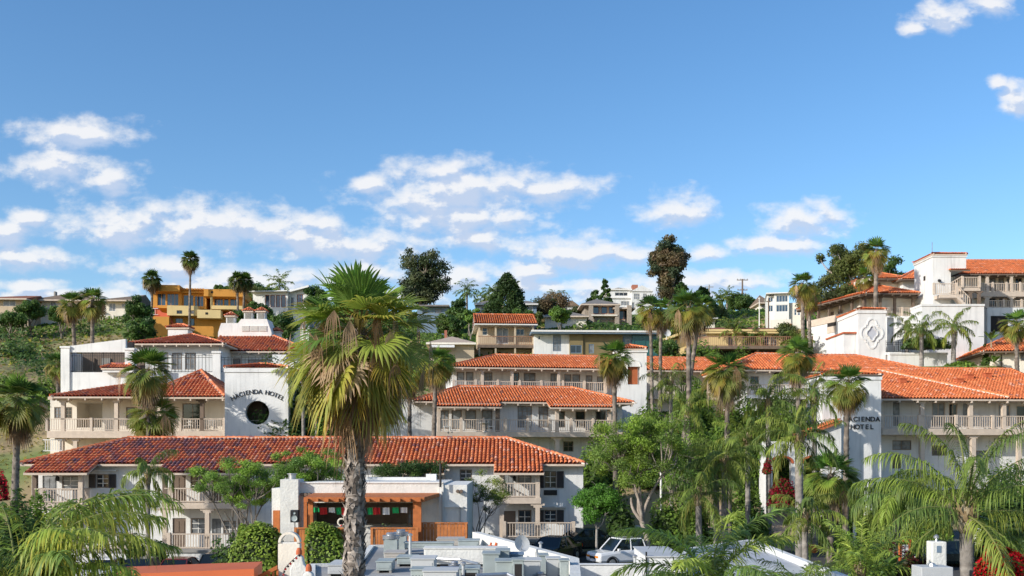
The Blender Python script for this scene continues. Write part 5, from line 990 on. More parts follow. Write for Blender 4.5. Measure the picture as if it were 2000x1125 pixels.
zd = h.z(1450, 676, -3); h.box('deck', h.x(1345,-3), h.x(1588,-3), -3.2, -.003, zd-.35, zd, 'dtrim'); h.rail(h.x(1383,-3.1), h.x(1587,-3.1), -3.1, zd, 1.15, m='rbrown', sp=.24, post=3.4, bw=.05, pw=.05, knob=False); h.rail(-3.1, -.1, h.x(1587,-3.1), zd, 1.15, m='rbrown', sp=.24, post=0, dirx=False)
mb = MB(); xa, xb = h.x(1348,-.5), h.x(1383,-3.1)
for i in range(16): t_ = i/15; xx = xa+(xb-xa)*t_; yy = -.5-2.6*t_; mb.box(xx-.03, xx+.03, yy-.03, yy+.03, zd, zd+1.1)
mb.tube([(xa,-.5,zd+1.12),(xb,-3.1,zd+1.12)], .06, 5); mb.tube([(xa,-.5,zd+.08),(xb,-3.1,zd+.08)], .06, 5); mb.build('railing', 'rbrown', h.root); h.posts([(h.x(p,-2.5), -2.5, -2, zd-.35) for p in (1400,1440,1480,1520,1560)], .12, 'dtrim', cap=False); h.box('under_deck_shade', h.x(1390,-1), h.x(1585,-1), -1.0, -.9, -2, zd-.35, 'dark')  # near-black sheet painted as the shade below the deck
h = Bd('stone_house', 'stone pillared house with a low grey hip roof and tall windows on the hilltop', 'house', 1140, 172, 2, base(1190,172,3), HG)
zt = h.z(1180, 597); h.facade(h.x(1142), h.x(1204), -1, zt+.1, 0, [(1157,1170,598,613,'w',1,1,'niche','bglass'),(1174,1186,598,613,'w',1,1,'niche','bglass'),(1189,1201,598,613,'w',1,1,'niche','bglass'),(1160,1200,617,625,'g',3,1)], 'stone', depth=10); h.facade(h.x(1204)+.003, h.x(1234), -1, h.z(1220,602), .6, [(1208,1228,606,624,'g',2,1,'niche')], 'stone', depth=8)
plain_roof(h.root, h.x(1133), h.x(1210), -1.4, 10.5, zt+.1, 1.7); plain_roof(h.root, h.x(1196), h.x(1240), -1.0, 9.3, h.z(1220,602), .8); h.posts([(h.x(p,-1), -1, -1, zt-.1) for p in (1154,1205,1229)], .35, 'stone', cap=False); h.box('balcony', h.x(1155,-1.4), h.x(1206,-1.4), -1.5, -.003, h.z(1180,617,-1.4), h.z(1180,614.5,-1.4), 'cream')
h = Bd('grey_roofed_house', 'low hilltop bungalow with a long grey shingle roof left of the stone house', 'house', 1060, 168, -3, base(1100,168,3), HG)
h.facade(h.x(1064), h.x(1146), -1, h.z(1100,618), 0, [(1072,1082,620,627,'w',2,1,'wframe'),(1100,1115,620,627,'w',3,1,'wframe')], 'cream', depth=8); plain_roof(h.root, h.x(1056), h.x(1150), -.8, 9, h.z(1100,618), 1.5)
h = Bd('white_house', 'three storey white house with a dark roof and brick chimney on the ridge', 'house', 1190, 200, 2, base(1230,200,3), HG)
h.facade(h.x(1191), h.x(1232), -1, h.z(1210,567), 0, [(1201,1226,571,578,'w',3,1,'wframe'),(1213,1230,588,597,'w',3,1,'wframe')], 'white', depth=10); h.facade(h.x(1232)+.003, h.x(1272), -1, h.z(1250,571), -1, [(1238,1250,573,585,'w',3,2,'wframe'),(1234,1240,590,602,'w',1,1,'wframe'),(1256,1264,573,582,'w',2,2,'wframe')], 'white', depth=10)
h.box('cornice', h.x(1189), h.x(1234), -.3, 10.2, h.z(1210,567)+.002, h.z(1210,567)+.3, 'wframe'); h.box('string_course', h.x(1190), h.x(1233), -.25, -.003, h.z(1210,583), h.z(1210,581), 'wframe'); plain_roof(h.root, h.x(1192), h.x(1236), 0, 9.5, h.z(1210,565), 1.1, m='brownroof')
mb = MB(); xa, xb, xm = h.x(1230), h.x(1274), h.x(1252); za, zb_ = h.z(1250,571), h.z(1250,559); mb.prism([(xa,za),(xb,za),(xm,zb_)], -1.2, 9); mb.build('gable', 'white', h.root); h.box('chimney', h.x(1235,4), h.x(1246,4), 4, 5.5, za, h.z(1240,556,4), 'brick')
h = Bd('glass_house', 'pale bungalow with blue conservatory windows left of the tall conifer', 'house', 930, 175, 0, base(950,175,3), HG)
for (pa, pb) in ((930,968),(1010,1048)):
    h.facade(h.x(pa), h.x(pb), -1, h.z(pa,594), 0, [(pa+3,pa+10,597,608,'w',1,1,'wframe','curtain'),(pa+12,pa+20,597,608,'w',1,1,'wframe','curtain'),(pa+22,pa+30,597,608,'w',1,1,'wframe','curtain')], 'bluep', depth=7); plain_roof(h.root, h.x(pa-3), h.x(pb+3), -.8, 7.5, h.z(pa,594), 1.1, fascia='wframe')
h.box('link_wall', h.x(968)+.002, h.x(1010)-.002, 2, 6, -1, h.z(990,598), 'bluep')
h = Bd('window_bay_house', 'white house with tall blue gridded bay windows right of the utility pole', 'house', 1498, 160, -12, base(1520,160,4), HG)
h.facade(h.x(1512), h.x(1541), -1, h.z(1526,574), 0, [(1516,1539,577,590,'w',4,1,'wframe','bglass'),(1516,1539,595,609,'w',4,1,'wframe','bglass')], 'wframe', depth=8); h.facade(h.x(1498), h.x(1512)-.002, -1, h.z(1505,577), .5, [(1500,1510,580,590,'w',2,1,'wframe','bglass'),(1500,1510,596,609,'w',2,1,'wframe','bglass')], 'wframe', depth=8)
h.facade(h.x(1541)+.002, h.x(1572), -1, h.z(1556,590), .6, [(1551,1556,603,616,'w',1,2,'wframe','bglass'),(1558,1563,606,616,'w',1,2,'wframe','bglass')], 'cream', depth=8); h.box('roof', h.x(1496), h.x(1543), -.5, 8.6, h.z(1520,574)+.002, h.z(1520,572), 'wframe'); h.box('garden_wall', h.x(1505,-6), h.x(1545,-6), -6, -5.6, -3, h.z(1525,624,-6), 'cream')
# orange mansion
h = Bd('orange_mansion', 'mustard orange flat roofed mansion with blue glass walls and red stair', 'house', 293, 150, 6, base(380,150,4), HG)
z = lambda py, ly=0: h.z(350, py, ly)
h.facade(h.x(296), h.x(355), z(602), z(572), 0, [(307,324,573,597,'w',2,1,'mustard','bglass'),(326,349,573,597,'w',3,1,'mustard','bglass')], 'mustard', depth=9); h.facade(h.x(355)+.003, h.x(402), z(602), z(573), .3, [(358,378,576,599,'w',2,1,'mustard','bglass'),(380,398,578,599,'w',3,1,'mustard','bglass')], 'mustard', depth=8.5)
h.box('roof_fascia', h.x(293), h.x(355), -1.5, 9, z(572)+.002, z(560), 'mustard'); h.box('roof_fascia', h.x(355)+.003, h.x(400), -.3, 8, z(572.5), z(567), 'mustard'); h.box('roof_fascia', h.x(401)+.003, h.x(477), -1.2, 9, z(580), z(566), 'mustard'); mb = MB()
for i in range(9): xx = h.x(357+i*5.2); mb.box(xx-.12, xx+.12, -.9, 3, z(567)+.01, z(567)+.2)
mb.build('pergola_beam', 'mustard', h.root)
h.facade(h.x(410), h.x(474), z(603), z(580)-.003, .5, [(418,436,582,598,'w',3,1,'mustard','bglass'),(437,447,582,598,'w',1,1,'mustard','bglass'),(449,466,583,598,'w',2,1,'mustard','bglass')], 'mustard', depth=8); h.box('column', h.x(411,-1), h.x(415,-1), -1, -.6, z(625), z(580), 'yellow')
h.box('balcony', h.x(412,-1), h.x(474,-1), -1.3, .4, z(605), z(598), 'yellow'); h.facade(h.x(333), h.x(392), z(620), z(601), -2.2, [(345,356,606,613,'w',2,1,'dtrim'),(369,379,606,613,'w',2,1,'dtrim')], 'yellow', depth=2.1); h.facade(h.x(296), h.x(460), -2, z(619), -.8, [(343,357,622,634,'g',2,1,'teal','bglass'),(368,380,622,636,'g',2,1,'teal','bglass'),(308,318,612,622,'w',1,1,'wframe','bglass')], 'mustard', depth=9)
h.box('balcony', h.x(392)+.003, h.x(437), -2.6, -.81, z(625), z(609), 'yellow'); MB().box(h.x(401,-2.62), h.x(406,-2.62), -2.64, -2.603, z(618), z(614)).build('vent_shade_plate', 'dark', h.root)  # dark plate on the balcony front, painted shade of a vent hole
MB().box(h.x(308,-1.5), h.x(312,-1.5), -1.53, -1.503, z(566), z(563)).build('vent_shade_plate', 'dark', h.root); MB().box(h.x(412,-1.2), h.x(416,-1.2), -1.23, -1.203, z(574), z(570)).build('vent_shade_plate', 'dark', h.root)  # dark plates on the fascias, painted shade of vent holes
mb = MB(); mb.prism([(h.x(308),z(604)),(h.x(313),z(604)),(h.x(322),z(614)),(h.x(334),z(616)),(h.x(344),z(634)),(h.x(330),z(640)),(h.x(318),z(628)),(h.x(308),z(622))], -2.0, -1.0); mb.build('curved_stair_wall', 'salmon', h.root); h.box('lower_wall', h.x(300,-3), h.x(330,-3), -3, -.85, -3, z(624), 'mustard')
h.rail(h.x(297,-2.1), h.x(309,-2.1), -2.1, z(620), 1.0, m='white', sp=.3, post=0)
h = Bd('modern_house', 'white modern flat roofed house with dark full height glazing left of the big palm', 'house', 492, 150, -6, base(530,150,3), HG)
h.facade(h.x(494), h.x(562), -1, h.z(525,571), 0, [(518,526,576,600,'w',1,1,'niche','bglass'),(528,537,576,600,'w',1,1,'niche','bglass'),(539,547,576,600,'w',1,1,'niche','bglass'),(549,558,576,600,'w',1,1,'niche','bglass')], 'white', depth=9); h.box('roof', h.x(490), h.x(564), -.8, 9.4, h.z(525,571)+.002, h.z(525,569), 'white'); h.facade(h.x(562)+.003, h.x(600), -1, h.z(580,563), 1, [(568,575,580,600,'w',1,1,'wframe','bglass'),(580,592,575,600,'w',2,1,'niche','bglass')], 'white', depth=8)
mb = MB(); mb.prism([(h.x(556),h.z(556,572)),(h.x(602),h.z(600,560)),(h.x(602),h.z(600,556)),(h.x(556),h.z(556,569))], .2, 9.2); mb.build('sloping_roof', 'white', h.root)
# left beige houses
h = Bd('brown_roofed_house', 'beige house under a red-brown roof at the far left edge of the hill', 'house', 0, 160, 3, base(20,160,3), HG); h.facade(h.x(-40), h.x(55), -1, h.z(20,585), 0, [(6,31,585,598,'w',2,1,'wframe','glass')], 'tan', depth=9); plain_roof(h.root, h.x(-45), h.x(57), -1, 10, h.z(20,584), 1.2, hipR=False, m='redroof')
h = Bd('apartment_house', 'beige two storey apartment row with a long brown roof behind the left palms', 'house', 75, 165, 2, base(150,165,3), HG)
h.facade(h.x(72), h.x(205), -2, h.z(130,588), 0, [(98,110,590,603,'w',2,1,'wframe'),(120,132,590,603,'w',2,1,'wframe'),(95,110,613,622,'w',2,1,'wframe','curtain'),(150,164,592,603,'w',2,1,'wframe'),(165,176,614,626,'w',2,1,'wframe','curtain')], 'cream', depth=9)
h.facade(h.x(205)+.003, h.x(265), -2, h.z(230,590), -.8, [(213,226,592,608,'w',2,1,'wframe'),(238,252,592,600,'w',3,1,'wframe'),(220,240,617,625,'g',3,1,'wframe','bglass'),(185,196,617,625,'w',2,1)], 'cream', depth=9.5)
plain_roof(h.root, h.x(68), h.x(208), -1.2, 10, h.z(130,587), 2.1, m='brownroof'); plain_roof(h.root, h.x(200), h.x(270), -2, 9.5, h.z(230,589), 1.7, hipR=False, m='brownroof'); h.rail(h.x(180,-3), h.x(262,-3), -3, h.z(220,628,-3), 1, m='cream', sp=.4, post=3, knob=False); h.box('balcony', h.x(88,-1.4), h.x(200,-1.4), -1.5, -.003, h.z(130,611), h.z(130,608), 'trim'); h.box('chimney', h.x(105,4), h.x(108,4), 4, 4.8, 5, h.z(107,569,4), 'gconc')
h = Bd('distant_house', 'white gabled roofline peeking over the ridge shrubs left of the white house', 'house', 1110, 215, 0, base(1120,215,2), HG); h.facade(h.x(1050), h.x(1130), -1, h.z(1100,598), 0, [(1095,1105,599,603,'w',2,1)], 'white', depth=6); mb = MB(); mb.prism([(h.x(1095),h.z(1100,598)),(h.x(1132),h.z(1100,598)),(h.x(1118),h.z(1100,588)),(h.x(1112),h.z(1100,588))], -.5, 6); mb.build('roof', 'brownroof', h.root)
h = Bd('distant_house', 'low beige roofed house among trees at the ridge left of the bay window house', 'house', 1488, 195, 0, base(1490,195,2), HG); h.facade(h.x(1484), h.x(1500), -1, h.z(1490,592), 0, [(1487,1494,594,600,'w',2,1)], 'cream', depth=6); plain_roof(h.root, h.x(1478), h.x(1504), -1, 7, h.z(1490,592), 2.0, m='brownroof')
h = Bd('distant_house', 'dark grey house with balcony half hidden behind the dead fronds of the big palm', 'house', 820, 160, 0, base(845,160,2), HG); h.facade(h.x(815), h.x(876), -1, h.z(845,600), 0, [(825,835,604,612,'w',2,1),(850,862,604,612,'w',2,1)], 'bluep', depth=8); h.box('roof', h.x(812), h.x(878), -1, 9, h.z(845,600)+.002, h.z(845,597), 'greyroof')
h = Bd('distant_house', 'pale eave glimpsed among hillside shrubs above the yellow house', 'house', 1380, 160, 0, base(1390,160,2), HG); h.facade(h.x(1374), h.x(1396), 0, h.z(1385,624), 0, [(1378,1388,625,630,'w',2,1)], 'cream', depth=5); h.box('roof', h.x(1371), h.x(1400), -1, 6, h.z(1385,624)+.002, h.z(1385,622), 'white')
# utility pole and lamps
p = thing('utility_pole', 'wooden utility pole with crossarms and insulators on the ridge', 'utility pole', (X(1450,205), 205, gzf(X(1450,205),205)-1)); zt_ = ZZ(545,205)-p.location.z
MB().tube([(0,0,0),(0,0,zt_)], [.22,.15], 8).build('pole', 'dtrim', p)
for (zz, w_) in ((zt_-.2,1.1),(zt_-2.2,1.0),(zt_-3.0,.7)):
    a_ = MB().box(-w_, w_, -.07, .07, zz-.07, zz+.07).build('crossarm', 'dtrim', p); mb = MB()
    for k in range(4): mb.lathe(-w_+.1+k*(2*w_-.2)/3, 0, [(.07,zz+.07),(.09,zz+.2),(.03,zz+.3)], 6)
    mb.build('insulator', 'gconc', a_)
p = thing('utility_pole', 'small distant utility pole top left of the tall ridge pole', 'utility pole', (X(1385,235), 235, gzf(X(1385,235),235)-1)); zt_ = ZZ(556,235)-p.location.z; MB().tube([(0,0,0),(0,0,zt_)], [.22,.15], 8).build('pole', 'gconc', p); MB().box(-1.0, 1.0, -.07, .07, zt_-.6, zt_-.45).build('crossarm', 'gconc', p)
p = thing('flag_pole', 'thin white mast on the slope below the utility pole', 'mast', (X(1483,165), 165, gzf(X(1483,165),165)-.3)); MB().tube([(0,0,0),(0,0,ZZ(583,165)-p.location.z)], [.1,.06], 8).build('pole', 'wframe', p); MB().sphere((0,0,ZZ(583,165)-p.location.z), .15, 8, 6).build('finial', 'wframe', p)
p = thing('wooden_post', 'brown wooden post on the slope above the yellow house', 'pole', (X(1501,150), 150, gzf(X(1501,150),150)-.3)); MB().tube([(0,0,0),(0,0,ZZ(583,150)-p.location.z)], [.12,.1], 8).build('pole', 'dtrim', p); MB().box(-.3, .3, -.06, .06, ZZ(590,150)-p.location.z, ZZ(588,150)-p.location.z).build('crossarm', 'dtrim', p)
p = thing('satellite_dish', 'white satellite dish left of the yellow house roof', 'satellite dish', (X(1302,122), 122, gzf(X(1302,122),122))); zz = ZZ(651,122)-p.location.z; MB().lathe(0, 0, [(.02,0),(.3,.04),(.5,.14),(.48,.16),(.28,.07),(.02,.03)], 16).build('dish', 'wframe', p); d_ = p.children[0]; d_.location = (0,0,zz); d_.rotation_euler = (math.radians(70),0,.4); MB().tube([(0,.1,0),(0,.1,zz)], .04, 6).build('mast', 'wframe', p)
# ------------------------------------------------------------------ restaurant in front of the wing
b = Bd('restaurant', 'low white flat roofed restaurant with an orange timber canopy behind the big palm', 'building', 545, 52, 0, 0)
Y2 = 52; zt = b.z(700, 944); zt2 = b.z(880, 944); gf = .0
x0, x1 = b.x(545), b.x(912)
b.facade(b.x(583), b.x(866), gf, zt, 0, [(598,820,982,1030,'o',3.0)], 'rough_white', depth=8)
MB().box(b.x(583), b.x(866), -.06, .30, zt+.002, zt+.07).build('parapet_cap', 'white', b.root)
b.box('chimney', b.x(549,-.3), b.x(584,-.3), -.5, .9, 0, b.z(566,936), 'rough_white'); mb = MB(); xc, zc = b.x(569), b.z(569,936); mb.lathe(xc, .2, [(.19,zc),(.19,zc+.24)], 12); mb.lathe(xc, .2, [(.26,zc+.245),(.26,zc+.29)], 12); mb.build('flue_cap', 'metal', b.root)
b.box('side_wall', b.x(866)+.002, b.x(912), .06, 8, 0, b.z(889,947), 'rough_white'); b.box('pilaster', b.x(857,-.1), b.x(866,-.1), -.12, -.003, 1.2, b.z(861,951), 'rough_white')
b.box('left_wall', b.x(520), b.x(548), 1.2, 7, 0, b.z(533,955), 'rough_white'); b.box('rear_parapet', b.x(716,7), b.x(845,7), 7.0, 7.3, zt, b.z(780,932,7), 'white'); b.box('parapet_step', b.x(832,6), b.x(852,6), 6, 6.6, zt, b.z(842,926,6), 'white'); mb = MB(); mb.box(b.x(833,6), b.x(839,6), 5.9, 5.99, zt, b.z(836,938,6)); mb.build('roof_hatch', 'bluep', b.root)
b.box('flat_roof', b.x(583), b.x(866), .31, 7, zt-.3, zt-.12, 'roofw')
for (pc, py) in ((592,965),(599,965),(606,965),(894,959),(901,959)):    # clay drain spouts
    m = MB(); xx, zz = b.x(pc), b.z(pc,py); yy = -.2 if pc < 700 else -.1; m.tube([(xx,yy+.3,zz),(xx,yy-.12,zz-.01)], .085, 10); m.build('drain_spout', 'dtrim', b.root)
m = MB(); m.tube([(b.x(861),-.3,b.z(861,951)),(b.x(861),-.3,b.z(861,905))], .06, 8); m.build('flue_pipe', 'blackp', b.root)
b.box('conduit_ledge', b.x(868), b.x(905), -.06, .058, b.z(885,991), b.z(885,989), 'white')
mb = MB(); mb.box(b.x(863), b.x(864.5), -.17, -.122, 1.2, b.z(863,960)); mb.box(b.x(898), b.x(899), .01, .058, 1.2, b.z(863,991)); mb.build('conduit', 'gconc', b.root)
# interior seen through the canopy opening
b.box('inner_wall', b.x(600), b.x(820), 2.8, 2.9, 0, b.z(700,985), 'dtrim')
# canopy
xa, xb = b.x(594,-2.4), b.x(829,-2.4); zc = b.z(710,980,-2.4); zc1 = zc+.42
mb = MB(); mb.add([(xa,-2.5,zc),(xb,-2.5,zc),(xb,-2.5,zc+.22),(xa,-2.5,zc+.22),(xa,-.003,zc+.18),(xb+.6,-.003,zc+.18),(xb+.6,-.003,zc+.34),(xa,-.003,zc+.34)], [(0,1,2,3),(4,7,6,5),(3,2,6,7),(0,4,5,1),(0,3,7,4),(1,5,6,2)]); cn = mb.build('canopy', 'orange', b.root)
mb = MB(); 
for i in range(12): xx = xa+.2+i*(xb-xa-.4)/11; mb.box(xx-.05, xx+.05, -2.75, -2.51, zc+.02, zc+.16)
mb.build('rafter', 'orange', cn)
for (pc, w_) in ((607,.12),(815,.2)): b.box('post', b.x(pc,-2.2)-w_, b.x(pc,-2.2)+w_, -2.3, -2.1, 0, zc-.002, 'orange')
b.box('post', b.x(597,-.5)-.08, b.x(597,-.5)+.08, -.6, -.45, 0, zc, 'orange')
for (p0, p1, t_, bt) in ((596,606,995,1030),(795,812,993,1024)):
    r4 = b.R(p0, p1, t_, bt, .4); b.window(r4[0], r4[1], r4[2], r4[3], .35, 2, 3, fm='dtrim', pm='curtain', dep=.1)
b.window(*b.R(538,546,1000,1042,-1)[:2], *b.R(538,546,1000,1042,-1)[2:], 1.1, 1, 5, fm='orange', pm='glass', dep=.1)
b.box('beam', b.x(534,1), b.x(547,1), .9, 1.19, b.z(540,1040,1), b.z(540,997,1), 'orange')
for (pa, pb, ly) in ((575,683,-3.0),(724,817,-2.6),(820,914,-1.8)):
    mb = MB(); xa_, xb_ = b.x(pa,ly), b.x(pb,ly); zt_ = b.z((pa+pb)/2, 1032 if pa < 800 else 1022, ly); n = max(2, int((xb_-xa_)/.16))
    for i in range(n): mb.box(xa_+(xb_-xa_)*i/n+.008, xa_+(xb_-xa_)*(i+1)/n-.008, ly, ly+.03, 0, zt_-.03*(i % 2))
    mb.box(xa_, xb_, ly+.031, ly+.09, zt_-.3, zt_-.2); mb.box(xa_, xb_, ly-.06, ly-.001, zt_-.01, zt_+.05)
    for i in range(int((xb_-xa_)/2.2)+1): xx = min(xa_+i*2.2, xb_-.12); mb.box(xx, xx+.12, ly-.08, ly-.002, 0, zt_+.0)
    o = mb.build('fence', 'owood'); tag(o, {575:'orange board fence under the papel banners left of the big palm trunk',724:'orange board fence panel right of the big palm trunk under the canopy',820:'orange board fence running right past the white restaurant wall'}[pa], 'fence', 'orange timber fences at the restaurant'); o.location = b.O
# papel banners
BG = 'coloured cloth banners under the restaurant canopy'; bann = [(616,'green'),(631,'redc'),(648,'whitec'),(661,'green'),(672,'redc'),(723,'green'),(735,'redc'),(754,'whitec'),(772,'green'),(789,'whitec')]
lab = {616:'green banner farthest left under the canopy',631:'red banner left of the white one at the left end',648:'white banner between red and green left of the palm trunk',661:'green banner second from the left behind the palm side',672:'red banner touching the left side of the palm trunk',723:'green banner touching the right side of the palm trunk',735:'red banner right of the palm trunk',754:'white banner in the middle of the right opening',772:'green banner near the right end of the canopy',789:'white banner at the right end of the canopy'}
for (pc, c) in bann:
    xx, zz = b.x(pc,-1.8), b.z(pc,991,-1.8); mb = MB(); w_ = .14*(1.1); K = 5; hh = .30
    for i in range(K):
        u0, u1 = -w_+2*w_*i/K, -w_+2*w_*(i+1)/K; y0_, y1_ = .03*math.sin(i*2), .03*math.sin((i+1)*2)
        mb.add([(u0,y0_,0),(u1,y1_,0),(u1,y1_+.05,-hh+.02*math.sin(i*3)),(u0,y0_+.05,-hh+.02*math.sin(i*3-3)),(u0,y0_+.012,0),(u1,y1_+.012,0),(u1,y1_+.062,-hh),(u0,y0_+.062,-hh)], [(0,1,2,3),(4,7,6,5),(3,2,6,7),(0,4,5,1)])
    o = mb.build('banner', c); o.rotation_euler = (.12*math.sin(pc), .09*math.sin(pc*1.7), .3*math.sin(pc*.9)); o.scale = (1+.15*math.sin(pc*.37),1,1+.2*math.sin(pc*.61)); tag(o, lab[pc], 'banner', BG); o.location = (b.O.x+xx, b.O.y-1.8, zz)
tag(MB().tube([(X(600,50.2),50.2,ZZ(990,50.2)),(X(700,50.2),50.2,ZZ(991.5,50.2)),(X(822,50.2),50.2,ZZ(990,50.2))], .015, 5).build('banner_string', 'dtrim'), 'thin string carrying the coloured banners under the canopy', 'string')
tt = thing('loudspeaker', 'black loudspeaker on a thin stand in front of the white chimney', 'loudspeaker', (X(576,49.5), 49.5, 0)); zz = ZZ(1008,49.5); MB().box(-.2,.2,-.15,.15,zz-.3,zz+.3).build('cabinet','blackp',tt, bevel=.03)
o = MB().lathe(0,0,[(.13,0),(.15,.02),(.05,-.02)],14).build('cone','gmetal',tt); o.location = (0,-.155,zz-.1); o.rotation_euler = (math.radians(90),0,0); o = MB().lathe(0,0,[(.05,0),(.06,.02),(.02,-.01)],12).build('tweeter','gmetal',tt); o.location = (0,-.155,zz+.15); o.rotation_euler = (math.radians(90),0,0)
MB().tube([(0,0,.5),(0,0,zz-.3)], .022, 8).build('stand_pole','blackp',tt); mb = MB(); [mb.tube([(0,0,.7),(math.cos(a)*.4,math.sin(a)*.4,0)], .015, 6) for a in (0,2.1,4.2)]; mb.build('tripod','blackp',tt)
tt = thing('wreath', 'round pale wreath hanging in the canopy opening left of the palm trunk', 'wreath', (X(667,50.3),50.3,ZZ(1020,50.3))); mb = MB(); mb.tube([(.17*math.cos(a),0,.17*math.sin(a)) for a in np.linspace(0,6.2832,17)], .045, 6, cap=False); mb.build('ring','cream',tt); MB().sphere((0,-.05,-.17), .05, 8, 5).build('bow','redc',tt)
# ------------------------------------------------------------------ arched bell wall, orange roof, urn walls at lower left
b = Bd('arched_gable_wall', 'cream wall with an open round arch on top at the bottom left of the palm', 'wall', 543, 31, 0, 0)
xl, xr = b.x(543), b.x(585); xc = (xl+xr)/2; R_ = (xr-xl)/2; zs_ = b.z(560,1060); zo = b.z(560,1062); mb = MB(); n = 18; r2 = R_-.075
mb.box(xl, xr, 0, .28, 0, zo)
for i in range(n):
    a, a2 = math.pi*i/n, math.pi*(i+1)/n; o1, o2, p, q_ = [(xc+rr*math.cos(t), zs_+rr*math.sin(t)) for rr, t in ((R_,a),(R_,a2),(r2,a),(r2,a2))]
    mb.add([(o1[0],0,o1[1]),(o2[0],0,o2[1]),(q_[0],0,q_[1]),(p[0],0,p[1]),(o1[0],.28,o1[1]),(o2[0],.28,o2[1]),(q_[0],.28,q_[1]),(p[0],.28,p[1])], [(0,1,2,3),(4,7,6,5),(0,4,5,1),(3,2,6,7)])
mb.build('wall', 'cream', b.root); MB().box(xl+.08, xr-.08, .04, .24, zo+.002, zo+.04).build('sill', 'wframe', b.root)
tt = thing('orange_parapet', 'plain orange metal roof edge along the bottom left corner', 'roof', (0,0,0)); mb = MB()
xA, xB, Yq = X(225,29), X(496,29), 29; zA, zB = ZZ(1122,29), ZZ(1111,29); mb.add([(xA,Yq,zA-1.5),(xB,Yq,zB-1.5),(xB,Yq,zB),(xA,Yq,zA),(xA-.5,Yq+2.2,zA-1.5),(xB-.3,Yq+2.2,zB-1.5),(xB-.3,Yq+2.2,zB-.02),(xA-.5,Yq+2.2,zA-.02)], [(0,1,2,3),(4,7,6,5),(3,2,6,7),(0,3,7,4),(1,5,6,2)]); mb.build('roof_edge', 'oroof', tt); MB().box(xA, xB, Yq-.05, Yq-.002, zA-1.3, zA-.6).build('gutter', 'oroof', tt)
tt = thing('orange_handrail', 'orange timber stair handrail rising to the arched cream wall', 'handrail', (X(500,30),30,0)); z_a, z_b = ZZ(1126,30), ZZ(1104,30); xe = X(541,30)-X(500,30); mb = MB(); mb.add([(0,0,z_a-.12),(xe,0,z_b-.12),(xe,0,z_b),(0,0,z_a),(0,.12,z_a-.12),(xe,.12,z_b-.12),(xe,.12,z_b),(0,.12,z_a)], [(0,1,2,3),(4,7,6,5),(3,2,6,7),(0,4,5,1),(0,3,7,4),(1,5,6,2)]); mb.build('rail','orange',tt); mb = MB(); [mb.box(xe*i/5-.03, xe*i/5+.03, .03, .09, z_a-1, z_a-.12+(z_b-z_a)*i/5-.002) for i in range(1,6)]; mb.build('baluster','orange',tt)
for k, (px_, pt_, Yc, lab_) in enumerate(((584,1077,30,'scalloped plaster pier with a clay finial, the one nearer the arched wall'),(603,1109,28,'lower scalloped plaster pier with a clay finial at the bottom edge'))):
    tt = thing('plaster_pier', lab_, 'pier', (X(px_,Yc),Yc,0), 0, 'scalloped plaster piers with clay finials'); zt_ = ZZ(pt_,Yc); pr = [(-.25,0),(.32,0),(.32,zt_-.7),(.27,zt_-.5),(.16,zt_-.36),(.12,zt_-.15),(0,zt_-.08),(-.12,zt_-.15),(-.16,zt_-.36),(-.25,zt_-.5)]; MB().prism(pr, -.12, .12).build('pier','rough_white',tt, bevel=.03); MB().lathe(0,0,[(.09,zt_-.09),(.085,zt_+.02),(.05,zt_+.10),(.02,zt_+.11)],12).build('finial','terra',tt)
mb = MB(); pts = [(X(585,29.8),29.8,ZZ(1082,29.8)),(X(572,29.8),29.6,ZZ(1096,29.6)),(X(562,29.8),29.4,ZZ(1110,29.4)),(X(552,29),29,ZZ(1124,29))]; mb.tube(pts, .012, 5)
o = mb.build('string_lights', 'dtrim'); tag(o, 'drooping string of small bulbs on the arched wall', 'string lights'); mb = MB()
for i in range(9):
    t_ = i/8*3; k = min(2, int(t_)); f_ = t_-k; p = [pts[k][j]*(1-f_)+pts[k+1][j]*f_ for j in range(3)]; m = MB().sphere((p[0],p[1],p[2]-.05), .035, 6, 5); m.build('bulb', 'redc' if i % 2 else 'blackp', o)
# ------------------------------------------------------------------ flat roofs with equipment in the foreground
def roof_block(name, lab, pts, zt_, par=.5, m='roofg', wm='rough_white', th=.22):
    """building with a flat roof and a parapet, footprint pts counter clockwise (x,y)"""
    t = thing(name, lab, 'building', (0,0,0)); mb = MB(); mb.hprism(pts, 0, zt_); mb.build('roof', [m], t); n = len(pts); cx = sum(p[0] for p in pts)/n; cy = sum(p[1] for p in pts)/n
    mb = MB(); q = [(p[0]+(p[0]-cx)*.012, p[1]+(p[1]-cy)*.012) for p in pts]; 
    for i in range(n):
        a, b_ = Vector(q[i]), Vector(q[(i+1) % n]); d = (b_-a).normalized(); nn = Vector((-d.y, d.x))*th; a2, b2 = a+nn+d*th, b_+nn-d*th; v = [(a.x,a.y),(b_.x,b_.y),(b2.x,b2.y),(a2.x,a2.y)]
        mb.add([(p[0],p[1],0) for p in v]+[(p[0],p[1],zt_+par) for p in v], [(3,2,1,0),(4,5,6,7),(0,1,5,4),(1,2,6,5),(2,3,7,6),(3,0,4,7)])
    mb.build('parapet', wm, t); return t
Zr = 3.3
def P2(px, Y): return (X(px, Y), Y)
roof_block('flat_roofed_building', 'flat grey roofed building crowded with ducts and fans behind the palm trunk', [P2(600,23), P2(1112,23), P2(1112,33.2), P2(922,44.6), P2(722,43.5), P2(695,36.4), P2(606,36)], Zr, .10)
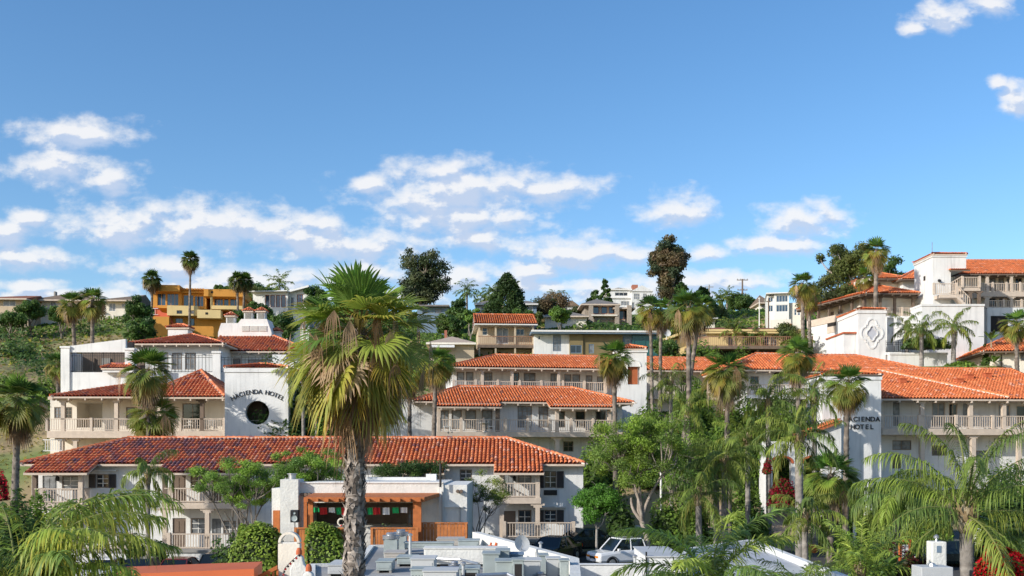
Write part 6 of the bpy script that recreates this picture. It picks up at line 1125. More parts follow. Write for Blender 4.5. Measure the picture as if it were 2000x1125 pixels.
for (pa_, ya_, pb_, yb_) in ((922,44.6,1112,33.2),(1112,33.2,1112,24)):
    A_, B_ = Vector(P2(pa_,ya_)), Vector(P2(pb_,yb_)); d_ = (B_-A_).normalized(); n_ = Vector((d_.y,-d_.x))*-.3
    m_ = MB(); q_ = [A_+n_*.05, B_+n_*.05, B_+n_*1.05, A_+n_*1.05]; m_.v += [(p.x,p.y,0) for p in q_]+[(p.x,p.y,Zr+.58) for p in q_]; m_.f += [(3,2,1,0),(4,5,6,7),(0,1,5,4),(1,2,6,5),(2,3,7,6),(3,0,4,7)]; m_.m += [0]*6; m_.build('raised_parapet', 'rough_white', bpy.data.objects['flat_roofed_building'])
roof_block('flat_roofed_building', 'low white roofed building with a curved parapet at the bottom right', [P2(1318,23), P2(1660,23), P2(1655,31), P2(1470,44.5), P2(1335,40)], 3.35, .22, 'roofw', 'white')
b = Bd('parapet_wall', 'long white boundary wall between the equipment roof and the parked pickup', 'wall', 1110, 37, 0, 0); b.box('wall', b.x(1110), b.x(1264), 0, .3, 0, b.z(1190,1103), 'white'); b.box('wall_cap', b.x(1109), b.x(1264), -.05, .35, b.z(1190,1103)+.002, b.z(1190,1102), 'white')
b = Bd('roof_access_box', 'tall white box with a black edge post right of the equipment roof', 'roof hatch', 1262, 33, 0, 0); b.box('box', b.x(1264), b.x(1334), 0, 3.5, 0, b.z(1295,1088), 'white'); b.box('cap', b.x(1261.5), b.x(1336), -.06, 3.56, b.z(1295,1088)+.002, b.z(1295,1086), 'roofw'); b.box('edge_post', b.x(1261), b.x(1264)-.005, -.05, .05, 0, b.z(1262,1087)+.15, 'blackp')
def mushroom(px, py, Y, r, lab, h=.55):
    t = thing('exhaust_fan', lab, 'exhaust fan', (X(px,Y),Y,Zr), 0, 'round metal exhaust fans on the roof'); z = ZZ(py,Y)-Zr
    MB().lathe(0,0,[(r*.75,z-.25),(r*.75,z-h*.55),(r*.72,z-h*.5),(r*1.0,z-h*.42),(r*1.05,z-h*.2),(r*.98,z-.12)],22).build('fan_housing','metal',t,smooth=False); MB().lathe(0,0,[(r*.6,z-.119),(r*.62,z-.04),(r*.5,z)],20).build('fan_cap','metal',t); MB().box(-r*.8,r*.8,-r*.8,r*.8,0,max(.1,z-.25)).build('curb','gmetal',t)
    for (a, b_) in ((-1,-1),(1,-1),(1,1),(-1,1)): MB().tube([(a*r*.75,b_*r*.75,max(.1,z-.3)),(a*r*.9,b_*r*.9,z-h*.4)], .02, 5).build('strut','metal',t)
    return t
mushroom(764,1040,40,.33,'large round metal exhaust fan left of the other large one'); mushroom(783,1034,41.5,.30,'large round metal exhaust fan behind and right of its twin'); mushroom(888,1096,34,.20,'small round fan in front of the long white parapet'); mushroom(1055,1117,31,.2,'tiny round fan at the bottom edge of the roof',.35)
def duct(lab, x0p, x1p, pt, Y, dep, m='gmetal', hgt=None, extra=None, name='air_handler', cat='rooftop unit', grp='boxy metal units on the flat roof'):
    t = thing(name, lab, cat, (X((x0p+x1p)/2,Y),Y,Zr), 0, grp); w = X(x1p,Y)-X(x0p,Y); h = ZZ(pt,Y)-Zr; z0 = 0 if hgt is None else max(.02, h-hgt)
    MB().box(-w/2,w/2,0,dep,z0+.08,h).build('casing',m,t,bevel=.02); MB().box(-w/2-.03,w/2+.03,-.03,dep+.03,h+.001,h+.035).build('lid',m,t)
    mb = MB(); [mb.box(-w/2+.05+i*.09,-w/2+.08+i*.09,-.012,-.001,z0+.2,h-.15) for i in range(max(1,int((w-.1)/.09)))] if extra == 'v' else mb.box(-w/2+.06,w/2-.06,-.012,-.001,z0+.16,h-.1); mb.build('panel', 'blackp' if extra == 'v' else ('dark' if extra == 'd' else m), t)  # open vents get a near-black panel, painted shade of their inside
    for sx in (-w/2+.05, w/2-.05): MB().box(sx-.04,sx+.04,.02,dep-.02,0,z0+.08).build('foot','gconc',t)
    return t
duct('long low white parapet box across the middle of the equipment roof',828,990,1072,36.0,.8,'rough_white')
duct('long horizontal metal duct behind the white parapet box',790,885,1061,40,.5,'gmetal',.28); duct('pale green metal unit right of the long duct',895,935,1057,42,1.0,'gmetal'); duct('flat topped unit at the back beside the orange fence',853,905,1054,43.5,1.2,'conc'); duct('beige unit beneath the large twin fans',750,790,1081,38,1.2,'conc')
duct('light box unit left of the louvred unit',802,848,1093,32,1.1,'roofw'); duct('low unit with vertical louvres at the bottom edge',802,845,1114,29.5,.8,'gmetal',None,'v'); duct('broad pale unit at the bottom edge',826,892,1117,28.7,.9,'roofw'); duct('square pale green duct housing',897,935,1112,30,.9,'gmetal',None,'d')
duct('tall pale green casing with raised lid',943,975,1083,32,1.0,'gmetal'); duct('tallest pale casing beside the satellite dish',969,995,1077,33,.9,'gmetal'); duct('wide lower casing next to the open black vent',968,1004,1098,30.5,.9,'gmetal'); duct('unit with a dark open square vent',1001,1023,1095,30,.6,'gmetal',None,'d')
duct('blue topped low unit behind the open vent',992,1022,1084,33.2,.8,'bluep'); duct('pale casing right of the open vent',1022,1056,1096,31,.9,'roofw'); duct('slim casing at the right parapet',1053,1070,1086,33,.8,'gmetal'); duct('narrow upright casing at the right end of the roof',1068,1094,1092,31.5,.6,'roofw'); duct('small casing before the right end parapet',1094,1111,1096,31,.6,'gmetal')
duct('white low kerb box left of the palm trunk foot',640,672,1105,33,1.6,'roofw'); duct('sloping hood casing right of the palm trunk',735,765,1098,34,1.0,'gmetal'); duct('grey flat unit between the hood and the fans',775,812,1090,36,1.0,'gmetal')
tt = thing('satellite_dish', 'grey satellite dish at the edge of the equipment roof', 'satellite dish', (X(1020,36),36,Zr)); zz = ZZ(1063,36)-Zr; o = MB().lathe(0,0,[(.02,0),(.15,.02),(.28,.08),(.30,.11),(.28,.10),(.14,.05),(.02,.03)],18).build('dish','roofw',tt); o.location = (-.05,0,zz); o.rotation_euler = (math.radians(72),0,math.radians(28)); MB().tube([(0,.12,0),(0,.12,zz-.05)], .03, 8).build('mast','metal',tt); MB().tube([(-.05,0,zz-.2),(-.02,-.35,zz-.12),(0,-.42,zz)], .015, 6).build('feed_arm','metal',tt)
for (px_, pt_, Y_, lab_) in ((801,1046,37,'thin metal vent pipe beside the twin fans'),(1056,1062,38,'short white vent pipe left of the dark sedan'),(1240,1088,34,'metal pipe with a bracket near the pickup bonnet'),(905,1103,30,'curved metal gooseneck among the casings')):
    tt = thing('vent_pipe', lab_, 'pipe', (X(px_,Y_),Y_,Zr), 0, 'vent pipes on the roofs'); zz = ZZ(pt_,Y_)-Zr; MB().tube([(0,0,0),(0,0,zz)], .05, 8).build('pipe','roofw',tt); MB().lathe(0,0,[(.09,zz),(.09,zz+.05),(.02,zz+.09)],10).build('cap','metal',tt)
tt = thing('roof_pipework', 'bright orange pipe fittings lying on the back roof edge', 'pipes', (X(970,41),41,ZZ(1065,41))); mb = MB(); mb.tube([(-.35,0,-.05),(.35,0,-.05)], .05, 8); [mb.tube([(u,0,-.05),(u+.03,-.05,.10)], .045, 8) for u in (-.25,-.05,.15,.3)]; mb.build('pipe','oroof',tt); MB().box(-.4,.4,-.1,.1,-.2,-.102).build('stand','gconc',tt)
for (pts_, r_, lab_) in (([(820,36,.3),(900,35.4,.3),(935,34,.3)],.05,'thin conduit running low across the equipment roof towards the dish'),([(640,30,.12),(700,31,.12),(790,30.2,.12)],.035,'black cable lying on the roof membrane by the palm trunk'),([(860,31,.45),(915,31,.45),(915,31,.1)],.11,'fat bent metal duct between the casings'),([(930,29,.5),(990,29.4,.5),(1040,29,.2)],.06,'pipe run in front of the open vent unit')):
    m = MB(); m.tube([(X(a,Y_),Y_,Zr+z_) for (a,Y_,z_) in pts_], r_, 8); o = m.build('roof_pipe', 'blackp' if 'black' in lab_ else 'metal'); tag(o, lab_, 'pipe')
# ------------------------------------------------------------------ vehicles
def wheel(par, x, y, r=.33, w=.22):
    o = MB(); o.lathe(0,0,[(r*.6,-w/2),(r*.94,-w/2),(r,-w/2+.04),(r,w/2-.04),(r*.94,w/2),(r*.6,w/2)],22); wo_ = o.build('wheel','tyre',par); wo_.location = (x,y,r); wo_.rotation_euler = (math.radians(90),0,0)
    m = MB(); m.lathe(0,0,[(r*.58,-w/2-.005),(r*.62,-w/2+.02),(r*.62,w/2-.02),(r*.58,w/2+.005)],18)
    for k in range(5): a = k*1.2566; m.box(math.cos(a)*.06-.03,math.cos(a)*.06+.03,math.sin(a)*.06-.03,math.sin(a)*.06+.03,w/2,w/2+.02)
    m.build('rim','rim',wo_)
def loft(sections, n=None):
    """sections: list of (x, [(y,z)...]) closed loops"""
    mb = MB(); k = len(sections[0][1])
    for (x, lp) in sections: mb.v += [(x, p[0], p[1]) for p in lp]
    for i in range(len(sections)-1):
        for j in range(k): mb.f.append((i*k+j, i*k+(j+1) % k, (i+1)*k+(j+1) % k, (i+1)*k+j)); mb.m.append(0)
    mb.f.append(tuple(range(k-1,-1,-1))); mb.m.append(0); mb.f.append(tuple((len(sections)-1)*k+j for j in range(k))); mb.m.append(0); return mb
def car(label, x, y, rz, paint, kind='sedan', z=0, cover=None, name='parked_car', group='cars in the hotel car park', lampm='lamp'):
    """front of the car points to local -x"""
    t = thing(name, label, 'car' if kind != 'pickup' else 'pickup truck', (x,y,z), rz, group); Wd = {'sedan':.88,'suv':.93,'pickup':.98}[kind]
    prof = {'sedan':[(-2.35,.35,.62),(-2.2,.25,.76),(-1.3,.22,.90),(-.9,.22,.95),(1.5,.22,.98),(2.15,.25,1.0),(2.38,.35,.85)],
            'suv':[(-2.3,.4,.75),(-2.2,.3,.95),(-1.2,.28,1.08),(-.8,.28,1.12),(1.6,.28,1.12),(2.2,.3,1.1),(2.3,.4,.9)],
            'pickup':[(-2.62,.45,.85),(-2.5,.38,1.02),(-1.4,.36,1.14),(-1.0,.36,1.18),(.9,.36,1.2),(2.3,.38,1.26),(2.62,.45,1.26)]}[kind]
    def loop(zb, zt_, w): return [(-w*.92,zb),(w*.92,zb),(w,zb+.15),(w,zt_-.18),(w*.93,zt_),(-w*.93,zt_),(-w,zt_-.18),(-w,zb+.15)]
    body = loft([(a, loop(zb, zt_, Wd*(.9 if i in (0,len(prof)-1) else 1))) for i, (a, zb, zt_) in enumerate(prof)]).build('body', paint, t, smooth=False, bevel=.05)
    cab = {'sedan':[(-1.05,.93,.80),(-.35,1.40,.66),(.85,1.43,.66),(1.75,.98,.80)],'suv':[(-1.0,1.08,.84),(-.4,1.68,.72),(1.75,1.70,.72),(2.2,1.1,.84)],'pickup':[(-1.55,1.16,.90),(-.85,1.86,.78),(.75,1.88,.80),(1.0,1.18,.90)]}[kind]
    zb = cab[0][1]-.04; (xa,za,wa),(xb_,zb2,wb),(xc_,zc_,wc),(xd,zd_,wd_) = cab
    V = [(xa,-wa,zb),(xa,wa,zb),(xb_,-wb,zb2),(xb_,wb,zb2),(xc_,-wc,zc_),(xc_,wc,zc_),(xd,-wd_,zb),(xd,wd_,zb)]
    mb = MB(); mb.add(V, [(0,1,3,2),(2,3,5,4),(4,5,7,6),(0,2,4,6),(1,7,5,3),(0,6,7,1)]); mb.build('cabin', 'carglass', t)
    # roof skin and pillars
    mb = MB(); mb.add([(xb_+.05,-wb-.01,zb2+.005),(xb_+.05,wb+.01,zb2+.005),(xc_-.02,wc+.01,zc_+.005),(xc_-.02,-wc-.01,zc_+.005),(xb_+.1,-wb+.05,zb2+.06),(xb_+.1,wb-.05,zb2+.06),(xc_-.1,wc-.05,zc_+.06),(xc_-.1,-wc+.05,zc_+.06)], [(4,5,6,7),(0,1,5,4),(1,2,6,5),(2,3,7,6),(3,0,4,7),(0,3,2,1)])
    for s_ in (-1, 1):
        for (p, q_) in (((xa,wa,zb),(xb_,wb,zb2)),((xc_,wc,zc_),(xd,wd_,zb)),((xb_+(xc_-xb_)*.42,wb,zb2),(xb_+(xc_-xb_)*.42,(wa+wd_)/2+.01,zb))): mb.tube([(p[0],p[1]*s_,p[2]),(q_[0],q_[1]*s_,q_[2])], .045, 6)
    mb.build('roof', paint, t)
    for wx in ((-1.42, 1.42) if kind != 'pickup' else (-1.65, 1.6)):
        for s_ in (-1, 1):
            wheel(t, wx, s_*(Wd-.1), .33 if kind == 'sedan' else .38); 
            mb = MB(); mb.tube([(wx+.45*math.cos(a), s_*(Wd+.012), .34+.45*math.sin(a)) for a in np.linspace(0,math.pi,9)], .03, 5); mb.build('wheel_arch', 'blackp' if kind != 'pickup' else 'tyre', t)
    fx = prof[0][0]; rx_ = prof[-1][0]; zf = prof[0][2]-.1
    for s_ in (-1, 1):
        MB().box(fx-.02,fx+.12,s_*Wd*.55-.2*s_,s_*Wd*.55+.26*s_,zf-.06,zf+.08).build('headlight', lampm, t, bevel=.02); MB().box(rx_-.1,rx_+.02,s_*Wd*.55,s_*Wd*.92,.75,.92 if kind != 'pickup' else 1.1).build('tail_light','redlamp',t); MB().box(xa+.25,xa+.4,s_*(Wd+.02),s_*(Wd+.2),zb+.02,zb+.18).build('wing_mirror', paint, t, bevel=.02)
    MB().box(fx-.03,fx+.05,-.35,.35,zf-.12,zf+.03).build('grille','blackp',t); MB().box(rx_-.03,rx_+.03,-.26,.26,.70,.84).build('number_plate','whitec',t); MB().box(fx-.05,fx-.031,-.26,.26,zf-.3,zf-.17).build('number_plate','whitec',t)
    if kind == 'pickup':
        MB().box(1.15,2.5,-.8,.8,1.27,1.285).build('bed_cover','blackp',t)
        for s_ in (-1, 1): MB().tube([(-.7,s_*.66,1.98),(.65,s_*.68,2.0)], .03, 6).build('roof_rack','blackp',t)
    return t
car('white pickup truck with roof rails and amber lamps in the car park', X(1226,57.5), 58, math.radians(24), 'carwhite', 'pickup', z=.95, lampm='orangelamp').scale = (.84,.84,.84)
car('black sedan parked nose out below the terrace railing', X(1082,60), 60.5, math.radians(62), 'cardark', 'sedan', z=.95)
car('dark hatchback seen from behind with red tail lights near the small green tree', X(1152,66), 65.5, math.radians(205), 'cargreen', 'sedan', z=1.1)
for i, (px_, k_, p_, lab_) in enumerate(((197,'sedan','carwhite','silver car roof behind the orange roof edge, leftmost of the row'),(268,'sedan','cardark','dark car by the terrace wall, second from the left'),(342,'sedan','carmaroon','maroon car by the terrace wall between two dark ones'),(420,'suv','cardark','tall black car by the terrace wall beside the big hedge'))):
    if p_ == 'carmaroon': MT['carmaroon'] = mat('maroon_car_paint', (.12,.015,.015), .2, .1, 1, spec=.6)
    car(lab_, X(px_,58), 58.5, math.radians(88), p_, k_, z=-.12)
for i, (px_, Y_, rz_, lab_) in enumerate(((1775,64,10,'dark car under the drooping palm left of the plaster pillar'),(1850,66,-15,'dark green car behind the plaster pillar'),(1850,58,5,'dark car behind the pale palm trunk at the right'))):
    car(lab_, X(px_,Y_), Y_, math.radians(rz_), 'cargreen' if i else 'cardark', 'sedan', z=.95)
# ------------------------------------------------------------------ kerbside items at the lower right
tt = thing('sign_stand', 'orange timber notice stand with a white board near the bottom right', 'sign', (X(1767,40),40,0), math.radians(12)); zz = ZZ(1058,40)
for s_ in (-.2,.2): MB().box(s_-.045,s_+.045,-.04,.04,0,zz).build('leg','oroof',tt)
MB().box(-.26,.26,-.06,.06,zz+.001,zz+.08).build('header','oroof',tt); MB().box(-.15,.15,-.02,.02,ZZ(1100,40),ZZ(1064,40)).build('board','whitec',tt)
for (px_, pt_, Y_, w_, lab_, m_) in ((1829,1057,36,.26,'rough cream plaster pillar with a lamp on top and a small blue notice','rough_white'),(1669,1020,62,.09,'slim white gate pillar by the driveway','white')):
    tt = thing('pillar', lab_, 'pillar', (X(px_,Y_),Y_,0), 0); zz = ZZ(pt_,Y_); MB().box(-w_,w_,-w_,w_,0,zz).build('shaft',m_,tt,bevel=.04); MB().lathe(0,0,[(.06,zz),(.04,zz+.08),(.10,zz+.12),(.10,zz+.18),(.02,zz+.24)],10).build('lamp','metal',tt)
    if px_ == 1829: MB().box(-.1,.06,-w_-.012,-w_-.002,zz-.38,zz-.14).build('notice','bluep',tt)
tt = thing('white_box', 'plain white cabinet with a small vent cap at the bottom right edge', 'cabinet', (X(1831,31),31,0)); zz = ZZ(1108,31); MB().box(-.48,.48,0,.8,0,zz).build('cabinet','roofw',tt,bevel=.02); MB().lathe(0,.4,[(.12,zz),(.1,zz+.07),(.02,zz+.1)],10).build('vent_cap','metal',tt)
tt = tag(MB().box(X(1370,68),X(1436,68),68,68.25,.2,ZZ(1031,68)).build('sign_wall','white'), 'low white sign wall with faint grey script beside the palm trunks', 'sign'); text_mesh([(c, X(1377+i*6,68), 67.98, ZZ(1041,68), .26, 0) for i, c in enumerate("AVAL")], 'gconc', tt, 'lettering')
for (pa, pb, pt, Y_, lab_) in ((1237,1262,1029,70,'small pale concrete block wall at the foot of the branching tree'),(1690,1740,1037,64,'low white kerb wall behind the driveway'),(1900,2010,1035,60,'low sunlit cream wall behind the right palm')):
    t = tag(MB().box(X(pa,Y_),X(pb,Y_),Y_,Y_+.3,-.2,ZZ(pt,Y_)).build('low_wall','cream' if pa > 1800 else 'white'), lab_, 'wall'); MB().box(X(pa,Y_)-.04,X(pb,Y_)+.04,Y_-.04,Y_+.34,ZZ(pt,Y_)+.001,ZZ(pt,Y_)+.07).build('wall_cap','white',t)
tt = thing('planter', 'small round orange planter on the driveway', 'planter', (X(1588,66),66,gzf(X(1588,66),66))); zz = .5; MB().lathe(0,0,[(.2,0),(.3,.2),(.32,.4),(.26,.42),(.24,.3)],14).build('pot','oroof',tt); MB().sphere((0,0,.45),(.3,.3,.15),10,6).build('plant','oroof',tt)
tt = thing('kerb_stone', 'red kerb marker stone left of the driveway palms', 'kerb stone', (X(1378,66),66,0)); MB().box(-.35,.35,-.15,.15,-.1,.35).build('stone','red',tt,bevel=.05)
tt = thing('lamp_standard', 'slim pale lamp pole standing in the branching tree', 'lamp post', (X(1291,64),64,0)); zz = ZZ(905,64); MB().tube([(0,0,0),(0,0,zz)], [.09,.06], 8).build('pole','wframe',tt); MB().tube([(0,0,zz),(.8,0,zz+.15)], .035, 6).build('arm','wframe',tt); MB().box(.6,1.0,-.1,.1,zz+.1,zz+.2).build('lamp_head','wframe',tt)
# ------------------------------------------------------------------ palms
DG = np.array([(.065,.13,.03),(.09,.155,.035),(.05,.10,.028),(.11,.18,.04)])
LG = np.array([(.17,.28,.04),(.14,.23,.04),(.22,.33,.05),(.11,.19,.04)])
OL = np.array([(.14,.17,.045),(.11,.14,.04),(.18,.20,.05),(.085,.11,.04)])
EU = np.array([(.08,.095,.045),(.13,.105,.05),(.055,.08,.04),(.17,.12,.065)])
YG = np.array([(.20,.26,.045),(.26,.30,.06),(.14,.20,.04),(.10,.15,.03)])
GP = 'fan palms on the hotel grounds'
# the big palm in the middle
rng = np.random.default_rng(7); Yh = 22.; tx, tz = X(700,Yh), ZZ(660,Yh); bx = X(690,Yh)
hp = thing('fan_palm', 'huge fan palm with shaggy brown skirt and scaly trunk in the centre foreground', 'palm tree', (bx,Yh,0), 0, GP); dx = tx-bx
palm_trunk(hp, rng, [(0,0,0),(-.02,0,2),(.02,0,4.5),(.03,.02,6.4),(.04,0,8.2),(dx,0,tz+.1)], .225, .18, 900, c0=(.15,.12,.10), c1=(.42,.36,.31), n=18, rings=200, boot_len=.17)
top = np.array((dx,0,tz)); nb = NB(); nf = 70
for i in range(nf):
    f = (i+.5)/nf; el = 86-142*f**.92+rng.normal(0,11); a = i*GA+rng.normal(0,.35); c = GR1[rng.integers(4)]*rng.uniform(.75,1.25); ct = c*1.2+YEL[rng.integers(3)]*.12
    if f > .18 and rng.random() < .8: ct = c*.3+YEL[rng.integers(3)]*.9; c = c*.85+YEL[rng.integers(3)]*.12
    if f > .55 and rng.random() < .8: ct = YEL[rng.integers(3)]*1.15; c = c*.7+ct*.28
    if f > .4 and rng.random() < .2: c = DRY[rng.integers(4)]*.8; ct = DRY[rng.integers(4)]*1.1
    L_ = rng.uniform(.8,1.2); c = c*1.25+np.array((.04,.04,0)); fan_leaf(nb, rng, top+np.array((math.cos(a)*.14,math.sin(a)*.14,.3-.95*f)), a, el, L_, int(rng.integers(22,30)), .1+.5*f+rng.uniform(0,.4), math.radians(rng.uniform(75,118)), c, ct, rng.uniform(.5,1.05)*(1.1-.3*f)*(.72 if f < .16 else 1), fold=rng.uniform(.15,.5), pw=.024, rag=.28, split=rng.uniform(.5,.66), blade_drop=rng.uniform(-2,14)+26*f, pcol=(.25,.20,.06))
nb.build('crown', ('leaf',), hp); nb = NB()
for i in range(30):
    f = i/29; a = i*GA+rng.normal(0,.4); c = DRY[rng.integers(4)]*rng.uniform(.6,1.1)
    fan_leaf(nb, rng, top+np.array((math.cos(a)*.16,math.sin(a)*.16,-.4-1.0*f)), a, -50-30*f+rng.normal(0,8), rng.uniform(.6,1.2), int(rng.integers(12,20)), .8, math.radians(rng.uniform(14,40)), c*.75, c*1.15, rng.uniform(.3,.65), pw=.02, pcol=c*.7, blade_drop=24, rag=.45)
nb.build('dead_skirt', ('leaf',), hp); nb = NB()
for i in range(30):     # dead stalks and shrivelled leaves sticking out of the crown
    a = rng.uniform(0,6.28); c = DRY[rng.integers(4)]*rng.uniform(.8,1.1)
    fan_leaf(nb, rng, top+np.array((0,0,rng.uniform(-.2,.5))), a, rng.uniform(-10,50), rng.uniform(.45,.8), 9, 2.4, math.radians(rng.uniform(18,40)), c*.8, c*1.15, rng.uniform(1.0,1.6), pw=.014, pcol=c*.85, rag=.5, blade_drop=70)
nb.build('dead_fronds', ('leaf',), hp)
FP = [ # px, py(growing point), Y, foot px, scale, label
 (800,722,79,800,1.15,'fan palm with slim trunk just right of the giant palm crown',14,.15),
 (852,705,78,845,1.25,'fan palm at the left end of the middle balcony',16,.17),
 (1199,693,72,1203,1.15,'fan palm in front of the upper middle roof end',12,.17),
 (1270,600,88,1275,1.1,'slender tall fan palm, left of the close set group by the niche tower',8,.15),
 (1291,605,91,1289,1.1,'tall fan palm tucked behind the left slender one near the niche tower',12,.15),
 (1345,598,72,1346,1.25,'tallest fan palm with long scaly trunk right of the niche tower',14,.18),
 (1368,600,80,1331,1.1,'leaning fan palm whose slanting trunk crosses behind the tallest one',10,.17),
 (1418,722,66,1424,1.3,'broad fan palm with yellow hanging leaves in front of the far right range',12,.17),
 (1557,688,72,1563,1.15,'fan palm with brown skirt before the right arched range',18,.17),
 (1656,745,64,1651,1.15,'fan palm growing right in front of the right sign tower',10,.17),
 (289,722,75.6,290,1.65,'fan palm before the left wing roof, upper of two overlapping crowns',8,.15),
 (300,806,76.9,303,1.6,'fan palm low in front of the left balcony beneath another crown',6,.15),
 (35,778,58,26,1.4,'large dark fan palm at the far left edge',14,.20),
 (141,590,105,148,1.25,'left fan palm of the pair behind the sloping white parapet',8,.2),
 (181,585,105,179,1.3,'right fan palm of the pair behind the sloping white parapet',8,.2),
 (1712,487,113.3,1709,1.35,'tall thick skirted fan palm against the sky before the hillside wing',22,.24),
 (1567,553,112,1569,1.3,'fan palm at the left tip of the hillside wing, tallest of the clump',8,.2),
 (1580,575,116,1583,1.2,'fan palm behind the clump at the left tip of the hillside wing',8,.18),
 (1985,628,96,1988,1.25,'fan palm cut by the right edge beside the white retaining wall',10,.2),
 (112,708,104,114,1.1,'low fan palm growing at the left foot of the terrace block',4,.2),
 (1690,540,118,1690,1.1,'short fan palm behind the tall skirted one on the right hill',4,.2),
]
for k, (px, py, Y, fx, L_, lab, sk, r_) in enumerate(FP): fan_palm(px, py, Y, bpx=fx, L=L_*.86, pl=L_*.74, n=34 if Y < 80 else 30, nseg=20 if Y < 80 else 14, skirt=sk, r=r_, label=lab, seed=k, group=GP, tmul=.9 if px > 60 else .7)
for (px, py, Y, fx, L_, lab, sk) in ((297,543,148,296,1.5,'lollipop fan palm left of the orange mansion against the sky',10),(372,505,148,370,1.45,'tallest thin lollipop fan palm rising over the orange mansion',10),(463,545,145,465,1.35,'left of the twin fan palms at the right end of the orange mansion',6),(478,546,147,474,1.35,'right of the twin fan palms at the right end of the orange mansion',6)):
    fan_palm(px, py, Y, bpx=fx, L=L_*.75, pl=L_*.55, n=46, nseg=12, skirt=sk, r=.16, label=lab, seed=int(px), group='fan palms on the ridge', hi=85, lo=-50, tmul=.55, boots=20, old=.2)
fan_palm(1622,925,60, L=1.15, pl=1.1, n=44, nseg=22, skirt=6, r=.2, label='low bushy green fan palm in front of the loggia arches', seed=71, group=GP, tmul=1.15, old=.12, lo=-45)
# feather palms
QP = [ # px py Y foot L n npair r label opts
 (1310,748,74,1312,2.6,14,30,.13,'feather palm between the niche tower and the tallest fan palm',{}),
 (1398,905,62,1400,2.9,16,42,.17,'feather palm left of its twin with grey trunk above the driveway',{}),
 (1416,900,61,1415,2.9,16,42,.19,'feather palm right of its twin with swollen pale sheath',{}),
 (1364,965,58,1366,2.9,15,42,.17,'shorter feather palm in front of the sign wall with drooping yellow tips',{}),
 (1500,785,67,1502,3.2,18,42,.16,'tall feathery palm filling the gap left of the arched range',{}),
 (1560,852,56,1562,3.0,18,45,.21,'feather palm with a tall pale trunk before the loggia arch',{}),
 (1590,770,68,1592,2.8,16,40,.16,'feather palm immediately left of the right sign tower',{}),
 (1572,1012,50,1573,2.4,12,45,.15,'low feather palm beside the tall pale trunk on the driveway',{}),
 (1863,640,101,1862,2.9,15,34,.20,'feather palm casting shadow on the white base wall',{}),
 (1800,645,101,1800,2.7,14,30,.18,'feather palm rising from the dark planter hedge',{}),
 (1770,640,107,1772,2.4,12,26,.15,'small feather palm right of the quatrefoil tower',{}),
 (592,735,80,593,2.6,13,30,.13,'feather palm half hidden between round-hole tower and giant palm',{}),
 (618,770,78.5,619,2.6,14,30,.13,'feather palm left behind the giant palm trunk',{}),
 (745,800,78,742,2.4,12,26,.13,'feather palm behind the giant palm skirt on its right',{}),
 (1345,800,70,1345,2.6,14,34,.14,'low feather palm around the foot of the tallest fan palm',{}),
 (1460,860,66,1461,2.8,16,38,.15,'feather palm in the thick of the grove above the gate',{}),
 (289,925,60,289,2.3,9,40,.13,'slim feather palm by the low hedge before the wing wall',{'droop':1.3,'curve':120}),
]
for k, (px, py, Y, fx, L_, n_, np_, r_, lab, o_) in enumerate(QP): queen_palm(px, py, Y, bpx=fx, L=L_, n=n_, npair=np_, r=r_, label=lab, seed=k, ll=.62, lw=.05 if Y < 80 else .07, **o_)
queen_palm(1887,1005,38, bpx=1892, L=5.1, n=19, npair=85, r=.24, label='large feather palm with a thick woody trunk at the lower right', seed=50, ll=.80, lw=.04, seg3=True, hi=88, lo=-20, curve=88, droop=.95)
queen_palm(1752,985,46, bpx=1748, L=2.8, n=16, npair=60, r=.14, label='wide domed drooping feather palm left of the plaster pillar', seed=51, ll=.8, lw=.045, seg3=True, hi=60, lo=0, curve=110, droop=1.2, cmul=1.2)
queen_palm(1388,1152,27, bpx=1388, L=3.0, n=19, npair=90, r=.15, label='feather palm crown rising from the bottom edge before the low white roof', seed=52, ll=.62, lw=.04, seg3=True, cmul=1.45, hi=72, lo=8, curve=80, droop=.42, base=0, tip=(.34,.38,.12))
queen_palm(1570,1165,27, bpx=1570, L=1.6, n=12, npair=45, r=.12, label='dark feather palm tips poking over the bottom edge right of centre', seed=53, ll=.45, lw=.03, seg3=True, hi=70, lo=10, curve=70, droop=.5, base=0)
queen_palm(1680,1120,33, bpx=1690, L=2.1, n=14, npair=50, r=.12, label='bright young feather palm beside the orange notice stand', seed=54, ll=.5, lw=.035, seg3=True, cmul=1.4, hi=85, lo=25, curve=60, droop=.4, base=0)
# near palm at the lower left: fronds arch in from below the frame
rng = np.random.default_rng(61); Yn = 13.; t = thing('feather_palm', 'near feather palm with long arching yellow tipped fronds at the lower left', 'palm tree', (X(35,Yn),Yn,0), 0, 'feather leaved palms around the hotel'); zc = ZZ(1165,Yn)
palm_trunk(t, rng, [(0,0,0),(.1,0,zc*.5),(0,0,zc)], .16, .13, 0, smooth_bark=True, rings=50, n=12); nb = NB()
for (a, el, L_, cv) in ((.10,74,2.75,128),(-.25,70,2.5,125),(.35,78,2.6,125),(-.5,64,2.2,110),(.75,72,2.3,115),(-.05,58,2.3,110),(.2,50,2.2,95),(.5,62,2.3,100),(-.9,66,2.0,100),(1.3,74,2.2,110),(2.2,76,2.1,110),(3.0,66,2.0,110),(4.3,66,2.0,100),(-.3,42,1.9,80),(.05,84,2.5,140),(2.8,50,1.7,90),(3.5,74,1.9,120),(-.7,50,1.9,80),(.0,30,1.7,55),(-.4,24,1.6,45)):
    c = QG[rng.integers(4)]*rng.uniform(.95,1.3); feather_frond(nb, rng, (0,0,zc-.1), a, el, L_, 78, cv*.84, .46, .024, .8, c*1.1, np.array((.75,.55,.06)), twist=rng.normal(0,.15), seg3=True, K=18)
nb.build('fronds', ('leaf',), t)
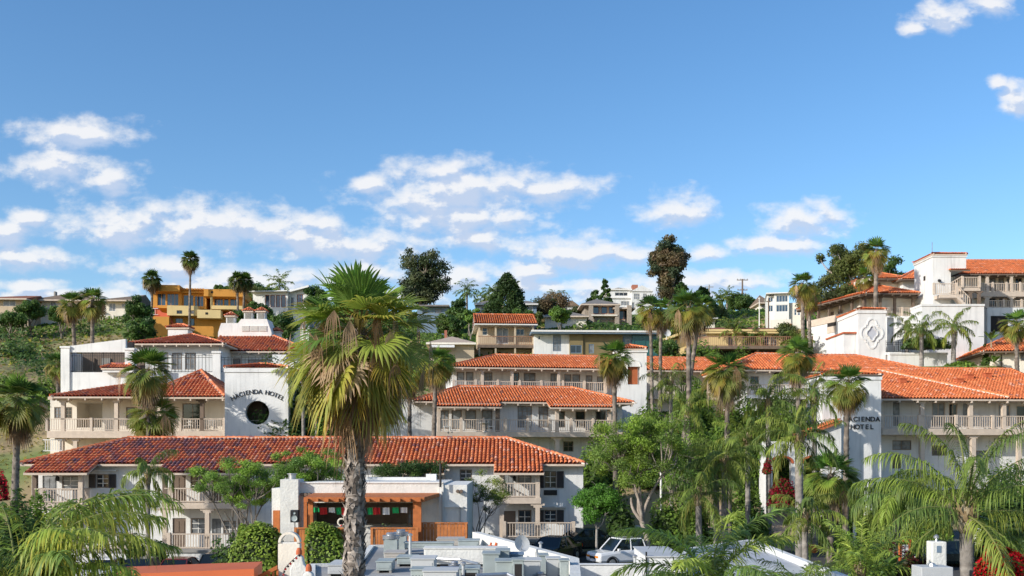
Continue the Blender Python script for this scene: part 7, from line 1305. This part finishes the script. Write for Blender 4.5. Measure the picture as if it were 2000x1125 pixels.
# date palm far left of the giant palm on the ridge, small ridge palms
for k, (px, py, Y, L_, lab) in enumerate(((546,556,170,3.2,'dark date palm on the ridge left of the giant palm'),(912,568,190,3.0,'curving feather palm on the ridge left of the tall conifer'),(945,585,185,2.6,'small feather palm on the ridge beside the conifer'),(962,572,180,2.6,'thin feather palm touching the left of the tall conifer'),(1088,583,200,2.6,'tiny feather palm right of the dark round tree on the ridge'),(1405,585,200,2.5,'small ridge palm left of the utility pole'),(1420,578,205,2.6,'small ridge palm nearer the utility pole'),(1435,645,126,2.6,'small palm low in front of the slope, right of the fan palm group'),(1470,662,126,2.2,'small feathery palm above the far range roof'),(1560,668,122,2.2,'small palm right of the yellow house deck'))):
    queen_palm(px, py, Y, L=L_, n=18, npair=18, r=.18, label=lab, seed=80+k, ll=.7, lw=.14, shaft=False, droop=.6, group='small palms on the ridge', hi=80, lo=-30, tip=(.08,.10,.03))
# ------------------------------------------------------------------ broadleaf trees
def tree_at(px, py_top, Y, rx_px, rz_px, lab, name='leafy_tree', cat='tree', foot=None, base=None, **kw):
    g = gzf(X(foot or px,Y),Y)-.1 if base is None else base; h = ZZ(py_top,Y)-g; s_ = Y/FPX; x = X(foot or px,Y); off = X(px,Y)-x
    kw.setdefault('crad', rx_px*s_*.28); return leafy_tree(name, lab, cat, x, Y, g, h, (rx_px*s_, rx_px*s_*.8, rz_px*s_), lean=off, **kw)
tree_at(1240,800,58,92,75,'large fine leaved tree with pale forked trunk left of the driveway',foot=1262,nclump=110,crad=.62,per=380,leaf=.058,cols=LG*1.35+np.array((.03,.01,0)),low=-1,trunk_r=.20,fork=.30,seed=1,multi=1,shell=.15,tcol=((.25,.20,.16),(.40,.34,.28)),limbs=6,group='fine leaved trees in front of the wing')
tree_at(1330,820,70,75,70,'feathery green tree behind the large forked tree',nclump=60,crad=.75,per=220,leaf=.07,cols=LG*1.3,trunk_r=.2,seed=2,shell=.2,group='fine leaved trees in front of the wing')
tree_at(470,892,57,105,52,'wide airy tree left of the white restaurant chimney',foot=508,nclump=70,crad=.55,per=400,leaf=.055,cols=LG*1.3,trunk_r=.13,fork=.30,seed=3,multi=3,shell=.1,flat=.55,limbs=14,group='fine leaved trees in front of the wing',tcol=((.13,.11,.09),(.22,.19,.16)))
tree_at(600,872,58,88,45,'wide airy tree over the restaurant roof behind the giant trunk',foot=590,nclump=60,crad=.55,per=400,leaf=.055,cols=LG*1.3,trunk_r=.13,fork=.4,seed=4,multi=2,shell=.1,flat=.55,group='fine leaved trees in front of the wing',tcol=((.13,.11,.09),(.22,.19,.16)))
tree_at(948,918,60,58,46,'small sparse yellowish tree right of the restaurant',foot=930,nclump=40,crad=.42,per=170,leaf=.045,cols=YG,trunk_r=.07,fork=.32,seed=5,multi=3,shell=.1,group='fine leaved trees in front of the wing',tcol=((.13,.11,.09),(.22,.19,.16)))
tree_at(800,905,63.2,80,13,'strip of dark creeper like foliage above the restaurant roof',foot=800,nclump=40,crad=.5,per=260,leaf=.06,cols=DG,trunk_r=.1,fork=.7,seed=6,shell=.2,group='fine leaved trees in front of the wing')
tree_at(1164,945,62,40,36,'small rounded bright green tree with pale stem by the dark hatchback',foot=1167,nclump=34,crad=.55,per=420,leaf=.07,cols=np.array([(.10,.24,.03),(.07,.18,.03),(.13,.29,.04)]),trunk_r=.1,fork=.42,seed=7,shell=.4,tcol=((.34,.30,.26),(.44,.40,.35)))
tree_at(1755,1005,50,34,22,'gnarled bare branched shrub tree beneath the wide domed palm',foot=1754,nclump=18,crad=.4,per=120,leaf=.06,cols=DG,trunk_r=.14,fork=.3,seed=8,multi=2,shell=.2,tcol=((.30,.26,.23),(.42,.37,.33)))
# eucalyptus and others on the skyline
ET = ((.22,.17,.13),(.33,.28,.23))
tree_at(825,482,165,52,58,'tall rounded eucalyptus behind the giant palm on its right',foot=822,nclump=60,crad=1.5,per=240,leaf=.22,cols=np.array([(.08,.11,.045),(.06,.085,.04),(.11,.13,.055)]),trunk_r=.4,fork=.45,seed=11,group='big trees on the skyline',tcol=ET,shell=.3)
tree_at(1306,466,168,36,58,'tallest bronze leaved eucalyptus on the ridge behind the fan palm group',foot=1306,nclump=80,crad=1.25,per=330,leaf=.22,cols=EU*1.2,trunk_r=.5,fork=.3,seed=12,group='big trees on the skyline',tcol=ET,shell=.4)
tree_at(1655,478,150,64,40,'wide spreading eucalyptus left of the tall skirted palm on the right hill',foot=1640,nclump=70,crad=1.15,per=240,leaf=.2,cols=OL,trunk_r=.35,fork=.3,seed=13,group='big trees on the skyline',tcol=((.4,.33,.26),(.5,.42,.35)),shell=.3)
tree_at(1740,505,140,30,45,'dark tree behind and right of the skirted palm',nclump=34,crad=1.1,per=240,leaf=.2,cols=DG,trunk_r=.3,seed=14,group='big trees on the skyline')
tree_at(1620,545,128,50,45,'leafy slope tree between the fan clump and the hillside roof',nclump=44,crad=1.2,per=260,leaf=.18,cols=OL,trunk_r=.25,seed=15,group='big trees on the skyline',low=-.6)
conifer('conifer','pointed dark green conifer behind the tan balcony house',X(990,162),162,gzf(X(990,162),162)-.5,ZZ(530,162)-gzf(X(990,162),162),5.0,20000,.24,np.array([(.05,.09,.025),(.07,.12,.03),(.035,.065,.02)]),21,'conifers on the ridge',power=.75)
conifer('conifer','slim conifer left of the white three storey house',X(1182,185),185,gzf(X(1182,185),185)-.5,ZZ(541,185)-gzf(X(1182,185),185),2.2,4500,.26,DG,22,'conifers on the ridge',power=.8)
conifer('conifer','broad low conifer left of the slim one by the white house',X(1163,187),187,gzf(X(1163,187),187)-.5,ZZ(562,187)-gzf(X(1163,187),187),2.8,4000,.26,DG,23,'conifers on the ridge',power=.6)
conifer('conifer','green pointed conifer between the bronze eucalyptus and the palms',X(1330,150),150,gzf(X(1330,150),150)-.5,ZZ(545,150)-gzf(X(1330,150),150),2.6,5000,.24,DG,24,'conifers on the ridge',power=.6)
conifer('conifer','dark conifer right of the tallest fan palm on the ridge',X(1372,175),175,gzf(X(1372,175),175)-.5,ZZ(556,175)-gzf(X(1372,175),175),3.0,5000,.26,DG,25,'conifers on the ridge',power=.6)
RT = [(1072,566,180,36,28,'dark rounded tree on the ridge left of the stone house',EU),(895,578,150,22,32,'tall dark column like tree right of the grey house',DG),(920,600,145,16,20,'green bush tree beside the column tree',LG),(1020,600,150,22,24,'leafy tree right of the tall conifer base',DG),(1040,606,155,20,16,'olive green tree above the tan house roof',OL),(1095,603,160,22,12,'light green tree in front of the grey roofed house',LG),
 (270,580,140,26,34,'tall dark green tree left of the orange mansion',DG),(255,600,145,14,22,'dark foliage column beside the tall tree by the apartment row',DG),(275,620,132,28,34,'green ivy covered tree below the mansion left corner',DG),(60,590,152,26,16,'dark spreading tree between the two left houses',DG),(20,612,150,30,12,'dark leafy tree at the left edge under the red roofed house',DG),(120,600,150,22,14,'low tree before the apartment row left part',DG),
 (510,552,175,26,18,'dark ridge tree left of the date palm',DG),(425,557,175,9,6,'tiny dark ridge tree top right of the mansion, left one',DG),(443,560,175,10,6,'tiny dark ridge tree top right of the mansion, right one',DG),(495,565,160,26,18,'olive tree behind the mansion right end',OL),(505,590,140,24,22,'dark tree below the white modern house',DG),(470,600,140,16,26,'dark tree hugging the mansion right wall',DG),(545,610,138,36,26,'dark shrub tree right of the louvred chimneys',DG),
 (620,560,150,26,26,'leafy tree behind the giant palm at its left',DG),(1450,572,205,22,18,'blue green tree clump around the utility pole foot',DG),(1430,578,210,16,14,'blue green tree left of the utility pole',DG),(1468,580,208,14,14,'blue green tree right of the utility pole',DG),(1400,600,180,26,16,'scrubby tree below the small ridge palms',OL),(1120,600,178,18,10,'low ridge tree between the distant gable and the conifers',OL),
 (1540,630,126,30,22,'dark leafless looking shrub tree right of the yellow house',OL),(1300,668,114,26,14,'green bush tree below the slender palms',DG),(870,690,112,22,14,'green shrub behind the left end of the upper middle roof',LG),(660,600,150,40,34,'large dark tree behind the giant palm crown',DG),(760,620,150,40,30,'dark tree right behind the giant palm crown',DG),(880,610,140,26,26,'dense green tree left of the tan house',DG)]
for k, (px, py, Y, rx, rz, lab, cl) in enumerate(RT): tree_at(px, py, Y, rx, rz, lab, nclump=20 if rx < 20 else 30, crad=rx*Y/FPX*.42, per=190, leaf=.19 if Y > 130 else .14, cols=cl*1.2, trunk_r=.15, fork=.2, seed=30+k, group='trees on the hillside', low=-1, shell=.45)
# ------------------------------------------------------------------ shrubs, hedges
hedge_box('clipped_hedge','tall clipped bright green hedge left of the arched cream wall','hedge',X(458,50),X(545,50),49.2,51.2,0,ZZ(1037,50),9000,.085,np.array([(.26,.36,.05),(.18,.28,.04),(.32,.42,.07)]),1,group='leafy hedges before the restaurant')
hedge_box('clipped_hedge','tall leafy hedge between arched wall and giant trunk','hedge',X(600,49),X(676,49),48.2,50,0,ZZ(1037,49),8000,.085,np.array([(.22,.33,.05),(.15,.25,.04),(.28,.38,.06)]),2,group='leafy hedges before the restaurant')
SH = [(1795,668,104,30,11,'dark clipped hedge in the planter left of the feather palm trunk',DG),(1825,668,104,28,11,'dark clipped hedge in the planter right of the feather palm trunk',DG),(455,1060,52,10,14,'small dark shrub beside the tall black car',DG),(268,1055,62,13,11,'small round shrub left of the slim feather palm foot',DG),(308,1058,62,11,9,'small round shrub right of the slim feather palm foot',DG),
 (958,1050,63,22,10,'dark shrub behind the white sloping parapet',DG),(1022,1066,60,16,12,'twiggy green shrub left of the black sedan',OL),(1440,690,108,26,12,'bright green bush beside the far range roof',LG),(1360,680,116,36,13,'bright round bush under the yellow house deck, left',LG),(1310,682,114,20,12,'bright round bush left of the palm trunks below the yellow house',LG),(1392,690,114,22,10,'round bush under the yellow house deck, right',LG),
 (30,690,132,34,14,'dark green mound shrub on the left slope',DG),(22,985,50,60,26,'leafy shrub mass at the left edge beneath the dark fan palm',DG),(75,985,52,36,22,'broad leafed shrub right of the dark fan palm trunk',LG),(1705,1085,36,26,20,'large leaved bright shrub left of the notice stand',LG),(1725,985,54,18,14,'pale flowering shrub near the gate pillar',LG),(1652,1048,57,16,10,'grassy shrub right of the driveway trunks',LG),
 (1780,1075,38,14,18,'dark red leaved shrub between notice stand and plaster pillar',np.array([(.10,.02,.02),(.14,.03,.03),(.05,.05,.02)])),(1718,1070,40,10,12,'small green shrub at the foot of the notice stand',DG),(1300,1000,64,34,26,'green shrubbery behind the forked tree',LG),(1212,1010,68,30,30,'shady dark shrubbery behind the small rounded tree',DG),(1350,975,68,30,28,'dark shrubbery filling behind the driveway palms',LG),
 (1450,975,68,34,24,'green shrubbery below the grove of feather palms',LG),(1478,1010,66,20,22,'green shrubbery left of the driveway',LG),(1640,960,70,30,30,'shrubbery at the foot of the right sign tower',LG),(1820,990,60,46,26,'dense shrubbery behind the large right palm',LG),(1955,940,66,50,34,'tall shrubbery at the right edge before the balcony range',LG),(1970,980,50,50,50,'shrubbery under the right edge palm fronds',DG),
 (1765,935,68,34,20,'green shrubbery before the ground floor windows right of the sign tower',LG),(20,748,112,40,14,'bright green bush at the left edge on the slope',LG),(92,762,106,34,18,'bright green bush left of the terrace block',LG),(10,880,64,50,30,'ivy shrub below the dark fan palm crown',DG),(60,880,76,30,20,'grassy shrub left of the wing roof end',YG),(930,820,76,30,20,'low palmlike shrub under the middle balcony',DG),(620,850,75,60,16,'green shrub line behind the wing ridge near the giant trunk',LG),(560,760,82,30,50,'dark climbing shrub right of the round-hole tower',DG),(640,800,84,50,30,'dark shrub mass behind the giant trunk',DG),(735,850,74,40,14,'bright shrub behind the wing ridge right of the giant trunk',LG),
 (1165,880,78,40,20,'pale green shrub under the middle building',LG),(1270,830,84,60,40,'leafy mass behind the forked tree crown',LG),(1440,800,84,60,40,'leafy mass behind the broad fan palm',LG),(1530,790,80,50,50,'leafy mass behind the tall feathery palm',LG),(1350,760,92,50,30,'leafy mass below the far range balcony',LG),(1875,712,101,30,6,'low clipped hedge along the foot of the white base wall',LG),(1935,690,101,14,22,'dark shrub beside the small house at the right edge',DG),(1730,590,112,4,4,'tiny shrub on the terrace',DG),(1265,790,90,30,30,'leafy mass right of the niche tower foot',LG)]
SKIP = {'low palmlike shrub under the middle balcony','ivy shrub below the dark fan palm crown','tiny shrub on the terrace','grassy shrub left of the wing roof end','leafy mass right of the niche tower foot'}
for k, (px, py, Y, rx, rz, lab, cl) in enumerate(SH):
    if lab in SKIP: continue
    s_ = Y/FPX; x_ = X(px,Y); g = max(gzf(x_,Y)-.1, 0) if py < 1200 else 0; top_ = ZZ(py-rz,Y); bot = ZZ(py+rz,Y)
    if top_-g < .2: g = bot
    raised = k in (0,1); h_ = max(.4, (top_-bot) if raised else top_-g); g2 = bot if raised else g
    rx = max(rx, .30*h_/s_); ar = rx*s_*h_; bush('shrub', lab, 'shrub', x_, Y, g2, (rx*s_, min(rx*s_*.8,2.6), h_), n=int(min(16000, max(1200, ar*1300/max(1,Y/50)))), leaf=.055+.0011*Y, cols=cl, seed=k, group='shrubs around the hotel')
MT['leafy'] = MT['leaf']
def flower(lab, px, py, Y, rx, rz, n, col, seed):
    s_ = Y/FPX; g = ZZ(py+rz,Y)-.25; bush('bougainvillea', lab, 'flowering shrub', X(px,Y), Y, max(0,g), (rx*s_, rx*s_*.7, ZZ(py-rz,Y)-max(0,g)), n=n, leaf=.07, cols=np.array([col, tuple(c*.7 for c in col), tuple(min(1,c*1.25) for c in col)]), seed=seed, flow=((.09,.17,.03), .30), lump=.22, group='red bougainvilleas', core=(.10,.02,.015))
flower('brilliant red bougainvillea at the bottom right corner', 1955, 1095, 36, 46, 30, 6500, (.62,.012,.02), 1); flower('crimson bougainvillea below the loggia arch', 1530, 955, 58, 27, 24, 4500, (.30,.01,.03), 2); flower('red bougainvillea glimpsed at the far left edge', 2, 940, 60, 14, 26, 1500, (.55,.012,.04), 3); flower('small crimson bougainvillea at the left arch corner', 1498, 905, 60, 8, 10, 600, (.40,.01,.03), 4)
def banana(px, py, Y, lab, seed, h=1.6, L=1.2):
    rng = np.random.default_rng(seed); t = thing('bird_of_paradise', lab, 'plant', (X(px,Y),Y,max(0,ZZ(py,Y)-h)), 0, 'broad leaved garden plants'); nb = NB(); z_ = ZZ(py,Y)-t.location.z
    for i in range(12):
        a = i*GA; e = math.radians(rng.uniform(35,80)); d = np.array((math.cos(a)*math.cos(e),math.sin(a)*math.cos(e),math.sin(e))); sd = np.array((-math.sin(a),math.cos(a),0)); up = np.cross(sd,d); b0 = np.array((0,0,z_-L)); K = 6; V = []; 
        for k in range(K+1): u = k/K; c = b0+d*L*(.3+.9*u)+np.array((0,0,-.35*u*u*L)); w = .16*math.sin(math.pi*min(1,u*.93+.05))+.01; V += [c-sd*w+up*.05, c, c+sd*w+up*.05]
        q = [(3*k+j,3*k+j+1,3*k+3+j+1,3*k+3+j) for k in range(K) for j in (0,1)]; nb.add(V, q, None, LG[rng.integers(4)]*rng.uniform(.8,1.3)); nb.add([b0+sd*.02,b0-sd*.02,b0+d*L*.32-sd*.02,b0+d*L*.32+sd*.02],[(0,1,2,3)],None,(.15,.2,.05))
    nb.build('foliage', ('leaf',), t); MB().tube([(0,0,-.1),(0,0,z_-L*.9)], [.08,.05], 6).build('stem','bark_l',t)
banana(1728,1070,37,'broad leaved bird of paradise left of the notice stand',1); banana(1936,640,100,'thin stemmed broad leaved plant against the blue shaded base wall',2,3,1.3); banana(1942,690,99,'low broad leaved plant at the base wall corner',3,1,1.0); banana(1935,712,99,'pale leaved plant before the small right house',4,1,.9)
# ground cover on the slopes: nobody could count it
rng = np.random.default_rng(11); nb = NB(); n = 190000; y_ = 80+135*rng.random(n)**.8; u_ = rng.uniform(-.72,.72,n); x_ = u_*y_; z_ = gz(x_, y_)
pn = np.sin(x_*.21+1)*np.cos(y_*.17+x_*.05)+.6*np.sin(x_*.53+y_*.31)+.4*np.sin(x_*1.1-y_*.7); left = (x_ < -.36*y_) & (y_ < 150)
dry = left & (pn+rng.normal(0,.35,n) < .38); hgt = np.clip(.35+.45*pn,.12,1.3)*rng.random(n)*np.where(y_ > 128, 1.3, 1.); keep = ~(dry & (rng.random(n) < .5)); keep &= ~((x_ > 30) & (x_ < 70) & (y_ > 98) & (y_ < 132))
ci = LG[rng.integers(4,size=n)]*rng.uniform(.55,1.1,(n,1)); dk = pn > .55; ci[dk] = DG[rng.integers(4,size=int(dk.sum()))]; ci[dry] = np.array([(.30,.24,.07),(.24,.17,.08),(.34,.30,.05),(.16,.17,.04)])[rng.integers(4,size=int(dry.sum()))]
P = np.stack([x_, y_, z_+hgt], 1)[keep]; ci = ci[keep]; n = len(P); nm = unit(rng.normal(0,.6,(n,3))+np.array((0,-.35,.8))); a = unit(np.cross(nm, rng.normal(0,1,(n,3)))); b_ = np.cross(nm, a); s_ = .22*rng.uniform(.6,1.5,(n,1))*(y_[keep][:,None]/130)
V = np.stack([P-a*s_, P+b_*s_*.6, P+a*s_, P-b_*s_*.6], 1).reshape(-1,3); nb.add(V, (np.arange(n)*4)[:, None]+np.arange(4)[None], None, np.repeat(ci,4,axis=0)); o = nb.build('ground_cover', ('leaf',)); o['kind'] = 'stuff'
bush('potted_plant','leafy potted plant with small flowers inside the canopy opening','plant',X(755,50.6),50.6,0,(.55,.4,ZZ(1008,50.6)),n=1800,leaf=.06,cols=DG*1.2,seed=99,flow=((.6,.1,.1),.04))
# balcony furniture
def patio_chair(px, py, Y, rz, lab):
    t = thing('patio_chair', lab, 'chair', (X(px,Y),Y,ZZ(py,Y)), rz, 'chairs on the hotel balconies'); MB().box(-.25,.25,-.25,.25,.40,.45).build('seat','wframe',t); mb = MB(); mb.box(-.25,.25,.21,.25,.82,.9); [mb.box(-.22+i*.1,-.18+i*.1,.215,.245,.45,.82) for i in range(5)]; mb.build('backrest','wframe',t)
    for sx in (-.22,.22):
        for sy in (-.22,.22): MB().box(sx-.025,sx+.025,sy-.025,sy+.025,0,.40).build('leg','wframe',t)
def patio_table(px, py, Y, lab):
    t = thing('patio_table', lab, 'table', (X(px,Y),Y,ZZ(py,Y)), 0, 'tables on the hotel balconies'); MB().lathe(0,0,[(.42,.68),(.45,.70),(.45,.72)],18).build('tabletop','wframe',t); MB().lathe(0,0,[(.22,0),(.2,.03),(.04,.06),(.04,.679)],12).build('pedestal','wframe',t)
patio_table(376,842,82.9,'round white table behind the railing right of the low left fan palm'); patio_chair(388,842,82.9,1.9,'white chair right of the table on the left balcony'); patio_chair(366,842,82.9,-1.7,'white chair left of the table on the left balcony'); patio_chair(413,842,82.8,.4,'white chair near the round-hole tower on the left balcony')
patio_table(946,843,84.4,'round white table under the shaded end of the middle balcony roof'); patio_chair(960,843,84.5,1.6,'white chair right of the table on the middle balcony'); patio_chair(872,843,83.8,.3,'white chair at the left end of the middle balcony'); patio_chair(1032,843,85.5,.2,'white chair before the large window in the recessed middle wall'); patio_chair(1135,843,87,.0,'white chair at the right part of the middle balcony')
